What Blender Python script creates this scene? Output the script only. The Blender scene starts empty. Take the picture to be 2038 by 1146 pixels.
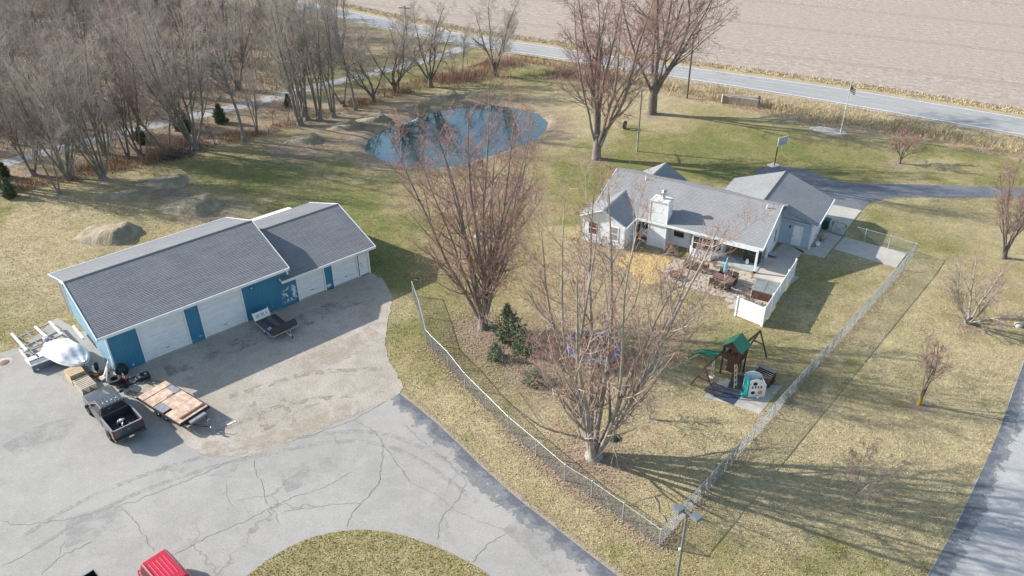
import bpy, math, random
import numpy as np
from mathutils import Vector, Matrix
R = math.radians
scn = bpy.context.scene
COL = scn.collection
random.seed(7)

# ------------------------------------------------------------------ camera
CAM_H, FPX, PITCH, ROLL = 36.0, 1600.0, R(32.0), R(-0.5)
PW, PH = 2038.0, 1146.0
_f = np.array([0, math.cos(PITCH), -math.sin(PITCH)])
_r0 = np.array([1.0, 0, 0]); _u0 = np.cross(_r0, _f)
_r = _r0*math.cos(ROLL) + _u0*math.sin(ROLL)
_u = -_r0*math.sin(ROLL) + _u0*math.cos(ROLL)
cam_d = bpy.data.cameras.new('camera')
cam = bpy.data.objects.new('camera', cam_d); COL.objects.link(cam)
cam.matrix_world = Matrix(((_r[0], _u[0], -_f[0], 0), (_r[1], _u[1], -_f[1], 0), (_r[2], _u[2], -_f[2], CAM_H), (0, 0, 0, 1)))
cam_d.sensor_width = 36.0; cam_d.lens = FPX/PW*36.0
cam_d.clip_start = 0.5; cam_d.clip_end = 6000
scn.camera = cam

# ------------------------------------------------------------------ sky, sun, exposure
SUN_EL, SUN_AZ = R(26.5), R(164.0)          # direction TO the sun (math angle from +X)
to_sun = Vector((math.cos(SUN_AZ)*math.cos(SUN_EL), math.sin(SUN_AZ)*math.cos(SUN_EL), math.sin(SUN_EL)))
w = bpy.data.worlds.new('World'); scn.world = w; w.use_nodes = True
nt = w.node_tree; nt.nodes.clear()
sky = nt.nodes.new('ShaderNodeTexSky'); sky.sky_type = 'NISHITA'; sky.sun_disc = False
sky.sun_elevation = SUN_EL; sky.sun_rotation = math.pi/2 - SUN_AZ
sky.air_density = 1.3; sky.dust_density = 1.0; sky.ozone_density = 1.0
bg = nt.nodes.new('ShaderNodeBackground'); bg.inputs[1].default_value = 0.14
wo = nt.nodes.new('ShaderNodeOutputWorld')
nt.links.new(sky.outputs[0], bg.inputs[0]); nt.links.new(bg.outputs[0], wo.inputs[0])
sd = bpy.data.lights.new('sun', 'SUN'); sd.energy = 5.0; sd.angle = R(0.5); sd.color = (1.0, 0.955, 0.885)
sun = bpy.data.objects.new('sun', sd); COL.objects.link(sun)
sun.rotation_euler = (-to_sun).to_track_quat('-Z', 'Y').to_euler(); sun.location = (-60, 30, 60)
vs = scn.view_settings
vs.view_transform = 'Standard'; vs.look = 'None'; vs.gamma = 1.0; vs.use_curve_mapping = False; vs.exposure = 0.74

# ------------------------------------------------------------------ pixel -> place
def ray(u, v):
    return _f + _r*(u-PW/2)/FPX - _u*(v-PH/2)/FPX
def G(u, v, z=0.0):
    d = ray(u, v); t = (z-CAM_H)/d[2]
    return Vector((d[0]*t, d[1]*t, z))
def height_at(base, top):
    b = G(*base); d = ray(*top); s = (d[0]*b.x+d[1]*b.y)/(d[0]**2+d[1]**2)
    return CAM_H + s*d[2]
def GP(pts, z=0.0):
    return np.array([G(u, v, z)[:2] for u, v in pts])

# ------------------------------------------------------------------ numpy helpers
def inpoly(P, poly):
    x, y = P[:, 0], P[:, 1]; ins = np.zeros(len(P), bool)
    n = len(poly)
    for i in range(n):
        x1, y1 = poly[i]; x2, y2 = poly[(i+1) % n]
        c = ((y1 > y) != (y2 > y))
        xi = (x2-x1)*(y-y1)/((y2-y1) if y2 != y1 else 1e-9)+x1
        ins ^= c & (x < xi)
    return ins
def segdist(P, poly, closed=True):
    d = np.full(len(P), 1e9); n = len(poly)
    for i in range(n if closed else n-1):
        a = np.asarray(poly[i], float); b = np.asarray(poly[(i+1) % n], float); ab = b-a
        t = np.clip(((P-a)@ab)/max(ab@ab, 1e-9), 0, 1)
        d = np.minimum(d, np.hypot(*(P-(a+t[:, None]*ab)).T))
    return d
def sdist(P, poly):
    d = segdist(P, poly); return np.where(inpoly(P, poly), -d, d)
_tab = np.random.RandomState(3).rand(512, 512)
def vnoise(x, y):
    xi = np.floor(x).astype(int); yi = np.floor(y).astype(int); fx = x-xi; fy = y-yi
    fx = fx*fx*(3-2*fx); fy = fy*fy*(3-2*fy)
    t = lambda i, j: _tab[i % 512, j % 512]
    return (t(xi, yi)*(1-fx)+t(xi+1, yi)*fx)*(1-fy)+(t(xi, yi+1)*(1-fx)+t(xi+1, yi+1)*fx)*fy
def fbm(x, y, o=4):
    s = 0; a = .5; t = 0
    for i in range(o):
        s = s+a*vnoise(x*2**i+17.3*i, y*2**i+5.1*i); t += a; a *= .55
    return s/t
def sstep(a, b, x):
    t = np.clip((x-a)/(b-a), 0, 1); return t*t*(3-2*t)
def roughen(poly, step=.5, amp=.1, seed=0, closed=True):
    rg = np.random.RandomState(seed); out = []
    n = len(poly)
    for i in range(n if closed else n-1):
        a = np.asarray(poly[i], float); b = np.asarray(poly[(i+1) % n], float)
        L = np.linalg.norm(b-a); k = max(1, min(400, int(L/step)))
        nrm = np.array([-(b-a)[1], (b-a)[0]])/max(L, 1e-6)
        for j in range(k):
            p = a+(b-a)*j/k
            out.append(p+nrm*(rg.randn()*amp*.5+(fbm(np.array([p[0]*.35+seed]), np.array([p[1]*.35]))[0]-.5)*amp*2.2 if j else 0))
    if not closed: out.append(np.asarray(poly[-1], float))
    return np.array(out)
def smooth_poly(pts, it=2, closed=True):
    p = np.asarray(pts, float)
    for _ in range(it):
        q = np.roll(p, -1, 0) if closed else p[1:]
        s = p if closed else p[:-1]
        r = np.empty((2*len(s), p.shape[1])); r[0::2] = s*.75+q*.25; r[1::2] = s*.25+q*.75
        if not closed: r = np.vstack([p[:1], r, p[-1:]])
        p = r
    return p

# ------------------------------------------------------------------ materials
MATS = {}
def _n(nt, t, **kw):
    n = nt.nodes.new(t)
    for k, v in kw.items():
        try: setattr(n, k, v)
        except Exception: pass
    return n
def newmat(name):
    m = bpy.data.materials.new(name); m.use_nodes = True; nt = m.node_tree; nt.nodes.clear()
    o = nt.nodes.new('ShaderNodeOutputMaterial'); b = nt.nodes.new('ShaderNodeBsdfPrincipled')
    nt.links.new(b.outputs[0], o.inputs[0])
    return m, nt, b
def rgb(c): return (c[0], c[1], c[2], 1)
def mixc(nt, fac, a, b):
    m = nt.nodes.new('ShaderNodeMix'); m.data_type = 'RGBA'
    for i, v in ((0, fac), (6, a), (7, b)):
        if hasattr(v, 'is_linked') or hasattr(v, 'links'): nt.links.new(v, m.inputs[i])
        else: m.inputs[i].default_value = v if i == 0 else rgb(v)
    return m.outputs[2]
def ramp(nt, src, lo, hi, a=0.0, b=1.0):
    m = nt.nodes.new('ShaderNodeMapRange'); m.clamp = True; m.interpolation_type = 'SMOOTHSTEP'
    nt.links.new(src, m.inputs[0])
    for i, v in enumerate((lo, hi, a, b)): m.inputs[i+1].default_value = v
    return m.outputs[0]
def noise(nt, vec, scale, detail=5, rough=.6, dist=0):
    n = nt.nodes.new('ShaderNodeTexNoise'); n.inputs['Scale'].default_value = scale
    n.inputs['Detail'].default_value = detail; n.inputs['Roughness'].default_value = rough; n.inputs['Distortion'].default_value = dist
    nt.links.new(vec, n.inputs['Vector']); return n.outputs[0]
def coords(nt, kind='Object', scale=None):
    t = nt.nodes.new('ShaderNodeTexCoord'); o = t.outputs[kind]
    if scale:
        mp = nt.nodes.new('ShaderNodeMapping'); mp.inputs['Scale'].default_value = scale
        nt.links.new(o, mp.inputs['Vector']); o = mp.outputs[0]
    return o
def bump(nt, b, h, strength=.4, dist=.02):
    n = nt.nodes.new('ShaderNodeBump'); n.inputs['Strength'].default_value = strength; n.inputs['Distance'].default_value = dist
    nt.links.new(h, n.inputs['Height']); nt.links.new(n.outputs[0], b.inputs['Normal'])
def M(name, c1, c2=None, scale=4, rough=.75, metal=0, bmp=0, bscale=30, bdist=.02, spec=.35, lo=.35, hi=.65, stretch=None, coat=0):
    if name in MATS: return MATS[name]
    m, nt, b = newmat(name)
    vec = coords(nt, 'Object', stretch)
    c2 = c2 or tuple(x*.72 for x in c1)
    col = mixc(nt, ramp(nt, noise(nt, vec, scale), lo, hi), c1, c2)
    nt.links.new(col, b.inputs['Base Color'])
    b.inputs['Roughness'].default_value = rough; b.inputs['Metallic'].default_value = metal
    b.inputs['Specular IOR Level'].default_value = spec; b.inputs['Coat Weight'].default_value = coat
    if bmp: bump(nt, b, noise(nt, vec, bscale, 3), bmp, bdist)
    MATS[name] = m; return m
def MC(name, c, rough=.5, metal=0, spec=.4, coat=0):
    return M(name, c, tuple(x*.82 for x in c), 3, rough, metal, spec=spec, coat=coat)
def paving_mat(name, c1, c2, c3, s1=.18, s2=3.0, s3=40, crack=0.0, bmp=.25):
    """large stains, medium mottling, fine aggregate; world-position noise"""
    m, nt, b = newmat(name); vec = coords(nt, 'Object')
    a = mixc(nt, ramp(nt, noise(nt, vec, s1, 6, .65, .4), .36, .66), c1, c2)
    d = mixc(nt, ramp(nt, noise(nt, vec, s2, 6, .7), .42, .78, 0, .75), a, c3)
    fine = noise(nt, vec, s3, 3, .7)
    mul = nt.nodes.new('ShaderNodeMix'); mul.data_type = 'RGBA'; mul.blend_type = 'MULTIPLY'; mul.inputs[0].default_value = 1
    gr = nt.nodes.new('ShaderNodeCombineColor'); v = ramp(nt, fine, .25, .75, .72, 1.22)
    for i in range(3): nt.links.new(v, gr.inputs[i])
    nt.links.new(d, mul.inputs[6]); nt.links.new(gr.outputs[0], mul.inputs[7])
    col = mul.outputs[2]
    if crack:
        vo = nt.nodes.new('ShaderNodeTexVoronoi'); vo.feature = 'DISTANCE_TO_EDGE'; vo.inputs['Scale'].default_value = crack
        mp = nt.nodes.new('ShaderNodeVectorMath'); mp.operation = 'ADD'
        nn = nt.nodes.new('ShaderNodeTexNoise'); nn.inputs['Scale'].default_value = 1.2; nn.inputs['Detail'].default_value = 6
        nt.links.new(vec, nn.inputs['Vector'])
        sc_ = nt.nodes.new('ShaderNodeVectorMath'); sc_.operation = 'SCALE'; sc_.inputs['Scale'].default_value = 1.6
        nt.links.new(nn.outputs[1], sc_.inputs[0]); nt.links.new(vec, mp.inputs[0]); nt.links.new(sc_.outputs[0], mp.inputs[1])
        nt.links.new(mp.outputs[0], vo.inputs['Vector'])
        line = ramp(nt, vo.outputs['Distance'], .0, .012, 1, 0)
        gate = ramp(nt, noise(nt, vec, .11, 2), .5, .6)
        mm = nt.nodes.new('ShaderNodeMath'); mm.operation = 'MULTIPLY'; nt.links.new(line, mm.inputs[0]); nt.links.new(gate, mm.inputs[1])
        m2 = nt.nodes.new('ShaderNodeMath'); m2.operation = 'MULTIPLY'; m2.inputs[1].default_value = .45; nt.links.new(mm.outputs[0], m2.inputs[0])
        col = mixc(nt, m2.outputs[0], col, tuple(x*.35 for x in c1))
    nt.links.new(col, b.inputs['Base Color']); b.inputs['Roughness'].default_value = .9; b.inputs['Specular IOR Level'].default_value = .2
    bump(nt, b, fine, bmp, .02); MATS[name] = m; return m
def shingle_mat(name, c1, c2, mortar, row=.16, width=.33):
    m, nt, b = newmat(name); uv = nt.nodes.new('ShaderNodeTexCoord').outputs['UV']
    br = nt.nodes.new('ShaderNodeTexBrick'); nt.links.new(uv, br.inputs['Vector'])
    br.inputs['Scale'].default_value = 1; br.inputs['Brick Width'].default_value = width; br.inputs['Row Height'].default_value = row
    br.inputs['Mortar Size'].default_value = .018; br.inputs['Mortar Smooth'].default_value = .3; br.inputs['Bias'].default_value = 0
    br.inputs['Color1'].default_value = rgb(c1); br.inputs['Color2'].default_value = rgb(c2); br.inputs['Mortar'].default_value = rgb(mortar)
    big = noise(nt, uv, .35, 5); fine = noise(nt, uv, 9, 4)
    c = mixc(nt, ramp(nt, big, .35, .7, 0, .35), br.outputs[0], tuple(x*1.35 for x in c1))
    c = mixc(nt, ramp(nt, fine, .45, .75, 0, .4), c, mortar)
    nt.links.new(c, b.inputs['Base Color']); b.inputs['Roughness'].default_value = .92; b.inputs['Specular IOR Level'].default_value = .2
    # saw-tooth courses: each row rises towards its lower edge
    sx = nt.nodes.new('ShaderNodeSeparateXYZ'); nt.links.new(uv, sx.inputs[0])
    fr = nt.nodes.new('ShaderNodeMath'); fr.operation = 'DIVIDE'; fr.inputs[1].default_value = row; nt.links.new(sx.outputs[1], fr.inputs[0])
    f2 = nt.nodes.new('ShaderNodeMath'); f2.operation = 'FRACT'; nt.links.new(fr.outputs[0], f2.inputs[0])
    f3 = nt.nodes.new('ShaderNodeMath'); f3.operation = 'SUBTRACT'; f3.inputs[0].default_value = 1; nt.links.new(f2.outputs[0], f3.inputs[1])
    ad = nt.nodes.new('ShaderNodeMath'); ad.operation = 'ADD'; nt.links.new(f3.outputs[0], ad.inputs[0]); nt.links.new(fine, ad.inputs[1])
    bump(nt, b, ad.outputs[0], .8, .02); MATS[name] = m; return m
def siding_mat(name, c, step=.12, axis=2, c2=None):
    m, nt, b = newmat(name); vec = coords(nt, 'Object')
    sx = nt.nodes.new('ShaderNodeSeparateXYZ'); nt.links.new(vec, sx.inputs[0])
    d = nt.nodes.new('ShaderNodeMath'); d.operation = 'DIVIDE'; d.inputs[1].default_value = step; nt.links.new(sx.outputs[axis], d.inputs[0])
    f = nt.nodes.new('ShaderNodeMath'); f.operation = 'FRACT'; nt.links.new(d.outputs[0], f.inputs[0])
    s = nt.nodes.new('ShaderNodeMath'); s.operation = 'SUBTRACT'; s.inputs[0].default_value = 1; nt.links.new(f.outputs[0], s.inputs[1])
    gap = ramp(nt, f.outputs[0], .0, .12, .55, 0)
    nz = noise(nt, vec, 1.3, 6)
    col = mixc(nt, ramp(nt, nz, .35, .7), c, c2 or tuple(x*.86 for x in c))
    col = mixc(nt, gap, col, tuple(x*.45 for x in c))
    nt.links.new(col, b.inputs['Base Color']); b.inputs['Roughness'].default_value = .55
    bump(nt, b, s.outputs[0], .6, .015); MATS[name] = m; return m
def attr_mat(name, attr='Col', rough=.9, n_scale=0, amt=.25, bmp=0, bscale=30, bdist=.03, transl=0):
    m, nt, b = newmat(name)
    a = nt.nodes.new('ShaderNodeAttribute'); a.attribute_name = attr; col = a.outputs['Color']
    vec = coords(nt, 'Object')
    if n_scale:
        for sc_, am in ((n_scale*1.6, amt*.9), (n_scale*.45, amt), (n_scale*.1, amt*.7)):
            v = ramp(nt, noise(nt, vec, sc_, 4, .7), .25, .75, 1-am, 1+am)
            gr = nt.nodes.new('ShaderNodeCombineColor')
            for i in range(3): nt.links.new(v, gr.inputs[i])
            mu = nt.nodes.new('ShaderNodeMix'); mu.data_type = 'RGBA'; mu.blend_type = 'MULTIPLY'; mu.inputs[0].default_value = 1
            nt.links.new(col, mu.inputs[6]); nt.links.new(gr.outputs[0], mu.inputs[7]); col = mu.outputs[2]
    nt.links.new(col, b.inputs['Base Color']); b.inputs['Roughness'].default_value = rough; b.inputs['Specular IOR Level'].default_value = .15
    if bmp: bump(nt, b, noise(nt, vec, bscale, 4, .75), bmp, bdist)
    MATS[name] = m; return m

# ------------------------------------------------------------------ meshes
def fastmesh(name, V, F, mat, parent=None, smooth=False, col=None, midx=None):
    """V (n,3), F (m,k) with k = 3 or 4"""
    me = bpy.data.meshes.new(name); V = np.ascontiguousarray(V, np.float32); F = np.ascontiguousarray(F, np.int32)
    k = F.shape[1]
    me.vertices.add(len(V)); me.vertices.foreach_set('co', V.ravel())
    me.loops.add(F.size); me.loops.foreach_set('vertex_index', F.ravel())
    me.polygons.add(len(F)); me.polygons.foreach_set('loop_start', np.arange(0, F.size, k, dtype=np.int32))
    for m in (mat if isinstance(mat, (list, tuple)) else [mat]): me.materials.append(m)
    if midx is not None: me.polygons.foreach_set('material_index', np.ascontiguousarray(midx, np.int32))
    if smooth: me.polygons.foreach_set('use_smooth', np.ones(len(F), bool))
    if col is not None:
        a = me.color_attributes.new('Col', 'FLOAT_COLOR', 'POINT')
        c = np.ones((len(V), 4), np.float32); c[:, :3] = col; a.data.foreach_set('color', c.ravel())
    me.update(calc_edges=True)
    o = bpy.data.objects.new(name, me); COL.objects.link(o)
    if parent: o.parent = parent
    return o
def tag(o, label=None, cat=None, group=None, kind=None):
    if label: o['label'] = label
    if cat: o['category'] = cat
    if group: o['group'] = group
    if kind: o['kind'] = kind
    return o
def thing(name, label, cat, loc=(0, 0, 0), rz=0.0, group=None):
    o = bpy.data.objects.new(name, None); COL.objects.link(o)
    o.location = loc; o.rotation_euler = (0, 0, rz); o.empty_display_size = .2
    return tag(o, label, cat, group)
def copy_tree(o, parent=None):
    c = o.copy(); COL.objects.link(c); c.parent = parent
    for ch in [x for x in COL.objects if x.parent == o]: copy_tree(ch, c)
    return c

class MB:
    def __init__(s): s.v = []; s.f = []; s.uv = []; s.mi = []; s.sm = []; s.cm = 0
    def add(s, V, F, uv=None, smooth=False):
        n = len(s.v); s.v += [tuple(p) for p in V]
        for i, f in enumerate(F):
            s.f.append(tuple(n+j for j in f)); s.uv.append(uv[i] if uv else None); s.mi.append(s.cm); s.sm.append(smooth)
        return s
    def box(s, c, d, rz=0, rx=0, ry=0, taper=1.0):
        m = Matrix.Translation(c) @ Matrix.Rotation(rz, 4, 'Z') @ Matrix.Rotation(ry, 4, 'Y') @ Matrix.Rotation(rx, 4, 'X')
        V = []
        for z in (-.5, .5):
            t = taper if z > 0 else 1
            for x, y in ((-.5, -.5), (.5, -.5), (.5, .5), (-.5, .5)): V.append(m @ Vector((x*d[0]*t, y*d[1]*t, z*d[2])))
        return s.add(V, [(3, 2, 1, 0), (4, 5, 6, 7), (0, 1, 5, 4), (1, 2, 6, 5), (2, 3, 7, 6), (3, 0, 4, 7)])
    def bb(s, x0, x1, y0, y1, z0, z1): return s.box(((x0+x1)/2, (y0+y1)/2, (z0+z1)/2), (x1-x0, y1-y0, z1-z0))
    def beam(s, a, b, wd, h=None, up=(0, 0, 1)):
        a = Vector(a); b = Vector(b); h = h or wd; t = (b-a).normalized(); up = Vector(up)
        if abs(t.dot(up)) > .98: up = Vector((1, 0, 0))
        x = t.cross(up).normalized(); y = x.cross(t)
        V = [p+x*i*wd/2+y*j*h/2 for p in (a, b) for i, j in ((-1, -1), (1, -1), (1, 1), (-1, 1))]
        return s.add(V, [(0, 1, 2, 3), (7, 6, 5, 4), (0, 4, 5, 1), (1, 5, 6, 2), (2, 6, 7, 3), (3, 7, 4, 0)])
    def tube(s, pts, r, n=8, cap=True, smooth=True):
        pts = [Vector(p) for p in pts]; k = len(pts); rr = r if isinstance(r, (list, tuple)) else [r]*k
        V = []; px = None
        for i, p in enumerate(pts):
            t = (pts[min(i+1, k-1)]-pts[max(i-1, 0)]).normalized()
            if px is None:
                px = t.cross(Vector((0, 0, 1)) if abs(t.z) < .95 else Vector((1, 0, 0))).normalized()
            else:
                px = (px-t*px.dot(t)).normalized()
            y = t.cross(px)
            for j in range(n):
                a = 2*math.pi*j/n; V.append(p+px*math.cos(a)*rr[i]+y*math.sin(a)*rr[i])
        F = [(i*n+j, i*n+(j+1) % n, (i+1)*n+(j+1) % n, (i+1)*n+j) for i in range(k-1) for j in range(n)]
        s.add(V, F, smooth=smooth)
        if cap: s.add(V[:n], [tuple(range(n-1, -1, -1))]); s.add(V[-n:], [tuple(range(n))])
        return s
    def lathe(s, prof, c=(0, 0, 0), n=16, axis='Z', smooth=True):
        V = []; c = Vector(c)
        for r, z in prof:
            for j in range(n):
                a = 2*math.pi*j/n; p = (r*math.cos(a), r*math.sin(a), z)
                if axis == 'X': p = (p[2], p[0], p[1])
                if axis == 'Y': p = (p[0], p[2], p[1])
                V.append(c+Vector(p))
        k = len(prof)
        F = [(i*n+j, i*n+(j+1) % n, (i+1)*n+(j+1) % n, (i+1)*n+j) for i in range(k-1) for j in range(n)]
        return s.add(V, F, smooth=smooth)
    def quad(s, a, b, c, d, uv=None): return s.add([a, b, c, d], [(0, 1, 2, 3)], [uv] if uv else None)
    def prism(s, poly, z0, z1):
        n = len(poly); V = [(p[0], p[1], z0) for p in poly]+[(p[0], p[1], z1) for p in poly]
        return s.add(V, [tuple(range(n-1, -1, -1)), tuple(range(n, 2*n))]+[(i, (i+1) % n, n+(i+1) % n, n+i) for i in range(n)])
    def extr(s, prof, x0, x1, axis='X'):
        """profile of (a,b) pairs extruded along an axis; X: (y,z)  Y: (x,z)"""
        n = len(prof); mk = (lambda t, p: (t, p[0], p[1])) if axis == 'X' else (lambda t, p: (p[0], t, p[1]))
        V = [mk(x0, p) for p in prof]+[mk(x1, p) for p in prof]
        return s.add(V, [tuple(range(n-1, -1, -1)), tuple(range(n, 2*n))]+[(i, (i+1) % n, n+(i+1) % n, n+i) for i in range(n)])
    def slab(s, a, b, c, d, th):
        """sloping sheet a-b (eave), c-d (ridge), thickness downwards, metric uv"""
        a, b, c, d = map(Vector, (a, b, c, d)); n = (b-a).cross(d-a).normalized()
        if n.z < 0: n = -n
        t = n*th; u = (b-a).length; vv = (d-a).length; e = (b-a).normalized()
        uvs = [[((p-a).dot(e), ((p-a)-e*(p-a).dot(e)).length) for p in (a, b, c, d)]]
        s.add([a, b, c, d], [(0, 1, 2, 3)], uvs)
        lo = [p-t for p in (a, b, c, d)]
        s.add([a, b, c, d]+lo, [(4, 7, 6, 5), (0, 4, 5, 1), (1, 5, 6, 2), (2, 6, 7, 3), (3, 7, 4, 0)])
        return s
    def build(s, name, mat, parent=None, bevel=0, smooth=False):
        me = bpy.data.meshes.new(name); me.from_pydata(s.v, [], s.f)
        for m in (mat if isinstance(mat, (list, tuple)) else [mat]): me.materials.append(m)
        if any(s.mi): me.polygons.foreach_set('material_index', s.mi)
        if any(s.sm) or smooth: me.polygons.foreach_set('use_smooth', [True]*len(s.f) if smooth else s.sm)
        if any(u is not None for u in s.uv):
            l = me.uv_layers.new(name='UVMap'); k = 0
            for f, u in zip(s.f, s.uv):
                for j in range(len(f)):
                    if u: l.data[k].uv = u[j]
                    k += 1
        me.update()
        o = bpy.data.objects.new(name, me); COL.objects.link(o)
        if parent: o.parent = parent
        if bevel:
            b = o.modifiers.new('b', 'BEVEL'); b.width = bevel; b.segments = 2; b.limit_method = 'ANGLE'
        return o
def sheet(name, poly, z, mat, kind='structure', parent=None):
    b = MB(); V = [(p[0], p[1], z) for p in poly]
    a = sum(V[i][0]*V[(i+1) % len(V)][1]-V[(i+1) % len(V)][0]*V[i][1] for i in range(len(V)))
    if a < 0: V = V[::-1]
    b.add(V, [tuple(range(len(V)))]); o = b.build(name, mat, parent)
    if kind and not parent: o['kind'] = kind
    return o
def strip(name, line, w0, w1, z, mat, parent=None, kind='structure'):
    """ribbon along a world polyline between offsets w0 and w1 (left positive), uv.y 0..1 across"""
    p = np.asarray(line, float); t = np.gradient(p, axis=0); t /= np.linalg.norm(t, axis=1)[:, None]
    nr = np.stack([-t[:, 1], t[:, 0]], 1); A = p+nr*np.asarray(w0).reshape(-1, 1); B = p+nr*np.asarray(w1).reshape(-1, 1)
    L = np.concatenate([[0], np.cumsum(np.linalg.norm(np.diff(p, axis=0), axis=1))])
    b = MB(); n = len(p)
    for i in range(n-1):
        q = [(*A[i], z), (*A[i+1], z), (*B[i+1], z), (*B[i], z)]; uv = [(L[i], 0), (L[i+1], 0), (L[i+1], 1), (L[i], 1)]
        if np.cross(A[i+1]-A[i], B[i]-A[i]) < 0: q = q[::-1]; uv = uv[::-1]
        b.quad(*q, uv=uv)
    o = b.build(name, mat, parent)
    if kind and not parent: o['kind'] = kind
    return o
# ================================================================== THE GROUND
LOT = GP([(796, 783), (850, 825), (900, 870), (950, 920), (1000, 965), (1050, 1007), (1100, 1045), (1160, 1092), (1230, 1146), (1320, 1215), (1250, 1500),
          (-350, 1500), (-420, 840), (0, 703), (38, 690), (75, 666), (112, 632), (160, 660), (300, 640), (560, 600), (600, 700)])
ISLAND = smooth_poly(GP([(470, 1165), (500, 1140), (540, 1110), (580, 1087), (620, 1070), (680, 1057), (730, 1054), (790, 1062), (860, 1085), (930, 1117), (985, 1152), (1010, 1190), (960, 1300), (520, 1300)]), 2)
GRAVEL = GP([(236, 748), (292, 720), (492, 642), (738, 543), (762, 556), (782, 592), (772, 640), (766, 685), (774, 718), (792, 748), (803, 772), (796, 783), (770, 795), (700, 828), (640, 852),
             (575, 882), (500, 908), (470, 909), (400, 902), (372, 886), (345, 856), (318, 826), (285, 803), (262, 778), (243, 757)])
RDRIVE = GP([(1760, 1290), (1800, 1225), (1845, 1146), (1880, 1085), (1902, 1046), (1932, 982), (1962, 917), (1985, 862), (2007, 803), (2038, 716), (2085, 590), (2140, 470), (2600, 520), (2500, 1300)])
HDRIVE = GP([(2400, 376), (2038, 373), (1985, 373), (1850, 368), (1760, 366), (1690, 364), (1650, 355), (1620, 343), (1595, 335), (1560, 331), (1535, 331), (1508, 337), (1500, 360),
             (1600, 400), (1664, 409), (1715, 419), (1724, 408), (1738, 400), (1762, 393), (1800, 391), (1850, 391), (1985, 392), (2400, 396)])
PAD_A = GP([(1655, 407), (1715, 419), (1700, 437), (1686, 455), (1677, 470), (1636, 460), (1620, 440)])
PAD_B = GP([(1559, 482), (1601, 491), (1612, 476), (1636, 461), (1676, 471), (1640, 514), (1600, 505)])
PAD_C = GP([(1679, 472), (1806, 504), (1784, 533), (1659, 496)])
PAD_D = GP([(1523, 517), (1559, 483), (1601, 501), (1594, 506), (1566, 545), (1591, 552), (1574, 566), (1500, 552), (1502, 544)])
PATIO = smooth_poly(GP([(1316, 554), (1328, 563), (1364, 570), (1392, 579), (1425, 590), (1443, 600), (1452, 611), (1458, 627), (1472, 632), (1500, 632), (1530, 600), (1572, 566), (1502, 545), (1430, 524), (1400, 520), (1345, 509), (1325, 530)]), 1)
STRAW = smooth_poly(GP([(1216, 522), (1238, 510), (1262, 500), (1296, 504), (1340, 518), (1330, 540), (1316, 560), (1290, 568), (1268, 560), (1255, 541)]), 2)
PLAYPAD = GP([(1433, 756), (1558, 768), (1511, 824), (1458, 806), (1400, 790)])
POND = smooth_poly(GP([(730, 297), (741, 276), (769, 260), (797, 246), (832, 234), (874, 223), (926, 215), (979, 212), (1031, 218), (1066, 227), (1083, 239), (1088, 249), (1076, 267), (1059, 281),
                       (1021, 293), (961, 314), (909, 328), (857, 335), (811, 328), (769, 321), (741, 307)], -.35), 2)
ROAD_FAR = GP([(-200, -125), (300, -62), (560, -4), (650, 12), (769, 38), (857, 54), (909, 66), (1013, 82), (1083, 91), (1342, 130), (1553, 159), (1690, 178), (1866, 207), (2038, 235), (2400, 296), (3000, 400)])
ROAD_NEAR = GP([(-200, -112), (300, -48), (560, 12), (650, 29), (760, 55), (832, 71), (926, 91), (1031, 105), (1136, 121), (1326, 152), (1530, 183), (1710, 213), (1906, 248), (2038, 270), (2400, 335), (3000, 445)])
DITCH = GP([(965, 140), (1000, 128), (1040, 122), (1130, 145), (1230, 172), (1310, 186), (1369, 198), (1514, 225), (1592, 245), (1678, 258), (1788, 276), (1851, 285), (1945, 303), (2038, 316), (2400, 370),
            (2400, 338), (2038, 272), (1906, 250), (1710, 215), (1530, 185), (1326, 154), (1136, 123), (1031, 107), (960, 98)])
DITCH_LINE = GP([(1040, 114), (1136, 132), (1310, 168), (1514, 204), (1700, 238), (1906, 272), (2038, 294), (2400, 355)])
LITTER = GP([(-500, 460), (-100, 405), (0, 392), (110, 368), (210, 352), (300, 330), (390, 300), (490, 282), (600, 252), (700, 224), (770, 200), (850, 178), (935, 160), (965, 140), (925, 108),
             (830, 82), (700, 45), (600, 20), (300, -40), (-500, -110)])
LANE = smooth_poly(GP([(-300, 400), (-100, 352), (21, 322), (63, 310), (140, 291), (227, 270), (297, 252), (419, 224), (541, 196), (621, 173), (698, 157), (787, 134), (846, 120), (891, 106), (925, 94)]), 1, False)

def gmask(P, u, v, r):
    c = np.array(G(u, v)[:2]); d = np.hypot(*(P-c).T); return np.exp(-(d/r)**2)
GREENS = [(1180, 350, 7), (1150, 400, 5), (875, 640, 4.5), (930, 690, 3.5), (960, 720, 4), (1500, 690, 4), (1760, 440, 6), (1640, 560, 5), (720, 135, 9), (820, 150, 7), (640, 155, 8), (1050, 150, 9), (1420, 300, 9),
          (1560, 300, 10), (700, 470, 6), (560, 330, 7), (230, 500, 2.6), (450, 340, 6), (1350, 700, 5), (1920, 640, 4), (1880, 470, 6), (1700, 330, 8), (1270, 300, 6), (860, 560, 3)]
DRYS = [(1930, 720, 6), (1850, 420, 7), (1700, 900, 7), (1830, 960, 6), (1400, 800, 5), (1250, 850, 5), (40, 520, 8), (120, 600, 6), (880, 800, 4), (1080, 280, 5), (1120, 200, 8), (1300, 640, 4), (1500, 1000, 4)]
LITS = [(1180, 320, 1.6), (1297, 229, 1.8), (1175, 915, 2.4), (955, 660, 2.4), (1000, 690, 3), (1060, 740, 2.5), (1925, 648, 1.1), (1830, 806, .9), (1790, 326, 1.2), (330, 380, 3), (420, 420, 3), (1650, 262, 2.2), (690, 260, 6), (600, 290, 5), (830, 215, 6), (780, 230, 6), (1000, 380, 4), (930, 400, 4)]
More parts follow.
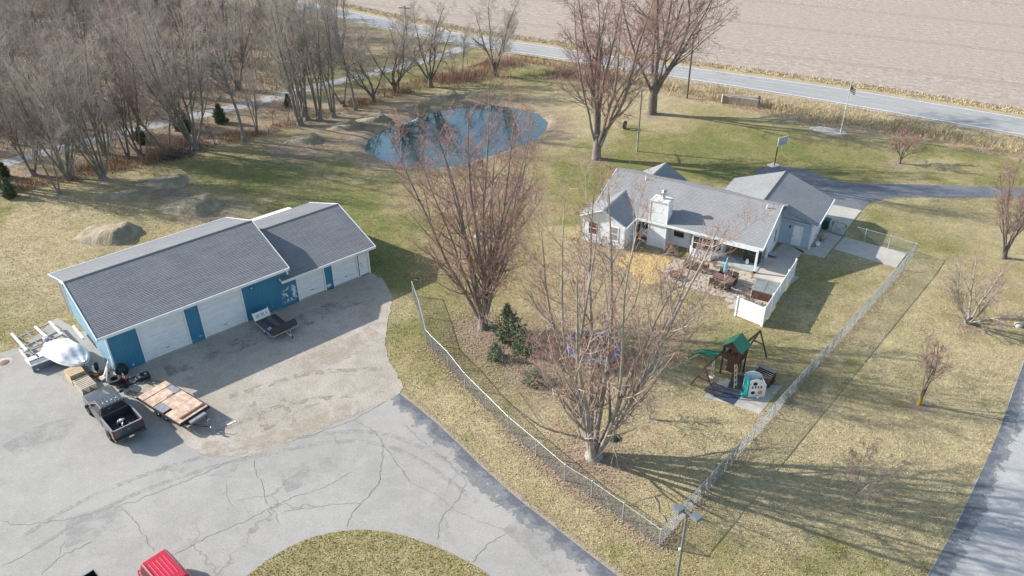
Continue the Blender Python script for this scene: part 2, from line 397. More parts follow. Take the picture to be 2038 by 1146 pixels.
def lawn_color(P, d_pond=None):
    x, y = P[:, 0], P[:, 1]
    n1 = fbm(x*.055+3, y*.055, 5); n2 = fbm(x*.33+9, y*.33+4, 4); n3 = fbm(x*1.7, y*1.7+8, 3)
    g = sstep(.46, .76, n1*.5+n2*.35+n3*.15); dr = sstep(.38, .62, fbm(x*.11+40, y*.11+11, 4)*.6+n2*.4)
    for u, v, r in GREENS: g = np.clip(g+gmask(P, u, v, r)*.42*(.4+n2), 0, 1)
    for u, v, r in DRYS: g = g*(1-.75*gmask(P, u, v, r)); dr = np.clip(dr+.5*gmask(P, u, v, r), 0, 1)
    tan = np.array([.310, .255, .128]); olive = np.array([.218, .200, .080]); green = np.array([.172, .182, .060]); pale = np.array([.385, .318, .185])
    c = tan*(1-dr[:, None])+pale*dr[:, None]
    c = c*(1-sstep(.05, .55, g)[:, None])+olive*sstep(.05, .55, g)[:, None]
    c = c*(1-sstep(.6, 1.0, g)[:, None])+green*sstep(.6, 1.0, g)[:, None]
    lit = sstep(1.2, -2.5, sdist(P, LITTER)+(n2-.5)*5)*(.55+.5*n2)
    if d_pond is None: d_pond = sdist(P, POND)
    lit = np.maximum(lit, sstep(5.5, .6, d_pond+(n2-.5)*5)*.85)
    for u, v, r in LITS: lit = np.maximum(lit, gmask(P, u, v, r)*sstep(.2, .7, n2+n3*.3)*1.1)
    lit = np.clip(lit, 0, 1)
    for u, v, r in ((720, 135, 12), (820, 150, 8), (640, 150, 9), (850, 130, 8)): lit = lit*(1-.8*gmask(P, u, v, r))
    brown = np.array([.235, .175, .130])*(1-n3[:, None])+np.array([.34, .26, .195])*n3[:, None]
    c = c*(1-lit[:, None])+brown*lit[:, None]
    dd = sstep(1.5, -1.0, sdist(P, DITCH)+(n2-.5)*2)[:, None]
    c = c*(1-dd)+np.array([.38, .30, .19])*dd
    return c*(.86+.28*n3[:, None])

def axis(lo, hi, step, far):
    a = np.arange(lo, hi+.01, step); ext = []; x = step
    s = step
    while s < far: s *= 1.35; ext.append(s)
    ext = np.array(ext); return np.concatenate([lo-ext[::-1], a, hi+ext])
gx = axis(-62, 66, .45, 2500); gy = axis(18, 128, .45, 2500)
XX, YY = np.meshgrid(gx, gy); P = np.stack([XX.ravel(), YY.ravel()], 1)
dp = sdist(P, POND)
ZZ = -.95*sstep(1.5, -1.6, dp+(fbm(P[:, 0]*.45, P[:, 1]*.45, 4)-.5)*1.0)
ZZ -= .45*np.exp(-(segdist(P, DITCH_LINE, False)/1.5)**2)*sstep(.2, 1.0, -sdist(P, DITCH)+.6)
free = np.ones(len(P), bool)
colg = lawn_color(P, dp)
nx, ny = len(gx), len(gy); ii = np.arange(nx*ny).reshape(ny, nx)
Fg = np.stack([ii[:-1, :-1], ii[:-1, 1:], ii[1:, 1:], ii[1:, :-1]], -1).reshape(-1, 4)
grass_mat = attr_mat('lawn_grass', n_scale=8, amt=.24, bmp=.9, bscale=9, bdist=.11)
ground = fastmesh('ground', np.column_stack([P, ZZ]), Fg, grass_mat, smooth=True, col=colg); ground['kind'] = 'structure'

# ---- water
m, nt, b = newmat('pond_water')
b.inputs['Base Color'].default_value = (.012, .058, .064, 1); b.inputs['Roughness'].default_value = .03; b.inputs['IOR'].default_value = 2.5
b.inputs['Specular IOR Level'].default_value = .6
vec = coords(nt, 'Object', (1, 1.6, 1)); bump(nt, b, noise(nt, vec, 1.1, 3), .05, .03)
pc = POND.mean(0)
sheet('pond_water', pc+(POND-pc)*1.10, -.33, m)

# ---- paved and loose surfaces
ASPH = paving_mat('weathered_asphalt', (.36, .343, .318), (.30, .288, .27), (.395, .372, .34), .16, 1.3, 26, crack=.11)
sheet('parking_lot', roughen(LOT, .6, .05, 1), .012, ASPH)
GRAV = paving_mat('gravel_dirt', (.365, .32, .268), (.435, .39, .335), (.29, .245, .20), .22, 1.1, 9, bmp=.9)
sheet('gravel_apron', roughen(GRAVEL, .25, .10, 2), .018, GRAV)
isl = sheet('grass_island', roughen(ISLAND, .35, .08, 3), .05, M('island_grass', (.235, .20, .08), (.32, .265, .135), 1.3, .95, bmp=1.0, bscale=9, bdist=.08))
DARK = paving_mat('dark_asphalt', (.115, .125, .145), (.165, .175, .195), (.22, .225, .235), .25, 2.0, 28)
sheet('driveway', roughen(HDRIVE, .5, .07, 4), .014, DARK)
sheet('side_drive', roughen(RDRIVE, .6, .07, 5), .014, paving_mat('side_drive_asphalt', (.36, .355, .35), (.42, .41, .40), (.30, .298, .298), .12, 1.4, 26, crack=.16))
CONC = paving_mat('concrete', (.46, .43, .385), (.39, .36, .315), (.52, .49, .44), .5, 3, 30)
for nm, pl in (('concrete_apron', PAD_A), ('concrete_walk', PAD_B), ('concrete_pad', PAD_C), ('concrete_patio_slab', PAD_D)):
    sl = MB(); pc_ = pl.mean(0); q = pc_+(pl-pc_)*.995; sl.prism(q if np.cross(q[1]-q[0], q[2]-q[1]) > 0 else q[::-1], -.05, .045)
    tag(sl.build(nm, CONC), kind='structure')
sheet('straw_bed', roughen(STRAW, .3, .16, 6), .012, M('straw', (.60, .44, .18), (.50, .35, .14), 2.4, .95, bmp=.9, bscale=14, bdist=.05))
sheet('play_pad', roughen(PLAYPAD, .5, .04, 7), .014, CONC)
PATB = M('patio_bedding', (.30, .25, .19), (.22, .18, .13), 2, .95, bmp=.7, bscale=24)
patio = sheet('patio', PATIO, .012, PATB)
FLAG = paving_mat('flagstone', (.46, .39, .315), (.38, .315, .25), (.53, .46, .38), .9, 3, 26)
rg = np.random.RandomState(5)
x0, y0 = PATIO.min(0); x1, y1 = PATIO.max(0); cs = .62; ca, sa = math.cos(R(-31)), math.sin(R(-31))
ci = int(14/cs); cen = PATIO.mean(0); J = (rg.rand(2*ci+2, 2*ci+2, 2)-.5)*.62
for i in range(2*ci):
    for j in range(2*ci):
        q = []
        for a, c in ((i, j), (i+1, j), (i+1, j+1), (i, j+1)):
            lx = (a-ci+J[a, c, 0]+(.5 if c % 2 else 0))*cs; ly = (c-ci+J[a, c, 1])*cs
            q.append((cen[0]+lx*ca-ly*sa, cen[1]+lx*sa+ly*ca))
        q = np.array(q); m_ = q.mean(0)
        if not inpoly(m_[None], PATIO)[0] or sdist(m_[None], PATIO)[0] > -.12: continue
        if inpoly(m_[None], PAD_D)[0]: continue
        q = m_+(q-m_)*(.93+rg.rand()*.03)
        cut = []
        for k in range(4):   # knock the corners off
            cut += [q[k]*.8+q[k-1]*.2, q[k]*.8+q[(k+1) % 4]*.2]
        fb = MB(); fb.prism([(p[0]-m_[0], p[1]-m_[1]) for p in cut], -.01, .03+rg.rand()*.015)
        o = fb.build('flagstone', FLAG, patio); o.location = (m_[0], m_[1], .012)

# sealed dark shoulder along the lot's right-hand edge and the side drive
m, nt, b = newmat('dark_shoulder'); uvn = nt.nodes.new('ShaderNodeTexCoord'); sx = nt.nodes.new('ShaderNodeSeparateXYZ'); nt.links.new(uvn.outputs['UV'], sx.inputs[0])
ad = nt.nodes.new('ShaderNodeMath'); ad.operation = 'ADD'; nt.links.new(sx.outputs[1], ad.inputs[0])
nz = ramp(nt, noise(nt, coords(nt, 'Object'), .9, 6, .7), .2, .8, -.55, .55); nt.links.new(nz, ad.inputs[1])
c = mixc(nt, ramp(nt, ad.outputs[0], .1, .6), (.10, .108, .125), (.20, .205, .215)); nt.links.new(ramp(nt, ad.outputs[0], .45, .80, 1, 0), b.inputs['Alpha'])
st = noise(nt, coords(nt, 'UV', (1.2, 9, 1)), 2.2, 6, .7); c = mixc(nt, ramp(nt, st, .55, .68, 0, .65), c, (.36, .36, .365))
nt.links.new(c, b.inputs['Base Color']); b.inputs['Roughness'].default_value = .9; SHOULD = m
edge = smooth_poly(LOT[:10], 2, False)
strip('asphalt_shoulder', edge, -.03, -1.5, .017, SHOULD)
strip('drive_shoulder', smooth_poly(RDRIVE[:12], 2, False), -.03, -1.25, .019, SHOULD)
strip('driveway_shoulder', smooth_poly(HDRIVE[17:], 2, False), -.02, -.35, .019, SHOULD)
isl_edge = np.vstack([ISLAND, ISLAND[:1]]); strip('island_shoulder', isl_edge[:44], -.02, -.9, .017, SHOULD)

# painted-on? no: open cracks in the lot, laid as thin tarred seams
CR = M('crack_filler', (.16, .155, .147), (.26, .25, .24), 3, .9)
LOTO = bpy.data.objects['parking_lot']
def crack(px, wd, seed):
    ln = roughen(GP(px), .22, .09, seed, False); b_ = MB(); rgc = np.random.RandomState(seed)
    w_ = wd*(.45+.9*rgc.rand(len(ln))); w_[0] = w_[-1] = .004
    strip('pavement_crack', ln, w_/2, -w_/2, .021, CR, LOTO)
CRK = [([(0, 1035), (25, 1045), (65, 1043), (145, 1033), (240, 1005), (270, 1000), (285, 990), (340, 968), (400, 945), (455, 920), (482, 910)], .035),
       ([(482, 911), (560, 885), (640, 858), (706, 835), (770, 797)], .05),
       ([(243, 1010), (265, 1035), (306, 1096)], .04),
       ([(345, 1105), (420, 1065), (510, 1025), (580, 990), (640, 972), (700, 940)], .03),
       ([(505, 915), (510, 945), (522, 962), (530, 1000), (547, 1018), (556, 1042)], .04),
       ([(706, 835), (739, 855), (756, 870), (762, 885), (779, 906), (795, 930), (820, 962)], .055),
       ([(797, 844), (815, 855), (835, 875), (860, 893), (898, 926), (930, 960)], .055),
       ([(762, 885), (757, 930), (752, 965), (720, 1000), (700, 1022), (690, 1050)], .04),
       ([(0, 1128), (50, 1105), (105, 1071)], .025), ([(82, 1146), (115, 1112), (150, 1092), (185, 1077)], .03), ([(115, 1112), (120, 1090), (130, 1075)], .025),
       ([(560, 1020), (600, 1012), (660, 1003), (720, 1000)], .028), ([(820, 962), (870, 985), (905, 1015), (960, 1040), (1030, 1060)], .03), ([(930, 960), (915, 990), (880, 1030), (868, 1075)], .03),
       ([(980, 1010), (1012, 1003), (1048, 995)], .05), ([(640, 858), (668, 868), (676, 888)], .025), ([(450, 960), (453, 990), (465, 1010)], .02), ([(940, 1120), (975, 1080), (1010, 1060)], .035)]
for k, (px, wd) in enumerate(CRK): crack(px, wd, 30+k)

# worn soil and wheel ruts on the gravel: patchy sheets, clear where the noise is low
def patch_mat(name, c1, c2, lo, hi, sc=1.2, stretch=None):
    m = M(name, c1, c2, 3, .95, bmp=.6, bscale=14); nt = m.node_tree; b = nt.nodes['Principled BSDF']
    nt.links.new(ramp(nt, noise(nt, coords(nt, 'Object', stretch), sc, 6, .75), lo, hi), b.inputs['Alpha']); return m
RUT = patch_mat('rut_soil', (.27, .225, .18), (.32, .27, .22), .47, .60, 1.5); RUS = patch_mat('rusty_soil', (.42, .345, .265), (.46, .385, .30), .40, .75, .8); STN = patch_mat('oil_stain', (.27, .235, .205), (.31, .27, .235), .44, .75, .7); PALEG = patch_mat('pale_gravel', (.49, .45, .40), (.45, .41, .36), .46, .75, .6)
GRO = bpy.data.objects['gravel_apron']
for k, (px, w_, mt) in enumerate((([(455, 790), (520, 770), (600, 745), (660, 737), (760, 735)], .5, RUT), ([(430, 860), (500, 832), (560, 805), (640, 792), (720, 786)], .45, RUT), ([(500, 800), (515, 825), (530, 855)], .5, RUT), ([(560, 790), (572, 815), (585, 840)], .4, RUT), ([(520, 860), (600, 815), (660, 790)], .3, RUT),
        ([(400, 893), (470, 895), (540, 875), (640, 838), (720, 808)], 1.5, RUS), ([(600, 730), (680, 700), (750, 660)], 2.2, RUS), ([(330, 740), (440, 700), (560, 650)], 1.6, STN), ([(600, 640), (680, 605), (740, 585)], 1.8, STN), ([(640, 660), (700, 640), (750, 600)], 1.5, PALEG), ([(700, 770), (745, 750), (780, 760)], 2.0, PALEG), ([(420, 830), (470, 820), (520, 810)], 1.6, PALEG))):
    ln = roughen(smooth_poly(GP(px), 2, False), .3, .12, 70+k, False); strip('soil_streak', ln, w_/2, -w_/2, .0215+.0006*k, mt, GRO)

def fringe_mat(name, c1, c2):
    m = M(name, c1, c2, 3, .95, bmp=.8, bscale=10); nt = m.node_tree; b = nt.nodes['Principled BSDF']
    sx = nt.nodes.new('ShaderNodeSeparateXYZ'); nt.links.new(coords(nt, 'UV'), sx.inputs[0]); ad = nt.nodes.new('ShaderNodeMath'); ad.operation = 'ADD'; nt.links.new(sx.outputs[1], ad.inputs[0])
    nt.links.new(ramp(nt, noise(nt, coords(nt, 'Object'), 3.0, 6, .8), .2, .8, -.7, .7), ad.inputs[1]); nt.links.new(ramp(nt, ad.outputs[0], .3, .6, 1, 0), b.inputs['Alpha']); return m
FRG = fringe_mat('gravel_fringe', (.375, .33, .278), (.43, .385, .33)); gl = np.vstack([GRAVEL, GRAVEL[:1]])
strip('gravel_fringe', smooth_poly(gl[3:12], 2, False), -.05, -1.3, .0152, FRG, GRO); strip('gravel_fringe', smooth_poly(gl[11:25], 2, False), -.05, -1.1, .0154, FRG, GRO)
strip('worn_grass_edge', roughen(edge, .5, .05, 88, False), .0, .7, .006, fringe_mat('bare_soil_fringe', (.30, .245, .175), (.36, .29, .21)))
# tyre marks, a repair patch and stains on the lot
TM = patch_mat('tyre_mark', (.325, .315, .298), (.35, .338, .32), .40, .80, 1.4); DP = patch_mat('damp_patch', (.325, .315, .30), (.345, .333, .317), .42, .85, .5)
for k, (px, w_, mt) in enumerate((([(60, 1100), (200, 1010), (380, 940), (520, 905), (700, 870), (820, 900), (950, 1000)], .35, TM), ([(40, 1070), (180, 985), (370, 915), (520, 884), (720, 850), (850, 888), (985, 990)], .35, TM), ([(130, 1060), (200, 1040), (260, 1015)], 2.4, DP), ([(20, 900), (90, 860), (150, 850)], 2.2, DP), ([(560, 960), (640, 930), (700, 935)], 2.0, DP), ([(1020, 1040), (1080, 1090), (1130, 1140)], 1.6, DP), ([(330, 920), (400, 930), (470, 935)], 1.4, DP))):
    strip('lot_stain', smooth_poly(GP(px), 3, False), w_/2, -w_/2, .0185+.0004*k, mt, LOTO)

# ---- the road, its lines, the verge and the field beyond
roadc = paving_mat('road_asphalt', (.345, .338, .328), (.305, .30, .295), (.385, .375, .36), .10, 1.2, 24, crack=.09)
RN = smooth_poly(ROAD_NEAR, 1, False); RF = smooth_poly(ROAD_FAR, 1, False)
rd = MB(); poly = np.vstack([RN, RF[::-1]]); rd.prism(poly, -.1, .06) if np.cross(poly[1]-poly[0], poly[-1]-poly[0]) > 0 else rd.prism(poly[::-1], -.1, .06)
tag(rd.build('road', roadc), kind='structure'); ROAD = bpy.data.objects['road']
WHITE = M('road_paint_white', (.78, .78, .76), (.6, .6, .58), 3, .7); YEL = M('road_paint_yellow', (.50, .42, .22), (.40, .37, .28), 1.2, .7, lo=.3, hi=.5)
strip('edge_line', RN, .25, .40, .064, WHITE, ROAD); strip('edge_line', RF, -.25, -.38, .064, WHITE, ROAD)
k = 60; t = np.linspace(0, 1, k)
def resample(p, k):
    L = np.concatenate([[0], np.cumsum(np.linalg.norm(np.diff(p, axis=0), axis=1))]); s = np.linspace(0, L[-1], k)
    return np.stack([np.interp(s, L, p[:, 0]), np.interp(s, L, p[:, 1])], 1)
mid = (resample(RN, 80)+resample(RF, 80))/2
strip('centre_line', mid, .05, .14, .064, YEL, ROAD); strip('centre_line', mid, -.05, -.14, .064, YEL, ROAD)
strip('wheel_track', mid, .95, 1.45, .0635, M('road_wheel_track', (.31, .315, .325), (.37, .37, .375), .5, .85), ROAD)
strip('wheel_track', mid, -.95, -1.45, .0635, MATS['road_wheel_track'], ROAD)
strip('road_shoulder', RN, -.05, -.75, .02, M('road_gravel', (.42, .36, .28), (.33, .27, .2), 1.5, .95, bmp=.6))
strip('verge', RF, .0, 3.6, .016, M('verge_grass', (.43, .34, .205), (.36, .30, .19), .8, .95, bmp=.9, bscale=5, bdist=.15))
FN = roughen(np.array([p+np.array([-t_[1], t_[0]])*3.0 for p, t_ in zip(RF, [v/np.linalg.norm(v) for v in np.gradient(RF, axis=0)])]), 3, .5, 8, False)
fpoly = np.vstack([FN, [[1500, FN[-1][1]], [1500, 2500], [-1500, 2500], [-1500, FN[0][1]]]])
m, nt, b = newmat('stubble_field'); v0 = coords(nt, 'Object')
rot = nt.nodes.new('ShaderNodeMapping'); rot.inputs['Rotation'].default_value = (0, 0, R(28)); nt.links.new(v0, rot.inputs[0]); v0 = rot.outputs[0]
st = nt.nodes.new('ShaderNodeMapping'); st.inputs['Scale'].default_value = (.55, 1.3, 1); nt.links.new(v0, st.inputs[0])
c = mixc(nt, ramp(nt, noise(nt, st.outputs[0], 1.1, 7, .75), .38, .68), (.315, .26, .215), (.43, .37, .315))
c = mixc(nt, ramp(nt, noise(nt, v0, 1.5, 8, .85), .52, .66, 0, .9), c, (.62, .56, .50))
c = mixc(nt, ramp(nt, noise(nt, st.outputs[0], .035, 5), .42, .6, 0, .7), c, (.37, .31, .26))
sx = nt.nodes.new('ShaderNodeSeparateXYZ'); nt.links.new(v0, sx.inputs[0])
wv = nt.nodes.new('ShaderNodeMath'); wv.operation = 'MULTIPLY_ADD'; wv.inputs[1].default_value = 2*math.pi/1.52; nt.links.new(sx.outputs[1], wv.inputs[0]); nt.links.new(ramp(nt, noise(nt, v0, .5, 4), .2, .8, -2.2, 2.2), wv.inputs[2])
sn = nt.nodes.new('ShaderNodeMath'); sn.operation = 'SINE'; nt.links.new(wv.outputs[0], sn.inputs[0])
c = mixc(nt, ramp(nt, sn.outputs[0], -.2, 1, 0, .24), c, (.25, .20, .16))
tk = nt.nodes.new('ShaderNodeMath'); tk.operation = 'SINE'; tm_ = nt.nodes.new('ShaderNodeMath'); tm_.operation = 'MULTIPLY'; tm_.inputs[1].default_value = 2*math.pi/18; nt.links.new(sx.outputs[1], tm_.inputs[0]); nt.links.new(tm_.outputs[0], tk.inputs[0])
c = mixc(nt, ramp(nt, tk.outputs[0], .93, .99, 0, .35), c, (.27, .22, .175))
nt.links.new(c, b.inputs['Base Color']); b.inputs['Roughness'].default_value = .95; b.inputs['Specular IOR Level'].default_value = .1
bump(nt, b, noise(nt, st.outputs[0], 1.5, 5), .8, .2)
sheet('stubble_field', fpoly, .02, m)
strip('farm_lane', LANE, 1.15, -1.15, .012, paving_mat('lane_gravel', (.36, .355, .35), (.42, .41, .40), (.27, .26, .25), .4, 2, 12))

# ================================================================== LOOSE VEGETATION (nobody could count it)
blade_mat = attr_mat('dry_blades')
def blades(name, P, h, wd, C, lean=.5, seed=0, z=0.0, kind=True):
    rg = np.random.RandomState(seed); n = len(P); a = rg.rand(n)*6.283
    h = h*(.5+rg.rand(n)); wv = np.stack([np.cos(a), np.sin(a)], 1)*(wd*(.6+.8*rg.rand(n)))[:, None]*.5
    lv = rg.randn(n, 2)*(h*lean)[:, None]; zz = np.zeros(n)+z
    V = np.empty((n, 3, 3)); V[:, 0, :2] = P-wv; V[:, 1, :2] = P+wv; V[:, 2, :2] = P+lv; V[:, 0, 2] = zz; V[:, 1, 2] = zz; V[:, 2, 2] = zz+h
    C = C*(.65+.7*rg.rand(n))[:, None]
    o = fastmesh(name, V.reshape(-1, 3), np.arange(3*n).reshape(-1, 3), blade_mat, col=np.repeat(C, 3, 0))
    return o
def scatter(poly, n, seed, jit=0):
    rg = np.random.RandomState(seed); lo = poly.min(0); hi = poly.max(0); out = []
    while sum(map(len, out)) < n:
        q = lo+rg.rand(4*n, 2)*(hi-lo); out.append(q[inpoly(q, poly)])
    return np.vstack(out)[:n]
# ditch grass: straw, russet at the foot
p = scatter(DITCH, 26000, 1); q = p[np.hypot(*(p).T) < 190]
dl = segdist(q, DITCH[:15], False); rus = (sstep(3.0, .6, dl)*(.35+.8*fbm(q[:, 0]*.2, q[:, 1]*.2, 3)))[:, None]
C = np.array([.48, .40, .25])*(1-rus)+np.array([.40, .245, .155])*rus
hh = .28+.5*fbm(q[:, 0]*.3+7, q[:, 1]*.3, 3)
tag(blades('ditch_grass', q, hh, .09, C, .45, 2, -.35), 'tall straw and russet dead grass filling the roadside ditch', 'grass', kind='stuff')
# far verge tufts
vr = np.vstack([RF[8:], (RF[8:]+0)[::-1]]); tn = np.gradient(RF, axis=0); tn /= np.linalg.norm(tn, axis=1)[:, None]; nn_ = np.stack([-tn[:, 1], tn[:, 0]], 1)
VP = np.vstack([RF[6:]+nn_[6:]*1.2, (RF[6:]+nn_[6:]*3.6)[::-1]]); q = scatter(VP, 9000, 3)
tag(blades('verge_grass', q, .28, .12, np.tile([.46, .365, .22], (len(q), 1)), .7, 4), 'orange tan dead grass strip between road and stubble field', 'grass', kind='stuff')
# lawn blades near the camera, coloured like the lawn they grow from
keep_out = [LOT, GRAVEL, RDRIVE, HDRIVE, PAD_A, PAD_B, PAD_C, PAD_D, PATIO, STRAW, PLAYPAD]
def lawn_pts(n, seed, ylo, yhi):
    rg = np.random.RandomState(seed); y = ylo+(yhi-ylo)*rg.rand(n)**1.15; x = (rg.rand(n)*2-1)*(.74*y+8); q = np.stack([x, y], 1)
    ok = np.ones(n, bool)
    for k in keep_out: ok &= sdist(q, k) > .03
    bl = np.array([[-28.7, 46.3], [-12.3, 60.4], [-19.6, 68.9], [-36, 54.7]]); ok &= ~inpoly(q, bl)
    ok &= sdist(q, POND) > 1.2
    hc = np.array(G(1400, 450)[:2]); ok &= ~inpoly(q, HOUSE_FOOT)
    return q[ok]
_ho = np.array(G(1500.6, 543.7)[:2]); _ha = np.array([math.cos(R(-31.3)), math.sin(R(-31.3))]); _hb = np.array([-_ha[1], _ha[0]])
HOUSE_FOOT = np.array([_ho+_ha*s+_hb*d for s, d in ((-15.8, -2), (-11.4, -2), (-11.4, 1.4), (-3.4, 1.4), (-3.4, 0), (.2, 0), (.2, 6.7), (3.1, 6.7), (3.1, 12.6), (-6.1, 12.6), (-15.4, 9.5))])
q = lawn_pts(330000, 11, 24, 100); C = lawn_color(q)*1.12
tag(blades('lawn_blades', q, .055, .055, C, .9, 12), 'short winter lawn grass around the house and barn', 'grass', kind='stuff')
q = scatter(ISLAND, 9000, 13); nI = fbm(q[:, 0]*.6, q[:, 1]*.6, 3)[:, None]
tag(blades('island_blades', q, .07, .05, np.array([.24, .215, .075])*(1-nI)+np.array([.38, .32, .165])*nI, .9, 14, .05), 'yellow green grass on the kerbless island in the lot', 'grass', kind='stuff')
# straw scattered on the bed
q = scatter(STRAW, 5000, 15); tag(blades('straw', q, .03, .03, np.tile([.70, .53, .24], (len(q), 1)), 4.0, 16, .012), 'loose yellow straw spread beside the patio', 'straw', kind='stuff')
# weeds and fallen leaves along the fence foot
# ================================================================== BUILDINGS
def roof(mb, a, b, c, d, row=.2, step=.024, th=.1):
    row = .155; step *= .62
    """stepped shingle courses on the sheet a-b (eave) c-d (ridge); d above a, c above b"""
    a, b, c, d = map(Vector, (a, b, c, d)); n = (b-a).cross(d-a).normalized()
    if n.z < 0: n = -n
    e = (b-a).normalized(); H_ = ((d-a)-e*(d-a).dot(e)).length; k = max(2, round(H_/row))
    U = lambda p: ((p-a).dot(e), ((p-a)-e*(p-a).dot(e)).length)
    for i in range(k):
        t0, t1 = i/k, (i+1)/k
        p0 = a.lerp(d, t0); q0 = b.lerp(c, t0); p1 = a.lerp(d, t1); q1 = b.lerp(c, t1)
        mb.add([p0+n*step, q0+n*step, q1, p1], [(0, 1, 2, 3)], [[U(p0), U(q0), U(q1), U(p1)]])
        mb.add([p0-n*.001, q0-n*.001, q0+n*step, p0+n*step], [(0, 1, 2, 3)], [[U(p0), U(q0), U(q0), U(p0)]])
    lo = [p-n*th for p in (a, b, c, d)]; t = [p-n*.002 for p in (a, b, c, d)]
    mb.add(t+lo, [(4, 7, 6, 5), (0, 4, 5, 1), (1, 5, 6, 2), (2, 6, 7, 3), (3, 7, 4, 0)])
    return mb
WTRIM = M('white_trim', (.76, .78, .80), (.67, .69, .71), 2, .5)
DOORW = M('white_door_panel', (.72, .755, .80), (.64, .67, .715), 1.2, .45, stretch=(1, 1, 3))
BSHING = shingle_mat('barn_shingles', (.21, .215, .224), (.262, .267, .276), (.115, .118, .124), .155, .9)
HSHING = shingle_mat('house_shingles', (.265, .265, .27), (.325, .32, .32), (.175, .175, .18), .155, .34)
GLASS = MATS.setdefault('window_glass', newmat('window_glass')[0]); _b = GLASS.node_tree.nodes['Principled BSDF']
_b.inputs['Base Color'].default_value = (.025, .022, .022, 1); _b.inputs['Roughness'].default_value = .04; _b.inputs['Specular IOR Level'].default_value = .9
DARKM = M('dark_fitting', (.03, .03, .032), None, 5, .5)

# ---- blue barn
FL = G(232.5, 745); FR = G(738, 542); BRZ = math.atan2(FR.y-FL.y, FR.x-FL.x)
barn = thing('barn', 'long blue metal barn with grey shingle roof and four white overhead doors', 'barn', FL, BRZ)
def blue_mat(name, c, c2, peel, dots=0):
    m, nt, b = newmat(name); vec = coords(nt, 'Object')
    col = mixc(nt, ramp(nt, noise(nt, vec, .7, 6), .3, .7), c, c2)
    sx = nt.nodes.new('ShaderNodeSeparateXYZ'); nt.links.new(vec, sx.inputs[0])
    str_ = nt.nodes.new('ShaderNodeMapping'); str_.inputs['Scale'].default_value = (1.0, 1, .8); nt.links.new(vec, str_.inputs[0])
    nz = noise(nt, str_.outputs[0], 2.6, 5, .65)
    for x0, x1, z0, z1, thr in peel:
        fs = []
        for ax, lo, hi in ((0, x0, x1), (2, z0, z1)):
            w_ = (hi-lo)*.25
            fs.append(ramp(nt, sx.outputs[ax], lo, lo+w_)); fs.append(ramp(nt, sx.outputs[ax], hi-w_, hi, 1, 0))
        f = fs[0]
        for g in fs[1:]+[ramp(nt, nz, thr, thr+.025)]:
            mm = nt.nodes.new('ShaderNodeMath'); mm.operation = 'MULTIPLY'; nt.links.new(f, mm.inputs[0]); nt.links.new(g, mm.inputs[1]); f = mm.outputs[0]
        col = mixc(nt, f, col, (.62, .66, .68))
    if dots:
        vo = nt.nodes.new('ShaderNodeTexVoronoi'); vo.inputs['Scale'].default_value = 2.1; nt.links.new(vec, vo.inputs['Vector'])
        f = ramp(nt, vo.outputs['Distance'], .16, .26, dots, 0); g = ramp(nt, noise(nt, vec, .35, 3), .44, .56)
        mm = nt.nodes.new('ShaderNodeMath'); mm.operation = 'MULTIPLY'; nt.links.new(f, mm.inputs[0]); nt.links.new(g, mm.inputs[1])
        col = mixc(nt, mm.outputs[0], col, (.66, .72, .74))
    nt.links.new(col, b.inputs['Base Color']); b.inputs['Roughness'].default_value = .5; return m
BLUE = blue_mat('blue_siding', (.034, .178, .300), (.042, .205, .335), [(13.2, 14.75, .15, 1.9, .50), (11.5, 12.6, .3, 1.0, .56), (5.5, 6.8, .05, .5, .56), (17.2, 18.1, .05, .6, .54), (.0, 2.2, .0, .5, .62)])
FADED = blue_mat('faded_blue_siding', (.125, .265, .365), (.175, .32, .415), [], .8)
def panel(name, x0, x1, z0, z1, y=0.0, mat=BLUE, ribs=True, parent=barn):
    b_ = MB(); b_.bb(x0, x1, y, y+.1, z0, z1)
    if ribs:
        k = int((x1-x0)/.23)
        for i in range(k): xx = x0+(i+.5)*(x1-x0)/k; b_.bb(xx-.016, xx+.016, y-.022, y-.001, z0+.01, z1-.01)
    return b_.build(name, mat, parent)
for x0, x1, z0, z1 in ((0.09, 2.12, 0, 3.3), (5.62, 6.7, 0, 3.3), (10.17, 14.02, 0, 3.3), (14.03, 14.72, 0, 2.42), (17.27, 18.0, 0, 2.42), (20.62, 21.5, 2.07, 2.42)):
    panel('wall_panel', x0, x1, z0, z1)
hb = MB(); hb.bb(0.05, 14.05, .01, .09, 3.305, 3.62); hb.bb(14.06, 21.6, .01, .09, 2.425, 2.7); hb.build('wall_header', BLUE, barn)
def overhead_door(x0, x1, h, nsec):
    d = MB(); d.bb(x0, x1, .05, .09, .05, h); o = d.build('overhead_door', DOORW, barn)
    for i in range(nsec):
        z0 = .06+i*(h-.06)/nsec; z1 = .06+(i+1)*(h-.06)/nsec
        s = MB(); s.bb(x0+.01, x1-.01, .03, .049, z0+.008, z1-.008)
        for j in range(3): zz = z0+(j+.5)*(z1-z0)/3; s.bb(x0+.05, x1-.05, .018, .029, zz-.045, zz+.045)
        s.build('door_section', DOORW, o, bevel=.006)
    hd = MB(); hd.bb((x0+x1)/2-.12, (x0+x1)/2+.12, -.012, .012, .55, .59); hd.build('door_handle', DARKM, o)
    for xx in (x0-.05, x1+.05):
        t = MB(); t.bb(xx-.05, xx+.05, -.035, .05, 0, h+.02); t.build('door_jamb', WTRIM, barn)
    t = MB(); t.bb(x0, x1, -.033, .047, h+.005, h+.09); t.build('door_head', WTRIM, barn)
    s = MB(); s.bb(x0-.05, x1+.05, -.12, .05, .0, .045); s.build('door_sill', CONC, barn)
for x0, x1, h, ns in ((2.2, 5.53, 3.2, 5), (6.78, 10.08, 3.2, 5), (14.8, 17.18, 2.28, 4), (18.08, 20.36, 2.28, 4)): overhead_door(x0, x1, h, ns)
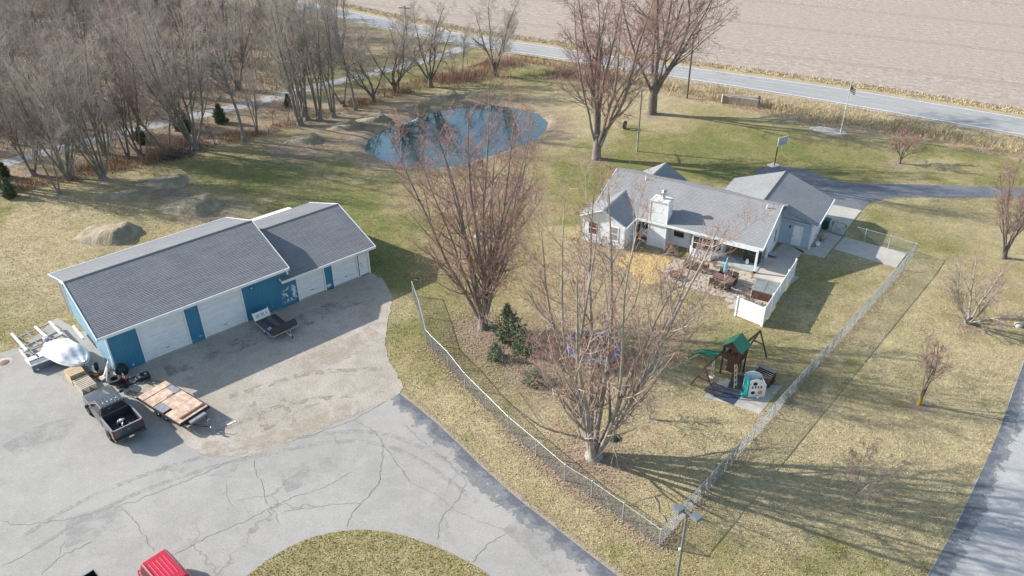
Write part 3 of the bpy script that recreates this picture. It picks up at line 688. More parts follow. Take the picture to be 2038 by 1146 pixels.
ed = MB(); ed.bb(20.68, 21.46, .03, .08, .05, 2.03); edo = ed.build('entry_door', DOORW, barn)
k_ = MB(); k_.lathe([(.0, -.09), (.035, -.08), (.035, -.05), (.015, -.02), (.015, .03)], (20.78, 0, 1.0), 10, 'Y'); k_.lathe([(.0, -.05), (.03, -.04), (.03, .03)], (20.78, 0, 1.22), 10, 'Y'); k_.build('door_knob', DARKM, edo)
t = MB(); t.bb(20.56, 20.67, -.03, .06, 0, 2.06); t.bb(21.47, 21.63, -.03, .1, 0, 2.6); t.bb(20.56, 21.46, -.028, .055, 2.062, 2.1); t.build('door_trim', WTRIM, barn)
t = MB(); t.bb(-.03, .085, -.03, .1, 0, 3.5); t.bb(14.03, 14.16, -.03, .12, 2.75, 3.5); t.build('corner_trim', WTRIM, barn)
# end walls, back walls
MR, ME, MRY = 5.58, 3.62, 5.4; LRZ, LE, LRY = 4.58, 2.66, 5.2
def gable(name, x, prof, mat, th=.1, parent=barn):
    g = MB(); g.extr(prof, x, x+th, 'X'); return g.build(name, mat, parent)
gable('gable_wall', -.01, [(.1, 0), (10.35, 0), (10.35, 3.78), (MRY, MR-.12), (.1, 3.72)], FADED)
gable('gable_wall', 14.06, [(.1, 0), (10.35, 0), (10.35, 3.78), (MRY, MR-.12), (.1, 3.72)], BLUE)
gable('gable_wall', 21.5, [(.1, 0), (10.35, 0), (10.35, 2.72), (LRY, LRZ-.12), (.1, 2.74)], BLUE)
bw = MB(); bw.bb(.1, 14.0, 10.36, 10.45, 0, 3.75); bw.bb(14.1, 21.5, 10.36, 10.45, 0, 2.7); bw.build('back_wall', BLUE, barn)
GREYW = M('weathered_board', (.36, .34, .32), (.24, .23, .215), 2.5, .9, bmp=.4, stretch=(6, 6, .7))
for i in range(5):
    g = MB(); g.box((-.05-.02*i, 10.56+i*.2, 1.6), (.05, .17, 3.1+.05*(i % 2)), rx=.0); g.build('weathered_board', GREYW, barn)
g = MB(); g.bb(-.06, .02, 10.36, 10.46, 0, 3.6); g.build('corner_trim', WTRIM, barn)
r1 = MB(); X0, X1 = -.55, 14.12
roof(r1, (X0, -.45, ME), (X1, -.45, ME), (X1, MRY, MR), (X0, MRY, MR)); roof(r1, (X1, 11.3, ME), (X0-.25, 11.3, ME), (X0, MRY, MR), (X1, MRY, MR))
r1o = r1.build('roof', BSHING, barn)
r2 = MB(); roof(r2, (14.18, -.5, LE), (22.05, -.5, LE), (22.05, LRY, LRZ), (14.18, LRY, LRZ)); roof(r2, (22.05, 10.9, LE), (14.18, 10.9, LE), (14.18, LRY, LRZ), (22.05, LRY, LRZ))
zz = LE+(.46)*(LRZ-LE)/(LRY+.5); roof(r2, (13.35, -.5, LE), (14.17, -.5, LE), (14.17, -.04, zz), (13.35, -.04, zz))
r2o = r2.build('lower_roof', BSHING, barn)
rc = MB(); rc.extr([(MRY-.16, MR-.03), (MRY, MR+.05), (MRY+.16, MR-.03), (MRY, MR+.02)], X0, X1); rc.build('ridge_cap', BSHING, r1o)
rc = MB(); rc.extr([(LRY-.16, LRZ-.03), (LRY, LRZ+.05), (LRY+.16, LRZ-.03), (LRY, LRZ+.02)], 14.2, 22.05); rc.build('ridge_cap', BSHING, r2o)
t = MB(); t.bb(X0, X1, -.50, -.452, ME-.2, ME+.03); t.bb(13.3, 22.1, -.55, -.502, LE-.18, LE+.03); t.build('fascia', WTRIM, barn)
t = MB()
def rake(x, y0, z0, y1, z1, wd=.05, h=.2): t = MB(); t.beam((x, y0, z0), (x, y1, z1), wd, h); t.build('rake_trim', WTRIM, barn)
for x in (X0-.03, X1+.03): rake(x, -.48, ME-.07, MRY, MR-.05); rake(x-.0, 11.3, ME-.07, MRY, MR-.05)
rake(22.09, -.53, LE-.07, LRY, LRZ-.05); rake(22.09, 10.9, LE-.07, LRY, LRZ-.05); rake(13.32, -.53, LE-.07, -.03, zz-.07, .05, .16)
t = MB(); t.bb(X0, X1, 11.31, 11.36, ME-.2, ME+.02); t.build('fascia', WTRIM, barn)

s_ = MB(); s_.bb(X0, X1, -.45, .0, ME-.16, ME-.13); s_.bb(14.15, 22.05, -.5, .0, LE-.16, LE-.13); s_.build('soffit', WTRIM, barn)
wl = MB(); wl.lathe([(.0, -.16), (.1, -.14), (.12, -.05), (.05, 0)], (10.95, -.02, 2.85), 12, 'Y'); wl.build('wall_light', M('galvanised', (.5, .52, .54), (.38, .4, .42), 6, .4, .8), barn)
GALV = MATS['galvanised']
# white lean-to roof behind the lower end of the barn
inv = (Matrix.Translation(FL) @ Matrix.Rotation(BRZ, 4, 'Z')).inverted()
shed = thing('lean_to_shed', 'low shed with white metal roof behind the lower end of the barn', 'shed', FL, BRZ)
WMET = M('white_metal_roof', (.80, .80, .80), (.7, .7, .7), 2, .45)
lw = [inv @ G(u, v, 2.35) for u, v in ((495, 438), (552, 418), (583, 417))]
sy0, sy1 = 10.95, max(12.2, lw[1].y); sx1 = max(15.5, lw[2].x)
b_ = MB(); b_.slab((14.3, sy1+.1, 2.18), (sx1, sy1+.1, 2.18), (sx1, sy0, 2.5), (14.3, sy0, 2.5), .06)
k = int((sx1-14.3)/.3)
for i in range(k+1): xx = 14.32+i*(sx1-.04-14.3)/k; b_.beam((xx, sy1+.1, 2.19), (xx, sy0, 2.51), .03, .05)
b_.build('roof', WMET, shed); b_ = MB(); b_.bb(14.4, sx1-.1, sy0+.05, sy1, 0, 2.12); b_.build('wall', GREYW, shed)

# ---- the house
HO = G(1500.6, 543.7); HRZ = R(-31.3)
house = thing('house', 'white ranch house with grey shingle roof, tall white chimney and covered porch', 'house', HO, HRZ)
SID = siding_mat('white_siding', (.73, .76, .81), .14); SIDB = siding_mat('pale_blue_siding', (.40, .50, .62), .14)
RD, RZ_, EZ = 5.0, 4.58, 2.5; SL = (RZ_-EZ)/RD
def hbox(name, x0, x1, y0, y1, z0, z1, mat=SID, par=house, bev=0): b_ = MB(); b_.bb(x0, x1, y0, y1, z0, z1); return b_.build(name, mat, par, bevel=bev)
hbox('front_wall', -11.3, -3.35, 1.35, 1.5, 0, 2.95); hbox('porch_back_wall', -3.35, .05, 3.0, 3.15, 0, 3.55); hbox('porch_side_wall', -3.5, -3.352, 1.51, 2.99, 0, 2.95)
b_ = MB(); b_.extr([(2.8, 0), (8.6, 0), (8.6, 2.75), (RD, RZ_-.1), (.12, EZ-.02), (.12, 2.3), (2.8, 2.3)], .06, .2); b_.build('gable_wall', SID, house)
b_ = MB(); b_.extr([(1.36, 0), (8.6, 0), (8.6, 2.75), (RD, RZ_-.1), (.5, EZ+.05), (.5, 0)], -15.3, -15.18); b_.build('gable_wall', SID, house)
hbox('back_wall', -15.1, -.0, 8.61, 8.72, 0, 2.75)
b_ = MB(); roof(b_, (-15.55, 0, EZ), (.42, 0, EZ), (.42, RD, RZ_), (-15.55, RD, RZ_), .2, .022); roof(b_, (.42, 9.1, 2.86), (-15.55, 9.1, 2.86), (-15.55, RD, RZ_), (.42, RD, RZ_), .2, .022)
hro = b_.build('roof', HSHING, house)
rc = MB(); rc.extr([(RD-.15, RZ_-.03), (RD, RZ_+.06), (RD+.15, RZ_-.03), (RD, RZ_+.02)], -15.55, .42); rc.build('ridge_cap', HSHING, hro)
# left wing
WX, WZ, WE = -13.6, 3.66, 2.5
b_ = MB(); b_.extr([(-15.7, 0), (-11.45, 0), (-11.45, 2.5), (WX, WZ-.12), (-15.7, 2.62)], -1.95, -1.83, 'Y'); wingw = b_.build('wing_wall', SID, house)
hbox('wing_side_wall', -11.57, -11.45, -1.82, 1.34, 0, 2.5); hbox('wing_side_wall', -15.7, -15.58, -1.82, 1.34, 0, 2.55)
b_ = MB(); roof(b_, (-11.2, -2.2, WE-.03), (-11.2, .35, WE-.03), (WX, 2.9, WZ), (WX, -2.2, WZ), .2, .03); roof(b_, (-16.1, 1.0, WE-.03), (-16.1, -2.2, WE-.03), (WX, -2.2, WZ), (WX, 2.9, WZ), .2, .022); b_.build('wing_roof', HSHING, house)
# garage wing with entry gable
GX, GZ, GE = -1.4, 4.42, 2.6
b_ = MB(); roof(b_, (3.45, 6.35, GE), (3.45, 12.75, GE), (GX, 12.75, GZ), (GX, 5.2, GZ), .2, .032); roof(b_, (-6.2, 12.75, GE), (-6.2, 9.0, GE), (GX, 5.2, GZ), (GX, 12.75, GZ), .2, .022); b_.build('garage_roof', HSHING, house)
rc = MB(); rc.extr([(GX-.15, GZ-.03), (GX, GZ+.06), (GX+.15, GZ-.03), (GX, GZ+.02)], 5.3, 12.75, 'Y'); rc.build('ridge_cap', HSHING, house)
b_ = MB(); b_.extr([(.21, 0), (3.05, 0), (3.05, 2.62), (.21, 3.68)], 6.7, 6.82, 'Y'); b_.build('entry_wall', SIDB, house)
hbox('garage_wall', 2.93, 3.05, 6.83, 12.4, 0, 2.62); b_ = MB(); b_.extr([(-5.9, 0), (3.05, 0), (3.05, 2.62), (GX, GZ-.1), (-5.9, 2.62)], 12.41, 12.53, 'Y'); b_.build('garage_wall', SID, house)
hbox('garage_wall', -5.9, -5.78, 8.73, 12.4, 0, 2.62)
# rear gable
b_ = MB(); roof(b_, (-10.1, 8.2, 2.62), (-10.1, 9.9, 2.62), (-12.4, 9.7, 4.1), (-12.4, 6.0, 4.1), .2, .03); roof(b_, (-14.7, 9.9, 2.62), (-14.7, 8.2, 2.62), (-12.4, 6.0, 4.1), (-12.4, 9.7, 4.1), .2, .022); b_.build('rear_gable_roof', HSHING, house)
b_ = MB(); b_.extr([(-14.5, 0), (-10.3, 0), (-10.3, 2.6), (-12.4, 3.98), (-14.5, 2.6)], 9.4, 9.5, 'Y'); b_.build('rear_gable_wall', SID, house)
# trim: fascia, rakes, gutters
t = MB(); t.bb(-11.15, .42, -.07, -.012, EZ-.17, EZ+.03); t.beam((.45, -.05, EZ-.06), (.45, RD, RZ_-.06), .05, .17); t.beam((.45, 9.1, 2.8), (.45, RD, RZ_-.06), .05, .17)
t.beam((-15.58, 0, EZ-.06), (-15.58, RD, RZ_-.06), .05, .17); t.beam((WX, -2.23, WZ-.06), (-11.17, -2.23, WE-.09), .05, .17, (0, 1, 0)); t.beam((WX, -2.23, WZ-.06), (-16.13, -2.23, WE-.09), .05, .17, (0, 1, 0))
t.bb(-11.2, -11.14, -2.2, .1, WE-.18, WE-.01); t.beam((.24, 6.32, 3.78-.03), (3.48, 6.32, GE-.07), .05, .2, (0, 1, 0)); t.bb(3.46, 3.53, 6.3, 12.75, GE-.17, GE+.03)
t.bb(2.9, 3.1, 6.62, 6.69, 0, 2.55); t.build('fascia', WTRIM, house)
t = MB(); t.bb(-3.35, .4, 0.02, 3.0, 2.3, 2.34); t.bb(-11.2, -3.36, .02, 1.34, 2.3, 2.33); t.bb(.21, 3.4, 6.36, 6.69, 2.62-.1, 2.55); t.build('soffit', WTRIM, house)
# porch: post, slab
t = MB(); t.bb(-.09, .09, -.09, .09, .25, 2.3); t.build('porch_post', WTRIM, house, bevel=.01); t = MB(); t.bb(-.1, .1, -.1, .1, 0, .249); t.build('post_base', DARKM, house)
t = MB(); t.bb(-3.35, .1, -.12, .09, 2.14, 2.295); t.build('porch_beam', WTRIM, house)
t = MB(); t.bb(-3.34, .15, .11, 2.99, 0, .09); t.build('porch_slab', M('porch_concrete', (.40, .45, .46), (.33, .37, .38), 1.5, .8), house)
# chimney
ch = MB(); ch.bb(-10.0, -8.35, .1, 1.3, 0, 4.5); cho = ch.build('chimney', SID, house)
t = MB(); t.box((-9.175, .7, 4.55), (1.78, 1.34, .1)); t.box((-9.175, .7, 4.62), (1.6, 1.16, .04)); t.build('chimney_cap', M('cap_metal', (.62, .62, .62), (.45, .36, .28), 3, .5, lo=.5, hi=.8), cho)
t = MB(); t.lathe([(.2, 4.62), (.2, 4.72), (.16, 4.74), (.16, 5.1), (.22, 5.12), (.22, 5.3), (.12, 5.34), (.12, 5.4), (.26, 5.42), (.0, 5.5)], (-9.1, .75, 0), 16); t.build('flue', GALV, cho)
for xx in (-10.02, -8.33):
    t = MB(); t.bb(xx-.04, xx+.04, .06, .14, 0, 4.48); t.build('corner_board', WTRIM, cho)
# vents
for xx, yy in ((-12.3, 4.35), (-.75, 4.2)):
    t = MB(); t.tube([(xx, yy, EZ+SL*yy-.05), (xx, yy, EZ+SL*yy+.42)], .055, 10); t.build('vent_pipe', WTRIM, hro)
# windows
CURT = M('red_curtain', (.16, .05, .045), (.10, .03, .03), 3, .8); BLIND = M('grey_blind', (.30, .30, .31), (.22, .22, .23), 4, .6)
def window(x0, x1, z0, z1, y, nx=1, nz=2, glass=GLASS, axis='Y', sgn=-1, par=house, sash=.05):
    """axis Y: in a wall facing -y at depth y; axis X: in a wall facing +x at x=y (x0,x1 then run along y)"""
    def bb(mb, a0, a1, c0, c1, d0, d1):
        lo, hi = sorted((y+sgn*d0, y+sgn*d1))
        if axis == 'Y': mb.bb(a0, a1, lo, hi, c0, c1)
        else: mb.bb(lo, hi, a0, a1, c0, c1)
    w_ = MB(); F_ = .07
    bb(w_, x0-F_, x1+F_, z1, z1+F_, 0, .05); bb(w_, x0-F_, x1+F_, z0-F_-.02, z0, 0, .08); bb(w_, x0-F_, x0, z0, z1, 0, .048); bb(w_, x1, x1+F_, z0, z1, 0, .048)
    o = w_.build('window', WTRIM, par)
    for i in range(nx):
        for j in range(nz):
            a0 = x0+(x1-x0)*i/nx; a1 = x0+(x1-x0)*(i+1)/nx; c0 = z0+(z1-z0)*j/nz; c1 = z0+(z1-z0)*(j+1)/nz
            p_ = MB(); bb(p_, a0+.02, a1-.02, c0+.02, c1-.02, .004, .016); p_.build('pane', glass, o)
    for i in range(1, nx): m_ = MB(); xx = x0+(x1-x0)*i/nx; bb(m_, xx-sash/2, xx+sash/2, z0, z1, .003, .04); m_.build('mullion', WTRIM, o)
    for j in range(1, nz): m_ = MB(); zz = z0+(z1-z0)*j/nz; bb(m_, x0, x1, zz-sash/2, zz+sash/2, .003, .037); m_.build('meeting_rail', WTRIM, o)
window(-15.0, -14.1, .85, 2.05, -1.95, glass=CURT); window(-12.95, -12.1, .75, 2.05, -1.95, glass=BLIND)
window(-11.1, -10.25, .9, 2.1, 1.35); window(-8.0, -7.0, .9, 2.1, 1.35); window(4.6, 5.3, .9, 2.1, .2, axis='X', sgn=1)
# bay
b_ = MB(); bay = [(-6.45, 1.34), (-5.84, .14), (-3.99, .14), (-3.4, 1.34)]; b_.prism(bay, 0, .75); bayo = b_.build('bay_window', SID, house); b_ = MB(); b_.prism(bay, 2.12, 2.295); b_.build('bay_head', SID, bayo)
window(-5.74, -4.09, .8, 2.05, .2, 2, 2, par=bayo)
t = MB(); t.bb(-5.84, -4.0, .215, .25, .75, 2.12); t.build('bay_backing', DARKM, bayo)
for (xa, ya), (xb, yb) in ((bay[0], bay[1]), (bay[2], bay[3])):
    a_ = Vector((xa, ya, 0)); c_ = Vector((xb, yb, 0)); d_ = (c_-a_).normalized(); n_ = Vector((d_.y, -d_.x, 0)); n_ = n_ if n_.y < 0 else -n_
    L_ = (c_-a_).length; P_ = lambda s, o_, z: a_+d_*s-n_*o_+Vector((0, 0, z))
    f_ = MB()
    for s0, s1 in ((.0, .16), (L_-.16, L_)): f_ = MB(); f_.add([P_(s, o_, z) for z in (.752, 2.118) for s, o_ in ((s0, 0), (s1, 0), (s1, .08), (s0, .08))], [(0, 1, 5, 4), (1, 2, 6, 5), (2, 3, 7, 6), (3, 0, 4, 7)]); f_.build('bay_jamb', WTRIM, bayo)
    g_ = MB(); g_.add([P_(s, o_, z) for z in (.755, 2.115) for s, o_ in ((.16, .03), (L_-.16, .03), (L_-.16, .05), (.16, .05))], [(0, 1, 5, 4), (1, 2, 6, 5), (2, 3, 7, 6), (3, 0, 4, 7)]); g_.build('pane', GLASS, bayo)
# doors
dr = hbox('entry_door', 1.35, 2.22, 6.63, 6.69, .08, 2.05, WTRIM, bev=.01)
t = MB()
for zz in (.45, 1.25):
    for xx in (1.57, 2.0): t.bb(xx-.14, xx+.14, 6.615, 6.628, zz-.28, zz+.3)
t.build('door_panel', WTRIM, dr, bevel=.008); t = MB(); t.lathe([(0, -.08), (.04, -.07), (.04, -.03), (.015, 0), (.015, .04)], (1.45, 6.63, 1.0), 10, 'Y'); t.build('door_knob', DARKM, dr)
t = MB(); t.lathe([(.02, 0), (.07, .04), (.08, .2), (.03, .26), (0, .27)], (1.05, 6.6, 1.72), 10); t.build('wall_lantern', DARKM, house)
hbox('patio_door', -2.9, -1.5, 2.93, 2.99, .1, 2.1, WTRIM, bev=.01); hbox('pane', -2.78, -2.26, 2.9, 2.925, .3, 2.0, GLASS, bpy.data.objects['patio_door']); hbox('pane', -2.14, -1.62, 2.9, 2.925, .3, 2.0, GLASS, bpy.data.objects['patio_door'])
t = MB(); t.tube([(3.0, 6.58, 0.05), (3.0, 6.58, 2.4)], .045, 8); t.build('downspout', WTRIM, house)
# ================================================================== TREES
def unitv(v): return v/np.maximum(np.linalg.norm(v, axis=-1, keepdims=True), 1e-9)
def grow(rg, S, D, L, r0, r1, k, wander, trop, pull=None):
    N = len(S); pts = np.empty((N, k, 3)); pts[:, 0] = S; d = unitv(D)
    for i in range(1, k):
        d = d+rg.randn(N, 3)*wander; d[:, 2] += trop
        d = unitv(d); pts[:, i] = pts[:, i-1]+d*(L/(k-1))[:, None]
    t = np.linspace(0, 1, k)[None]; rad = r0[:, None]*(1-t)+r1[:, None]*t
    return pts, rad
def spawn(rg, pts, rad, L, n, t0, t1, ang, asd, ratio, taper=.55, rr=.6, out=0.0, rmin=.006):
    N, k, _ = pts.shape; T = t0+(t1-t0)*((np.arange(n)[None]+rg.rand(N, n))/n)
    T = T.ravel(); idx = np.repeat(np.arange(N), n); f = T*(k-1); i0 = np.minimum(f.astype(int), k-2); fr = f-i0
    A = pts[idx, i0]; B = pts[idx, i0+1]; S = A+(B-A)*fr[:, None]; tan = unitv(B-A)
    rv = rg.randn(len(S), 3); pv = unitv(rv-tan*(rv*tan).sum(1, keepdims=True))
    if out:
        c = pts[:, 0].mean(0); o = S-c; o[:, 2] = 0; pv = unitv(pv+unitv(o)*out); pv = unitv(pv-tan*(pv*tan).sum(1, keepdims=True))
    a = np.radians(ang+rg.randn(len(S))*asd)[:, None]; D = tan*np.cos(a)+pv*np.sin(a)
    LL = L[idx]*ratio*(1-taper*T)*(.65+.7*rg.rand(len(S)))
    R0 = np.maximum((rad[idx, i0]*(1-fr)+rad[idx, i0+1]*fr)*rr*(.75+.4*rg.rand(len(S))), rmin)
    return S, D, LL, R0
def tubes(sets):
    """list of (pts, rad, sides) -> V, F"""
    Vs = []; Fs = []; off = 0
    for pts, rad, m in sets:
        N, k, _ = pts.shape; t = np.gradient(pts, axis=1); t = unitv(t)
        ref = np.where(np.abs(t[:, :1, 2:3]) > .9, np.array([1.0, 0, 0]), np.array([0, 0, 1.0]))
        x = unitv(np.cross(t, np.broadcast_to(ref, t.shape))); y = np.cross(t, x)
        a = np.arange(m)*2*math.pi/m
        V = pts[:, :, None]+(x[:, :, None]*np.cos(a)[None, None, :, None]+y[:, :, None]*np.sin(a)[None, None, :, None])*rad[:, :, None, None]
        b = (np.arange(N)*k*m)[:, None, None]+(np.arange(k-1)*m)[None, :, None]; j = np.arange(m)[None, None]; j2 = (j+1) % m
        F = np.stack(np.broadcast_arrays(b+j, b+j2, b+m+j2, b+m+j), -1).reshape(-1, 4)+off
        Vs.append(V.reshape(-1, 3)); Fs.append(F); off += N*k*m
    return np.vstack(Vs), np.vstack(Fs)
def bark(name, c1, c2, s=6): return M(name, c1, c2, s, .9, bmp=.6, bscale=18, bdist=.03, stretch=(1, 1, .25), lo=.3, hi=.7)
BARK = bark('grey_bark', (.25, .225, .20), (.135, .118, .105)); BARKD = bark('dark_bark', (.18, .158, .138), (.10, .086, .075)); BARKP = bark('pale_bark', (.36, .33, .295), (.19, .168, .148))
TWIG = M('grey_twig', (.47, .41, .36), (.31, .265, .23), .8, .9); TWIGR = M('reddish_twig', (.36, .255, .225), (.24, .17, .15), .8, .9); TWIGP = M('pale_twig', (.43, .36, .315), (.27, .215, .185), .8, .9)
BUD = M('red_bud', (.42, .15, .11), (.30, .13, .095), 1.5, .8); BUDT = M('tan_bud', (.38, .27, .17), (.27, .18, .12), 1.5, .8)

def make_tree(name, seed, H, stems=1, spread=10, base_r=.3, trunk_frac=.25, n1=12, n2=8, n3=6, n4=0, a1=38, a2=38, a3=42, l1=.45, l2=.5, l3=.5, l4=.5, up=.06, k0=10,
              mats=(BARK, TWIG, BUD), tw=.012, wander=.05, flare=1.5, stem_start=.02, t1=(.28, .98), loc=(0, 0, 0), lean=(0, 0), stem_r=None):
    """bare tree: trunk(s) and limbs in 'trunk', the finer branches, twigs and buds in 'crown'"""
    rg = np.random.RandomState(seed); root = thing(name, 'tree', 'tree', loc)
    S = np.zeros((stems, 3)); D = np.zeros((stems, 3)); sets = []
    if stems == 1:
        D[:] = (lean[0], lean[1], 1); L = np.array([H*.97]); r0 = np.array([base_r])
    else:
        a = np.arange(stems)*2*math.pi/stems+rg.randn(stems)*.35; sp = np.radians(spread*(.35+.9*rg.rand(stems)))
        S[:, 0] = np.cos(a)*base_r*.55; S[:, 1] = np.sin(a)*base_r*.55; S[:, 2] = H*stem_start*rg.rand(stems)
        D[:, 0] = np.cos(a)*np.sin(sp)+lean[0]; D[:, 1] = np.sin(a)*np.sin(sp)+lean[1]; D[:, 2] = np.cos(sp)
        L = H*(.78+.24*rg.rand(stems)); r0 = (stem_r or base_r*.3)*(.75+.5*rg.rand(stems))
        zs = H*stem_start; S[:, 2] = zs*(.45+.5*rg.rand(stems)) if stem_start > .05 else S[:, 2]
        bt = np.array([[[0, 0, -.1], [0, 0, .25], [0, 0, zs*.6+.1], [0, 0, zs+.35], [0, 0, zs+.7]]]); sets.append((bt, np.array([[base_r*flare, base_r*1.1, base_r*.92, base_r*.75, .02]]), 12))
    p0, q0 = grow(rg, S, D, L, r0, r0*.12+.008, k0, wander, up*.6)
    if stems == 1: q0[:, 0] *= flare; p0[:, 0, 2] -= .1
    else: p0[:, 0, 2] -= .05
    sets.append((p0, q0, 8))
    s1 = spawn(rg, p0, q0, L, n1, trunk_frac if stems == 1 else t1[0], t1[1], a1, 9, l1, .62, .58, .35)
    p1, q1 = grow(rg, s1[0], s1[1], s1[2], s1[3], s1[3]*.22+.006, 6, wander*1.7, up)
    big = q1[:, 0] > (base_r if stems == 1 else r0.mean()*2.2)*.16
    sets.append((p1[big], q1[big], 6)); crown = [(p1[~big], q1[~big], 4)] if (~big).any() else []
    s2 = spawn(rg, p1, q1, s1[2], n2, .18, 1.0, a2, 11, l2, .45, .62, .1, tw)
    p2, q2 = grow(rg, s2[0], s2[1], s2[2], s2[3], np.maximum(s2[3]*.3, tw*.7), 4, wander*2.6, up*.8)
    crown.append((p2, q2, 3))
    s3 = spawn(rg, p2, q2, s2[2], n3, .2, 1.0, a3, 13, l3, .3, .7, 0, tw*.8)
    p3, q3 = grow(rg, s3[0], s3[1], s3[2], np.minimum(s3[3], tw*1.3), np.full(len(s3[3]), tw*.55), 3, wander*3.2, up*.45)
    crown.append((p3, q3, 3))
    V, F = tubes(sets); fastmesh('trunk', V, F, mats[0], root, smooth=True)
    V, F = tubes(crown); mi = np.zeros(len(F), int)
    if n4:
        s4 = spawn(rg, p3, q3, s3[2], n4, .35, 1.0, 40, 15, l4, .2, .8, 0, tw*.7)
        p4 = np.stack([s4[0], s4[0]+unitv(s4[1])*np.clip(s4[2], .06, .5)[:, None]], 1); q4 = np.stack([np.full(len(s4[0]), tw*.75), np.full(len(s4[0]), tw*.8)], 1)
        V2, F2 = tubes([(p4, q4, 3)]); F = np.vstack([F, F2+len(V)]); V = np.vstack([V, V2]); mi = np.concatenate([mi, np.ones(len(F2), int)])
    fastmesh('crown', V, F, [mats[1], mats[2]], root, midx=mi)
    return root
def place(root, px=None, xy=None, h=None, H=1.0, rz=0, wscale=1.0, label=None, cat='tree', group=None, copy=True, tilt=(0, 0)):
    o = copy_tree(root) if copy else root
    p = G(*px) if px else Vector((xy[0], xy[1], 0)); o.location = (p.x, p.y, p.z)
    s = h/H; o.scale = (s*wscale, s*wscale, s); o.rotation_euler = (tilt[0], tilt[1], rz)
    o['label'] = label; o['category'] = cat
    if group: o['group'] = group
    elif 'group' in o: del o['group']
    return o

# hero trees
t = make_tree('maple_tree', 21, 17.0, stems=10, spread=21, base_r=0.42, n1=12, n2=7, n3=5, n4=2, a1=36, a2=42, l1=0.34, l2=.5, l3=.55, up=0.13, mats=(BARKP, TWIGP, BUD), tw=0.0115, wander=0.055, t1=(.06, .97), l4=.35, stem_r=0.15, a3=50, stem_start=0.03)
place(t, (1182, 908), h=18.2, H=17, label='large pale multi stemmed bare maple with red buds beside the light pole fence', copy=False)
t = make_tree('maple_tree', 35, 16.5, stems=12, spread=20, base_r=0.34, n1=13, n2=8, n3=5, n4=2, a1=38, a2=42, l1=0.32, l2=.5, l3=.5, up=0.11, mats=(BARK, TWIGR, BUD), tw=0.0105, wander=0.05, t1=(.06, .97), stem_start=.09, l4=.35, stem_r=0.125, a3=50)
place(t, (962, 652), h=17.4, H=16.5, label='dense red budded bare maple between the barn and the house', copy=False)
t = make_tree('maple_tree', 44, 19.5, stems=8, spread=20, base_r=0.5, n1=13, n2=9, n3=7, n4=1, a1=36, a2=44, l1=0.36, l2=.48, l3=.5, up=.07, mats=(BARK, TWIGR, BUD), tw=0.015, wander=.07, t1=(.16, .98), stem_start=.12, flare=1.25, stem_r=0.2, a3=50)
place(t, (1187, 316), h=19, H=19.5, label='tall bare maple forking low on the lawn behind the house', copy=False)
t = make_tree('maple_tree', 52, 20, stems=7, spread=26, base_r=0.62, n1=13, n2=9, n3=7, n4=1, a1=40, a2=44, l1=.40, l2=.48, l3=.5, up=.06, mats=(BARKD, TWIGR, BUD), tw=0.016, wander=.09, t1=(.15, .98), stem_start=.26, flare=1.2, stem_r=0.24, a3=50)
place(t, (1297, 226), h=18.5, H=20, label='thick trunked bare maple near the roadside utility pole', copy=False)
# smaller lawn trees on the right
t = make_tree('ornamental_tree', 61, 6.4, stems=7, spread=46, base_r=.2, n1=10, n2=8, n3=6, n4=1, a1=36, a2=38, l1=.45, l2=.5, l3=.5, up=.09, mats=(BARKP, TWIGP, BUDT), tw=0.01, wander=.08, t1=(.2, .98), l4=.4, stem_r=0.1)
place(t, (1925, 642), h=5.6, H=6.4, label='low wide spreading bare tree with pale branches on the right lawn', copy=False)
t = make_tree('ornamental_tree', 62, 9, stems=6, spread=15, base_r=.26, n1=10, n2=8, n3=6, n4=1, a1=32, a2=36, l1=.36, l2=.5, l3=.5, up=.08, mats=(BARKD, TWIGR, BUDT), tw=0.012, wander=.06, t1=(.15, .98), stem_start=.12, stem_r=0.09)
place(t, (1996, 513), h=8.4, H=9, label='upright dark twigged bare tree standing below the driveway', copy=False)
WRAP = M('yellow_trunk_wrap', (.36, .27, .03), (.26, .19, .03), 6, .9)
t = make_tree('young_tree', 63, 4.8, stems=4, spread=14, base_r=.11, n1=9, n2=6, n3=4, n4=2, a1=34, l1=.34, l2=.5, l3=.5, up=.08, mats=(BARKD, TWIGR, BUDT), tw=.011, wander=.08, t1=(.2, .98), stem_start=.2, lean=(.05, .1), stem_r=0.05)
wr = MB(); wr.tube([(0, 0, -.02), (.01, .02, .4), (.02, .04, .8)], [.16, .145, .13], 10); wr.build('trunk_wrap', WRAP, t)
place(t, (1829, 805), h=4.7, H=4.8, label='small bare tree with yellow mossy lower trunk by the side drive', copy=False)
t = make_tree('young_tree', 64, 4.0, stems=3, spread=30, base_r=.075, n1=9, n2=7, n3=5, n4=1, a1=48, a2=46, l1=.5, l2=.5, l3=.5, up=.05, mats=(BARKP, TWIGP, BUD), tw=.01, wander=.1, t1=(.2, .98), stem_start=.3, lean=(.12, .05), stem_r=0.04)
place(t, (1697, 1006), h=3.9, H=4, label='slim leaning young bare tree among long shadows near the light pole', copy=False)
t = make_tree('crabapple_tree', 65, 3.6, stems=5, spread=34, base_r=.11, n1=9, n2=7, n3=5, n4=1, a1=44, l1=.45, l2=.5, l3=.5, up=.05, mats=(BARKD, TWIGR, BUD), tw=.014, wander=.1, t1=(.2, .98), stem_start=.22, stem_r=0.06)
place(t, (1790, 325), h=3.5, H=3.6, label='small round headed bare crabapple between the driveway and ditch', copy=False)
t = make_tree('birch_sapling', 66, 2.6, stems=3, spread=24, base_r=.06, n1=8, n2=5, n3=4, a1=45, l1=.5, l2=.5, l3=.5, up=.03, mats=(BARKP, TWIGP, BUD), tw=.01, wander=.1, t1=(.2, .98), stem_start=.15, lean=(.1, 0), stem_r=0.03)
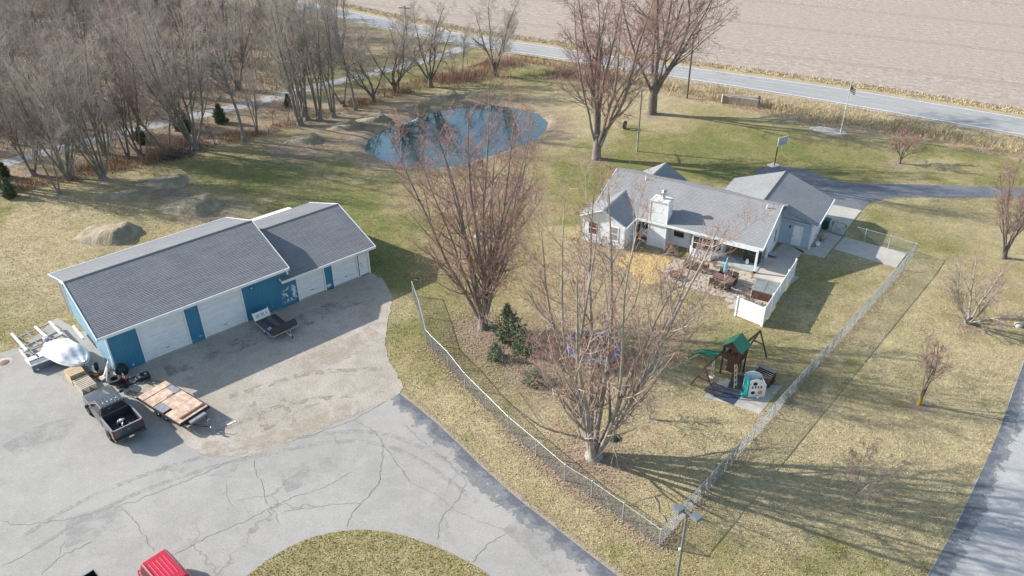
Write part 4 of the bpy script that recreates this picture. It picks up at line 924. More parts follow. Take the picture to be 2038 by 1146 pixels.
place(t, (1293, 833), h=2.6, H=2.6, label='little white barked sapling beside the large pale maple', copy=False)

# tree line and wood: prototypes, then copies
FT = dict(n4=0, mats=(BARK, TWIG, BUD))
PA = make_tree('wood_tree', 71, 17, stems=1, base_r=0.19, trunk_frac=.30, n1=38, n2=10, n3=5, a1=30, a2=46, l1=.34, l2=.5, l3=.55, up=0.07, tw=0.0105, wander=.06, **FT, a3=52)
PB = make_tree('wood_tree', 72, 17, stems=4, spread=12, base_r=0.36, n1=14, n2=9, n3=5, a1=28, a2=46, l1=.32, l2=.5, l3=.55, up=0.07, tw=0.0105, wander=.06, t1=(.28, .98), **FT, stem_r=0.12, a3=52)
PC = make_tree('wood_tree', 73, 17, stems=7, spread=17, base_r=0.4, n1=13, n2=9, n3=5, a1=30, a2=46, l1=.34, l2=.5, l3=.55, up=0.07, tw=0.0105, wander=.07, t1=(.2, .98), **FT, stem_r=0.12, a3=52)
PD = make_tree('orchard_tree', 74, 10, stems=5, spread=32, base_r=0.3, n1=13, n2=9, n3=7, a1=40, a2=46, l1=.42, l2=.5, l3=.5, up=.07, tw=0.014, wander=.11, t1=(.22, .98), stem_start=.14, n4=0, mats=(BARKD, TWIG, BUD), stem_r=0.14, a3=52)
PE = make_tree('wood_tree', 75, 15, stems=2, spread=14, base_r=.3, n1=16, n2=9, n3=6, a1=36, a2=46, l1=.36, l2=.5, l3=.55, up=.06, tw=0.016, wander=.10, t1=(.25, .98), lean=(-.25, .05), n4=0, mats=(BARK, TWIGP, BUD), stem_r=0.13, a3=52)
PF = make_tree('wood_tree', 76, 16, stems=3, spread=12, base_r=.3, n1=14, n2=9, n3=5, a1=32, a2=46, l1=.34, l2=.5, l3=.55, up=0.07, tw=0.0105, wander=.07, t1=(.25, .98), n4=0, mats=(BARKD, TWIGR, BUD), stem_r=0.11, a3=52)
PS = make_tree('sapling', 77, 5, stems=2, spread=12, base_r=.06, n1=12, n2=6, n3=3, a1=38, l1=.36, l2=.5, l3=.5, up=.05, tw=.014, wander=.1, t1=(.2, .98), n4=0, mats=(BARKD, TWIGR, BUD), stem_r=0.03)
HTS = {PA: 17, PB: 17, PC: 17, PD: 10, PE: 15, PF: 16, PS: 5}; used = set(); rgt = np.random.RandomState(99)
def plant(proto, px=None, xy=None, h=None, label='', group=None, ws=1.0, tilt=(0, 0)):
    first = proto not in used; used.add(proto)
    # the first use moves the prototype itself; copies are made from it beforehand
    return (proto, px, xy, h, label, group, ws, tilt, first)
PLAN = []
EDGE = [(PE, (119, 386), 11, 'leaning thin bare tree at the lawn edge beyond the barn'), (PC, (136, 356), 17, 'thick gnarled grey tree where the wood meets the lawn'), (PC, (206, 357), 16, 'clump of mossy stems at the wood edge above the mounds'),
        (PE, (292, 325), 12, 'crooked bare tree leaning towards the farm lane'), (PE, (337, 306), 14.5, 'twin stemmed bare tree leaning beside the big clump'), (PC, (389, 297), 18.5, 'largest many stemmed grey tree on the lawn edge by the dark brush pile'),
        (PA, (487, 281), 17, 'straight single stemmed grey tree standing alone before the lane'), (PB, (511, 264), 9, 'short double bare tree beside the straight grey tree'), (PC, (598, 249), 17.5, 'vase shaped clump of bare stems above the first bike ramps'),
        (PB, (611, 238), 17, 'bare tree close behind the vase shaped clump'), (PB, (636, 239), 17, 'two stemmed bare tree in the row beside the pond'), (PB, (664, 233), 16.5, 'dark trunked bare tree in the row beside the pond'),
        (PE, (684, 211), 13, 'bare tree leaning back from the pond row'), (PA, (708, 219), 15.5, 'slim upright bare tree ending the pond row'), (PD, (744, 202), 8.5, 'small bare tree behind the pond ramps'), (PD, (785, 184), 10, 'dark twin bare tree behind the pond ramps'),
        (PA, (793, 181), 11, 'upright bare tree touching the dark twin tree'), (PD, (857, 173), 10.5, 'wide vase shaped bare tree behind the pond'), (PA, (921, 147), 7.5, 'slim bare tree in brush near the road junction'), (PD, (986, 151), 10.2, 'round headed bare tree in brush by the road bend')]
for pr, px, h, lb in EDGE: PLAN.append(plant(pr, px, None, h, lb))
for px, h in (((229, 334), 6), ((429, 290), 4.5), ((544, 250), 4.5), ((766, 192), 4.5), ((148, 352), 5), ((300, 325), 4.5), ((575, 240), 4), ((660, 220), 4.5), ((900, 160), 4.5)):
    PLAN.append(plant(PS, px, None, h, 'thin bare sapling in the leaf litter at the wood edge', 'saplings at the wood edge'))
# wood beyond the lane
WOOD = GP([(-260, 330), (0, 300), (130, 270), (300, 232), (430, 200), (560, 172), (640, 140), (700, 95), (640, 50), (430, 10), (150, -30), (-260, -70)])
pts = scatter(WOOD, 900, 123); sel = []
for p in pts:
    if all(np.hypot(*(p-q)) > 5.4 for q in sel) and segdist(p[None], LANE, False)[0] > 2.4: sel.append(p)
    if len(sel) >= 104: break
BETW = GP([(-150, 400), (0, 375), (110, 355), (200, 340), (290, 315), (380, 285), (380, 250), (290, 268), (140, 305), (0, 340), (-150, 375)])
for p in scatter(BETW, 10, 5): sel.append(p)
for i, p in enumerate(sel):
    pr = [PA, PB, PF, PC, PB, PF][rgt.randint(6)]; far = p[1] > 120
    kd = {PA: 'single stemmed', PB: 'several stemmed', PC: 'many stemmed', PF: 'reddish twigged'}[pr]; wh_ = 'standing between the lawn and the farm lane' if i >= len(sel)-10 else ('in the dense wood close behind the farm lane' if segdist(p[None], LANE, False)[0] < 14 else 'deep in the wood beyond the farm lane')
    PLAN.append(plant(pr, None, p, 11.5+rgt.rand()*5.5, 'tall %s bare tree %s' % (kd, wh_), '%s trees %s' % (kd, wh_), .8+.35*rgt.rand()))
firsts = [x for x in PLAN if x[-1]]
for pr, px, xy, h, lb, gp, ws, tilt, first in [x for x in PLAN if not x[-1]]+firsts:
    o = place(pr, px, xy, h, HTS[pr], rgt.rand()*6.28 if pr is not PE else rgt.randn()*.3, ws, lb, group=gp, copy=not first)
# ---- evergreens: whorled needle boughs
def evergreen(name, seed, H, rad, n, c1, c2, loc=None):
    rg = np.random.RandomState(seed); root = thing(name, 'evergreen', 'shrub')
    tr = MB(); tr.tube([(0, 0, -.05), (0, 0, H*.5), (0, 0, H*.97)], [H*.028, H*.018, .01], 7); tr.build('trunk', BARKD, root)
    z = H*(.06+.92*rg.rand(n)**1.3); rr = rad*np.sqrt(np.clip(1-(z/H)**2.2, 0, 1))*(.35+.65*rg.rand(n))*(.55+.45*(z < H*.75))+.05; a = rg.rand(n)*6.283
    lump = .35+1.2*fbm(np.cos(a)*1.5+z, np.sin(a)*1.5+seed, 3); rr = rr*lump
    tip = np.stack([np.cos(a)*rr, np.sin(a)*rr, z-.12*rr+.05], 1); k = 7
    m_ = np.repeat(tip, k, 0); t_ = np.repeat(rg.rand(n), k)
    V = np.empty((n*k, 3, 3)); ax = unitv(np.repeat(np.stack([np.cos(a), np.sin(a), np.full(n, .25)], 1), k, 0)+rg.randn(n*k, 3)*.5); sd = unitv(np.cross(ax, rg.randn(n*k, 3)))
    s = H*.055*(.6+.8*rg.rand(n*k))[:, None]; o_ = m_-ax*s*rg.rand(n*k, 1)*2.2+rg.randn(n*k, 3)*s*.35
    V[:, 0] = o_-sd*s*.3; V[:, 1] = o_+sd*s*.3; V[:, 2] = o_+ax*s*1.5
    C = np.array(c1)*(1-t_[:, None])+np.array(c2)*t_[:, None]; C = C*(.7+.6*rg.rand(n*k))[:, None]
    fastmesh('foliage', V.reshape(-1, 3), np.arange(3*n*k).reshape(-1, 3), blade_mat, root, col=np.repeat(C, 3, 0)); return root
EV = evergreen('evergreen_shrub', 5, 3.0, 1.6, 330, (.10, .135, .08), (.22, .25, .155))
SP = evergreen('spruce_tree', 6, 3.2, 1.2, 800, (.085, .115, .065), (.17, .20, .115))
ev_spots = [((1012, 672), 3.0, .8, 'tall loose evergreen beside the red budded maple'), ((985, 712), 1.4, 1.0, 'low blue green evergreen in front of the taller one'), ((1040, 700), 2.2, .85, 'dark evergreen behind the pale maple branches'), ((1062, 760), 1.1, 1.6, 'flat evergreen under the pale maple')]
for i, (px, h, ws, lb) in reversed(list(enumerate(ev_spots))): place(EV, px, None, h, 3.0, i*1.3, ws, lb, 'shrub', copy=i > 0)
sp_spots = [(574, 212), (282, 285), (372, 262), (12, 352), (22, 392), (440, 245), (1035, 210)][:6]
for i, px in reversed(list(enumerate(sp_spots))): place(SP, px, None, 1.7+.4*(i % 3), 3.2, i*1.7, .9, 'small dark spruce growing in the leaf litter by the lane', 'spruce', 'small spruces by the lane', copy=i > 0)
# ---- brush and leaf litter (stuff)
BR = GP([(-150, 430), (0, 392), (110, 368), (210, 352), (300, 330), (390, 300), (490, 280), (600, 250), (700, 222), (770, 198), (850, 177), (935, 160), (990, 138), (970, 120), (900, 145), (800, 165), (700, 195), (600, 225), (480, 258), (380, 280), (290, 300), (200, 325), (0, 365), (-150, 400)])
q = scatter(BR, 11000, 31); n_ = fbm(q[:, 0]*.25, q[:, 1]*.25, 3); q = q[n_ > .42]; n_ = n_[n_ > .42]
tag(blades('undergrowth', q, .3+1.1*sstep(.5, .75, n_), .05, np.array([.30, .19, .125])*np.ones((len(q), 1))*(.8+.5*np.random.RandomState(1).rand(len(q), 1)), .35, 32), 'tangled brown undergrowth along the wood edge', 'brush', kind='stuff')
WB = GP([(-260, 340), (0, 305), (300, 238), (560, 178), (690, 110), (640, 50), (430, 10), (150, -30), (-260, -70)])
q = scatter(WB, 42000, 33); n_ = fbm(q[:, 0]*.12, q[:, 1]*.12, 3)[:, None]
tag(blades('wood_floor_brush', q, .8, .10, np.array([.30, .215, .165])*(1-n_)+np.array([.40, .33, .25])*n_, .45, 34), 'brown brush and dead weeds on the wood floor', 'brush', kind='stuff')
# brush thicket left of the round headed tree by the road
q = np.vstack([np.array(G(u, v)[:2])+np.random.RandomState(i).randn(900, 2)*(2.2, 1.2) for i, (u, v) in enumerate(((905, 160), (940, 150), (1000, 128), (1130, 150)))])
tag(blades('thicket', q, 1.0, .05, np.array([.33, .215, .165])*np.ones((len(q), 1)), .35, 36), 'bare pinkish brown thicket near the road bend', 'brush', kind='stuff')
# leaf scatter under trees and along the fence foot: small flat leaves
def leaves(name, P, C, s, label, seed, z=.025):
    rg = np.random.RandomState(seed); n = len(P); a = rg.rand(n)*6.28; V = np.zeros((n, 3, 3))
    for k in range(3): V[:, k, 0] = P[:, 0]+np.cos(a+k*2.1)*s; V[:, k, 1] = P[:, 1]+np.sin(a+k*2.1)*s; V[:, k, 2] = z+rg.rand(n)*.04
    tag(fastmesh(name, V.reshape(-1, 3), np.arange(3*n).reshape(-1, 3), blade_mat, col=np.repeat(C*(.6+.8*rg.rand(n))[:, None], 3, 0)), label, 'leaves', kind='stuff')
rgl = np.random.RandomState(8); L_ = []
for u, v, r_, n in ((1182, 908, 3.0, 1200), (960, 655, 3.2, 1500), (1020, 700, 4, 1500), (1250, 530, 4, 900), (1390, 570, 3.5, 900), (1187, 318, 1.5, 300), (1925, 645, 1.2, 200)):
    L_.append(np.array(G(u, v)[:2])+rgl.randn(n, 2)*r_*.6)
fl = GP([(848, 684), (892, 729), (926, 773), (1012, 861), (1067, 908), (1124, 958), (1177, 991), (1239, 1035), (1312, 1088)])
tt = rgl.rand(3200)*(len(fl)-1); ix = tt.astype(int); L_.append(fl[ix]+(fl[ix+1]-fl[ix])*(tt-ix)[:, None]+rgl.randn(3200, 2)*(.4, .4))
fr_ = GP([(1312, 1088), (1797, 540)]); tt = rgl.rand(1800)[:, None]; L_.append(fr_[0]+(fr_[1]-fr_[0])*tt**1.6+rgl.randn(1800, 2)*.3)
Q = np.vstack(L_); leaves('fallen_leaves', Q, np.array([.33, .245, .18])*np.ones((len(Q), 1)), .06, 'dead brown leaves blown under trees and along the fence foot', 41)
# ================================================================== THINGS
ALU = M('aluminium', (.62, .63, .65), (.5, .51, .53), 5, .35, .7); STEEL = M('grey_steel', (.34, .36, .38), (.26, .27, .29), 6, .45, .6); BLK = M('black_steel', (.022, .022, .025), (.045, .045, .05), 8, .5)
RUB = M('rubber', (.018, .018, .019), (.035, .035, .036), 10, .85); CHROME = M('chrome', (.75, .76, .78), (.6, .6, .62), 4, .15, 1.0); WPL = M('white_plastic', (.80, .80, .79), (.7, .7, .7), 3, .4)
BRW = M('brown_wood', (.185, .095, .055), (.12, .062, .037), 3, .8, bmp=.3, stretch=(6, 1, 1)); PINE = M('pine_board', (.66, .52, .34), (.54, .40, .25), 3, .85, bmp=.3, stretch=(1, 5, 1)); OLDW = M('old_board', (.56, .49, .40), (.42, .36, .29), 3, .9, bmp=.3, stretch=(1, 5, 1))
CONCW = MATS['concrete']
def ang(p, q, z=0): a = G(*p, z); b = G(*q, z); return math.atan2(b.y-a.y, b.x-a.x)
def part(par, name, mat, fn, bevel=0, smooth=False):
    b = MB(); fn(b); return b.build(name, mat, par, bevel, smooth)

# ---- chain link fences
FENCE_M = M('fence_wire', (.28, .305, .32), (.22, .245, .26), 2, .5, .4); RAILM = M('fence_rail', (.50, .54, .56), (.40, .44, .46), 2, .4, .5)
def chain_fence(label, pts, h=1.3, gap=2.6, wire=.0034, pitch=.075, ends=(True, True), rail=True):
    pts = [np.array(p) for p in pts]; root = thing('chain_link_fence', label, 'fence', (pts[0][0], pts[0][1], 0)); o0 = np.array([pts[0][0], pts[0][1]])
    first = True
    for si, (a, b) in enumerate(zip(pts[:-1], pts[1:])):
        a = a-o0; b = b-o0; L = np.linalg.norm(b-a); d = (b-a)/L; k = max(1, round(L/gap)); az = math.atan2(d[1], d[0])
        for i in range(k+1):
            if i == 0 and (not first or not ends[0]): continue
            if i == k and si == len(pts)-2 and not ends[1]: continue
            p = a+d*L*i/k; r = .04 if i in (0, k) else .028
            part(root, 'post', RAILM, lambda m: (m.tube([(0, 0, -.05), (0, 0, h+.04)], r, 8), m.lathe([(r*1.2, h+.02), (r*1.1, h+.06), (0, h+.09)], n=8))).location = (p[0], p[1], 0)
        first = False
        if rail: part(root, 'top_rail', RAILM, lambda m: m.tube([(a[0], a[1], h), (b[0], b[1], h)], .022, 6))
        # woven diagonals
        S0 = np.arange(-h, L, pitch); V = []; n = 0
        for sg in (1, -1):
            s0 = np.maximum(S0, 0); e0 = np.minimum(S0+h, L); z0 = s0-S0; z1 = e0-S0
            if sg < 0: z0, z1 = h-z0, h-z1
            P0 = np.stack([a[0]+d[0]*s0, a[1]+d[1]*s0, .03+z0*(h-.05)/h], 1); P1 = np.stack([a[0]+d[0]*e0, a[1]+d[1]*e0, .03+z1*(h-.05)/h], 1)
            off = np.array([-d[1], d[0], 0])*.006*sg; V.append(np.stack([P0+off, P1+off], 1))
        V = np.vstack(V); Vt, Ft = tubes([(V, np.full(V.shape[:2], wire), 3)])
        tag(fastmesh('wire_mesh', Vt, Ft, FENCE_M, root), kind='stuff')
    return root
chain_fence('chain link fence running from the corner post past the large pale maple', GP([(1312, 1087), (1239, 1034), (1177, 990), (1124, 957), (1067, 907), (1012, 860), (926, 773), (892, 729), (860, 697), (849, 684)]), 1.33, 2.9)
chain_fence('short chain link run from the fence bend towards the barn corner', GP([(849, 684), (836, 630), (822, 588)]), 1.33, 3.2, ends=(False, True))
chain_fence('long straight chain link fence along the right lawn', GP([(1312, 1087), (1797, 538), (1817, 511)]), 1.33, 2.9, ends=(False, True), wire=.0038)
chain_fence('chain link run closing the concrete pad', GP([(1817, 511), (1767, 495), (1719, 482), (1700, 477)]), 1.33, 2.6, ends=(False, False), wire=.003)
gt = thing('fence_gate', 'dark framed chain link gate between garage and concrete pad', 'gate', G(1640, 459))
ga, gb, gc = (G(1640, 459)-G(1640, 459)), (G(1653, 463)-G(1640, 459)), (G(1680, 471)-G(1640, 459))
for p, q in ((ga, gb), (gb, gc)):
    part(gt, 'gate_frame', BLK, lambda m: m.tube([(p.x, p.y, .08), (p.x, p.y, 1.25), (q.x, q.y, 1.25), (q.x, q.y, .08), (p.x, p.y, .08)], .022, 6))
    d = (q-p); L = d.length; Vw = np.array([[[p.x+d.x*max(0, min(1, t)), p.y+d.y*max(0, min(1, t)), .1], [p.x+d.x*max(0, min(1, t+sg*1.1/L)), p.y+d.y*max(0, min(1, t+sg*1.1/L)), 1.2]] for sg in (1, -1) for t in np.arange(0, 1, .07/L)])
    Vt, Ft = tubes([(Vw, np.full(Vw.shape[:2], .003), 3)]); tag(fastmesh('wire_mesh', Vt, Ft, BLK, gt), kind='stuff')
# ---- white privacy fence round the hot tub
pf = thing('privacy_fence', 'white vinyl privacy fence screening the hot tub', 'fence', G(1516, 649.6)); o0 = G(1516, 649.6)
corner = G(1516, 649.6)-o0; lft = G(1463, 628)-o0; far = G(1578, 552)-o0; PHt = 1.75
def vrun(a, b, nseg):
    d = (b-a).normalized(); L = (b-a).length
    for i in range(nseg+1):
        p = a+d*L*i/nseg
        if (p-corner).length < .05 and nseg > 1: continue
        o = part(pf, 'post', WPL, lambda m: (m.bb(-.065, .065, -.065, .065, 0, PHt+.03), m.box((0, 0, PHt+.05), (.16, .16, .04)), m.box((0, 0, PHt+.11), (.14, .14, .08), taper=.15))); o.location = p; o.rotation_euler.z = math.atan2(d.y, d.x)
    for i in range(nseg):
        p = a+d*(L*i/nseg+.07); q = a+d*(L*(i+1)/nseg-.07)
        for z in (.14, PHt-.08): part(pf, 'rail', WPL, lambda m: m.beam((p.x, p.y, z), (q.x, q.y, z), .05, .14))
        w_ = (q-p).length; k = int(w_/.155); proto = None
        for j in range(k):
            c = p+d*(w_*(j+.5)/k)
            if proto is None: o = proto = part(pf, 'picket', WPL, lambda m: m.bb(-w_/k/2+.005, w_/k/2-.005, -.012, .012, .21, PHt-.15), bevel=.004)
            else: o = proto.copy(); COL.objects.link(o)
            o.location = c; o.rotation_euler.z = math.atan2(d.y, d.x)
vrun(lft, corner, 1); vrun(corner, far, 4)

# ---- vehicles
def wheel(par, x, y, r=.39, wd=.26, rim=None, name='wheel'):
    s = 1 if y > 0 else -1
    w_ = part(par, name, RUB, lambda m: m.lathe([(r*.62, -wd/2), (r*.93, -wd/2), (r, -wd*.36), (r, wd*.36), (r*.93, wd/2), (r*.62, wd/2)], n=20, axis='Y')); w_.location = (x, y, r)
    part(w_, 'rim', rim or STEEL, lambda m: (m.lathe([(0, s*wd*.30), (r*.2, s*wd*.34), (r*.3, s*wd*.22), (r*.55, s*wd*.25), (r*.63, s*wd*.45), (r*.63, -s*wd*.4)], n=20, axis='Y')))
    return w_
def car_paint(name, c, c2=None): return M(name, c, c2 or tuple(x*.9 for x in c), 2, .28, .35, spec=.5, coat=.6)
def hull(m, secs):
    """loft through sections [(x, [(y,z),...])], mirrored halves given right to left"""
    n = len(secs[0][1]); V = [(x, y, z) for x, pr in secs for y, z in pr]
    F = [(i*n+j, i*n+j+1, (i+1)*n+j+1, (i+1)*n+j) for i in range(len(secs)-1) for j in range(n-1)]
    m.add(V, F+[tuple(range(n)), tuple(range(len(V)-1, len(V)-n-1, -1))], smooth=False)
def half(pts): return [(-y, z) for y, z in pts][::-1] and [(-y, z) for y, z in pts]+[(y, z) for y, z in pts[::-1]]
def pickup(label, loc, rz, paint, plate=True):
    t = thing('pickup_truck', label, 'pickup truck', loc, rz)
    sec = lambda hw, zb, zs, zt: half([(hw*.96, zb), (hw, zb+.2), (hw, zs), (hw*.94, zt)])
    def body(m):
        hull(m, [(2.72, sec(.86, .5, .8, .93)), (2.6, sec(.94, .42, .95, 1.08)), (2.2, sec(.98, .4, 1.05, 1.14)), (1.15, sec(.98, .4, 1.1, 1.2)), (-.85, sec(.98, .4, 1.1, 1.2))])
        for s in (-1, 1):   # bed sides
            m.bb(-2.85, -.852, s*.98-.07*(s > 0), s*.98+.07*(s < 0), .55, 1.38) if True else None
        m.bb(-2.78, -.86, -.9, .9, .72, .78); m.bb(-.93, -.86, -.9, .9, .781, 1.4)
    part(t, 'body', paint, body, bevel=.02)
    part(t, 'bed_rail', M('rail_grey', (.26, .26, .27), (.2, .2, .21), 4, .5), lambda m: (m.bb(-2.86, -.95, .895, .99, 1.381, 1.405), m.bb(-2.86, -.95, -.99, -.895, 1.381, 1.405)))
    tg = part(t, 'tailgate', paint, lambda m: m.bb(-2.93, -2.855, -.9, .9, .66, 1.37), bevel=.015)
    part(tg, 'emblem', CHROME, lambda m: m.bb(-2.942, -2.931, -.11, .11, 1.05, 1.12))
    part(tg, 'gate_cap', MATS['rail_grey'], lambda m: m.bb(-2.94, -2.85, -.9, .9, 1.371, 1.4))
    def cab(m):
        lo = [(-.84, .92), (1.28, .92)]
        V = [(-.84, -.94, 1.19), (1.3, -.94, 1.19), (1.3, .94, 1.19), (-.84, .94, 1.19), (-.72, -.75, 1.86), (.42, -.75, 1.86), (.42, .75, 1.86), (-.72, .75, 1.86)]
        m.add(V, [(3, 2, 1, 0), (4, 5, 6, 7), (0, 1, 5, 4), (1, 2, 6, 5), (2, 3, 7, 6), (3, 0, 4, 7)])
    c_ = part(t, 'cab', paint, cab, bevel=.05)
    for i in range(6): yy = -.56+i*.224; part(c_, 'roof_rib', paint, lambda m: m.bb(-.62, .3, yy-.035, yy+.035, 1.855, 1.892))
    for i in range(4): yy = -.42+i*.28; part(c_, 'roof_dot', WPL, lambda m: m.box((-.3, yy, 1.89), (.07, .07, .03)))  # row of small white blocks across the cab roof
    def glass(nm, q):
        q = [Vector(p) for p in q]; c = sum(q, Vector())/4; n = (q[1]-q[0]).cross(q[3]-q[0]).normalized()
        if n.dot(c-Vector((.2, 0, 1.5))) < 0: n = -n
        r_ = [c+(p-c)*.86+n*.012 for p in q]; part(t, nm, GLASS, lambda m: m.add(r_+[p-n*.02 for p in r_], [(0, 1, 2, 3), (7, 6, 5, 4), (0, 4, 5, 1), (1, 5, 6, 2), (2, 6, 7, 3), (3, 7, 4, 0)]))
    glass('windshield', [(1.3, -.94, 1.19), (1.3, .94, 1.19), (.42, .75, 1.86), (.42, -.75, 1.86)]); glass('rear_window', [(-.84, -.94, 1.25), (-.84, .94, 1.25), (-.72, .75, 1.84), (-.72, -.75, 1.84)])
    for s in (-1, 1):
        glass('side_window', [(-.82, s*.94, 1.21), (1.2, s*.94, 1.21), (.4, s*.75, 1.85), (-.7, s*.75, 1.85)])
        part(t, 'wheel_arch', BLK, lambda m: [m.lathe([(.5, s*.975), (.5, s*1.0), (.40, s*1.0)], (x, 0, .42), 16, 'Y') for x in (1.78, -1.78)][0]); 
        mr = part(t, 'mirror', BLK, lambda m: (m.box((1.0, s*1.14, 1.28), (.12, .24, .2)), m.beam((1.02, s*.94, 1.22), (1.0, s*1.05, 1.26), .05)), bevel=.02)
        part(t, 'headlight', WPL, lambda m: m.bb(2.6, 2.74, s*.72-.14, s*.72+.14, .76, .9), bevel=.02); part(t, 'taillight', M('red_lens', (.30, .02, .02), None, 4, .2), lambda m: m.bb(-2.95, -2.86, s*.95-.045, s*.95+.04, .75, 1.3))
        part(t, 'door_handle', paint, lambda m: m.bb(-.45, -.27, s*.99-.02, s*.99+.02, 1.0, 1.04))
        for x in (1.78, -1.78): wheel(t, x, s*.9, .42, .28)
    part(t, 'rear_bumper', M('bumper_dark', (.06, .065, .07), (.1, .105, .11), 5, .4, .4), lambda m: (m.bb(-3.1, -2.9, -.98, .98, .52, .68), m.bb(-3.12, -2.94, -.5, .5, .681, .70)), bevel=.03)
    part(t, 'front_bumper', CHROME, lambda m: m.bb(2.66, 2.84, -.93, .93, .45, .65), bevel=.03)
    if plate: part(t, 'license_plate', WPL, lambda m: m.bb(-3.118, -3.105, -.16, .16, .55, .67))
    part(t, 'bed_liner', BLK, lambda m: (m.bb(-2.77, -.94, -.895, .895, .781, .80), m.bb(-2.77, -.94, .875, .894, .8, 1.36), m.bb(-2.77, -.94, -.894, -.875, .8, 1.36)))
    part(t, 'chassis', BLK, lambda m: (m.bb(-2.8, 2.5, -.55, .55, .3, .5), m.tube([(1.78, -.8, .42), (1.78, .8, .42)], .07), m.tube([(-1.78, -.8, .42), (-1.78, .8, .42)], .07)))
    return t
th = R(134); wl, wr_ = G(221, 875), G(181, 825)
pm = (wl+wr_)/2; pc2 = (pm.x+.95*math.cos(th-math.pi/2), pm.y+.95*math.sin(th-math.pi/2), .012)
trk = pickup('dark grey pickup truck backed away from the barn with an engine in its bed', pc2, th, car_paint('grey_paint', (.075, .08, .09)))
# engine in the bed
fw = Vector((math.cos(th), math.sin(th), 0)); lf = Vector((-fw.y, fw.x, 0)); ep = Vector(pc2)+fw*-2.1+Vector((0, 0, .80))
en = thing('engine', 'small chrome and black engine lying in the grey pickup bed', 'engine', ep, th+.4)
part(en, 'block', BLK, lambda m: (m.box((0, 0, .2), (.5, .32, .36)), m.box((.1, .12, .42), (.3, .12, .2), rx=-.5), m.box((.1, -.12, .42), (.3, .12, .2), rx=.5)), bevel=.03)
part(en, 'exhaust_pipe', CHROME, lambda m: m.tube([(-.1, .1, .45), (-.25, .3, .42), (-.5, .35, .2), (-.75, .25, .15)], .045, 8)); part(en, 'handlebar', CHROME, lambda m: m.tube([(-.1, -.3, .1), (-.7, -.35, .1), (-.8, 0, .1), (-.72, .3, .1)], .03, 8))
part(en, 'air_filter', CHROME, lambda m: m.lathe([(0, .62), (.15, .6), (.16, .5), (.1, .48)], (.05, 0, 0), 16)); part(en, 'flywheel', STEEL, lambda m: m.lathe([(0, .3), (.2, .28), (.2, .36), (0, .38)], (0, 0, .25), 16, 'X'))
# second pickup, only its tail in view, and the red utility wagon
hv = ang((325.5, 1093), (372, 1144), 1.7)
a_ = G(187, 1131, 1.4); rgt_ = Vector((math.sin(hv), -math.cos(hv), 0)); fwd = Vector((math.cos(hv), math.sin(hv), 0))
pc3 = a_+fwd*2.9-(-rgt_)*.98; pc3 = a_+fwd*2.92+rgt_*.95; pc3.z = .012
pickup('black pickup truck parked next to the red wagon', pc3, hv, car_paint('black_paint', (.02, .022, .026)))
RED = car_paint('red_paint', (.60, .022, .05)); suv = thing('red_wagon', 'bright red sport utility wagon with ribbed roof and black roof rails', 'car', (0, 0, 0), hv)
rear = (G(283, 1117, 1.72)+G(322, 1092, 1.72))/2; sc_ = rear+fwd*2.05; suv.location = (sc_.x, sc_.y, .012)
ssec = lambda hw, zb, zs, zt: half([(hw*.95, zb), (hw, zb+.2), (hw, zs), (hw*.95, zt)])
part(suv, 'body', RED, lambda m: hull(m, [(2.25, ssec(.78, .45, .72, .85)), (2.1, ssec(.87, .38, .88, .98)), (1.2, ssec(.9, .36, 1.02, 1.1)), (-2.0, ssec(.9, .36, 1.05, 1.13)), (-2.2, ssec(.87, .42, 1.0, 1.1))]), bevel=.03)
part(suv, 'cabin', RED, lambda m: m.add([(-2.12, -.86, 1.1), (1.25, -.86, 1.1), (1.25, .86, 1.1), (-2.12, .86, 1.1), (-1.98, -.68, 1.7), (.42, -.68, 1.7), (.42, .68, 1.7), (-1.98, .68, 1.7)], [(3, 2, 1, 0), (4, 5, 6, 7), (0, 1, 5, 4), (1, 2, 6, 5), (2, 3, 7, 6), (3, 0, 4, 7)]), bevel=.07)
for i in range(5): yy = -.4+i*.2; part(suv, 'roof_rib', RED, lambda m: m.bb(-1.6, .0, yy-.03, yy+.03, 1.695, 1.716), bevel=.008)
for s in (-1, 1):
    part(suv, 'roof_rail', BLK, lambda m: m.tube([(-1.85, s*.62, 1.71), (-1.7, s*.62, 1.77), (.1, s*.62, 1.77), (.25, s*.62, 1.71)], .028, 6))
    part(suv, 'side_window', GLASS, lambda m: m.add([(-1.9, s*.852, 1.16), (1.05, s*.852, 1.16), (.36, s*.715, 1.62), (-1.85, s*.715, 1.62), (-1.9, s*.80, 1.16), (1.05, s*.80, 1.16), (.36, s*.66, 1.62), (-1.85, s*.66, 1.62)], [(0, 1, 2, 3), (4, 5, 6, 7), (0, 1, 5, 4), (1, 2, 6, 5), (2, 3, 7, 6), (3, 0, 4, 7)]))
    part(suv, 'mirror', RED, lambda m: m.box((.95, s*1.02, 1.14), (.14, .2, .16)), bevel=.03); part(suv, 'taillight', MATS['red_lens'], lambda m: m.bb(-2.24, -2.12, s*.78-.08, s*.78+.08, .75, 1.05))
    for x in (1.35, -1.35): wheel(suv, x, s*.84, .35, .22)
part(suv, 'windshield', GLASS, lambda m: m.add([(1.24, -.74, 1.14), (1.24, .74, 1.14), (.46, .6, 1.66), (.46, -.6, 1.66), (1.2, -.74, 1.1), (1.2, .74, 1.1), (.42, .6, 1.62), (.42, -.6, 1.62)], [(0, 1, 2, 3), (4, 5, 6, 7), (0, 1, 5, 4), (1, 2, 6, 5), (2, 3, 7, 6), (3, 0, 4, 7)]))
part(suv, 'bumper', BLK, lambda m: (m.bb(2.1, 2.32, -.82, .82, .38, .55)), bevel=.03)

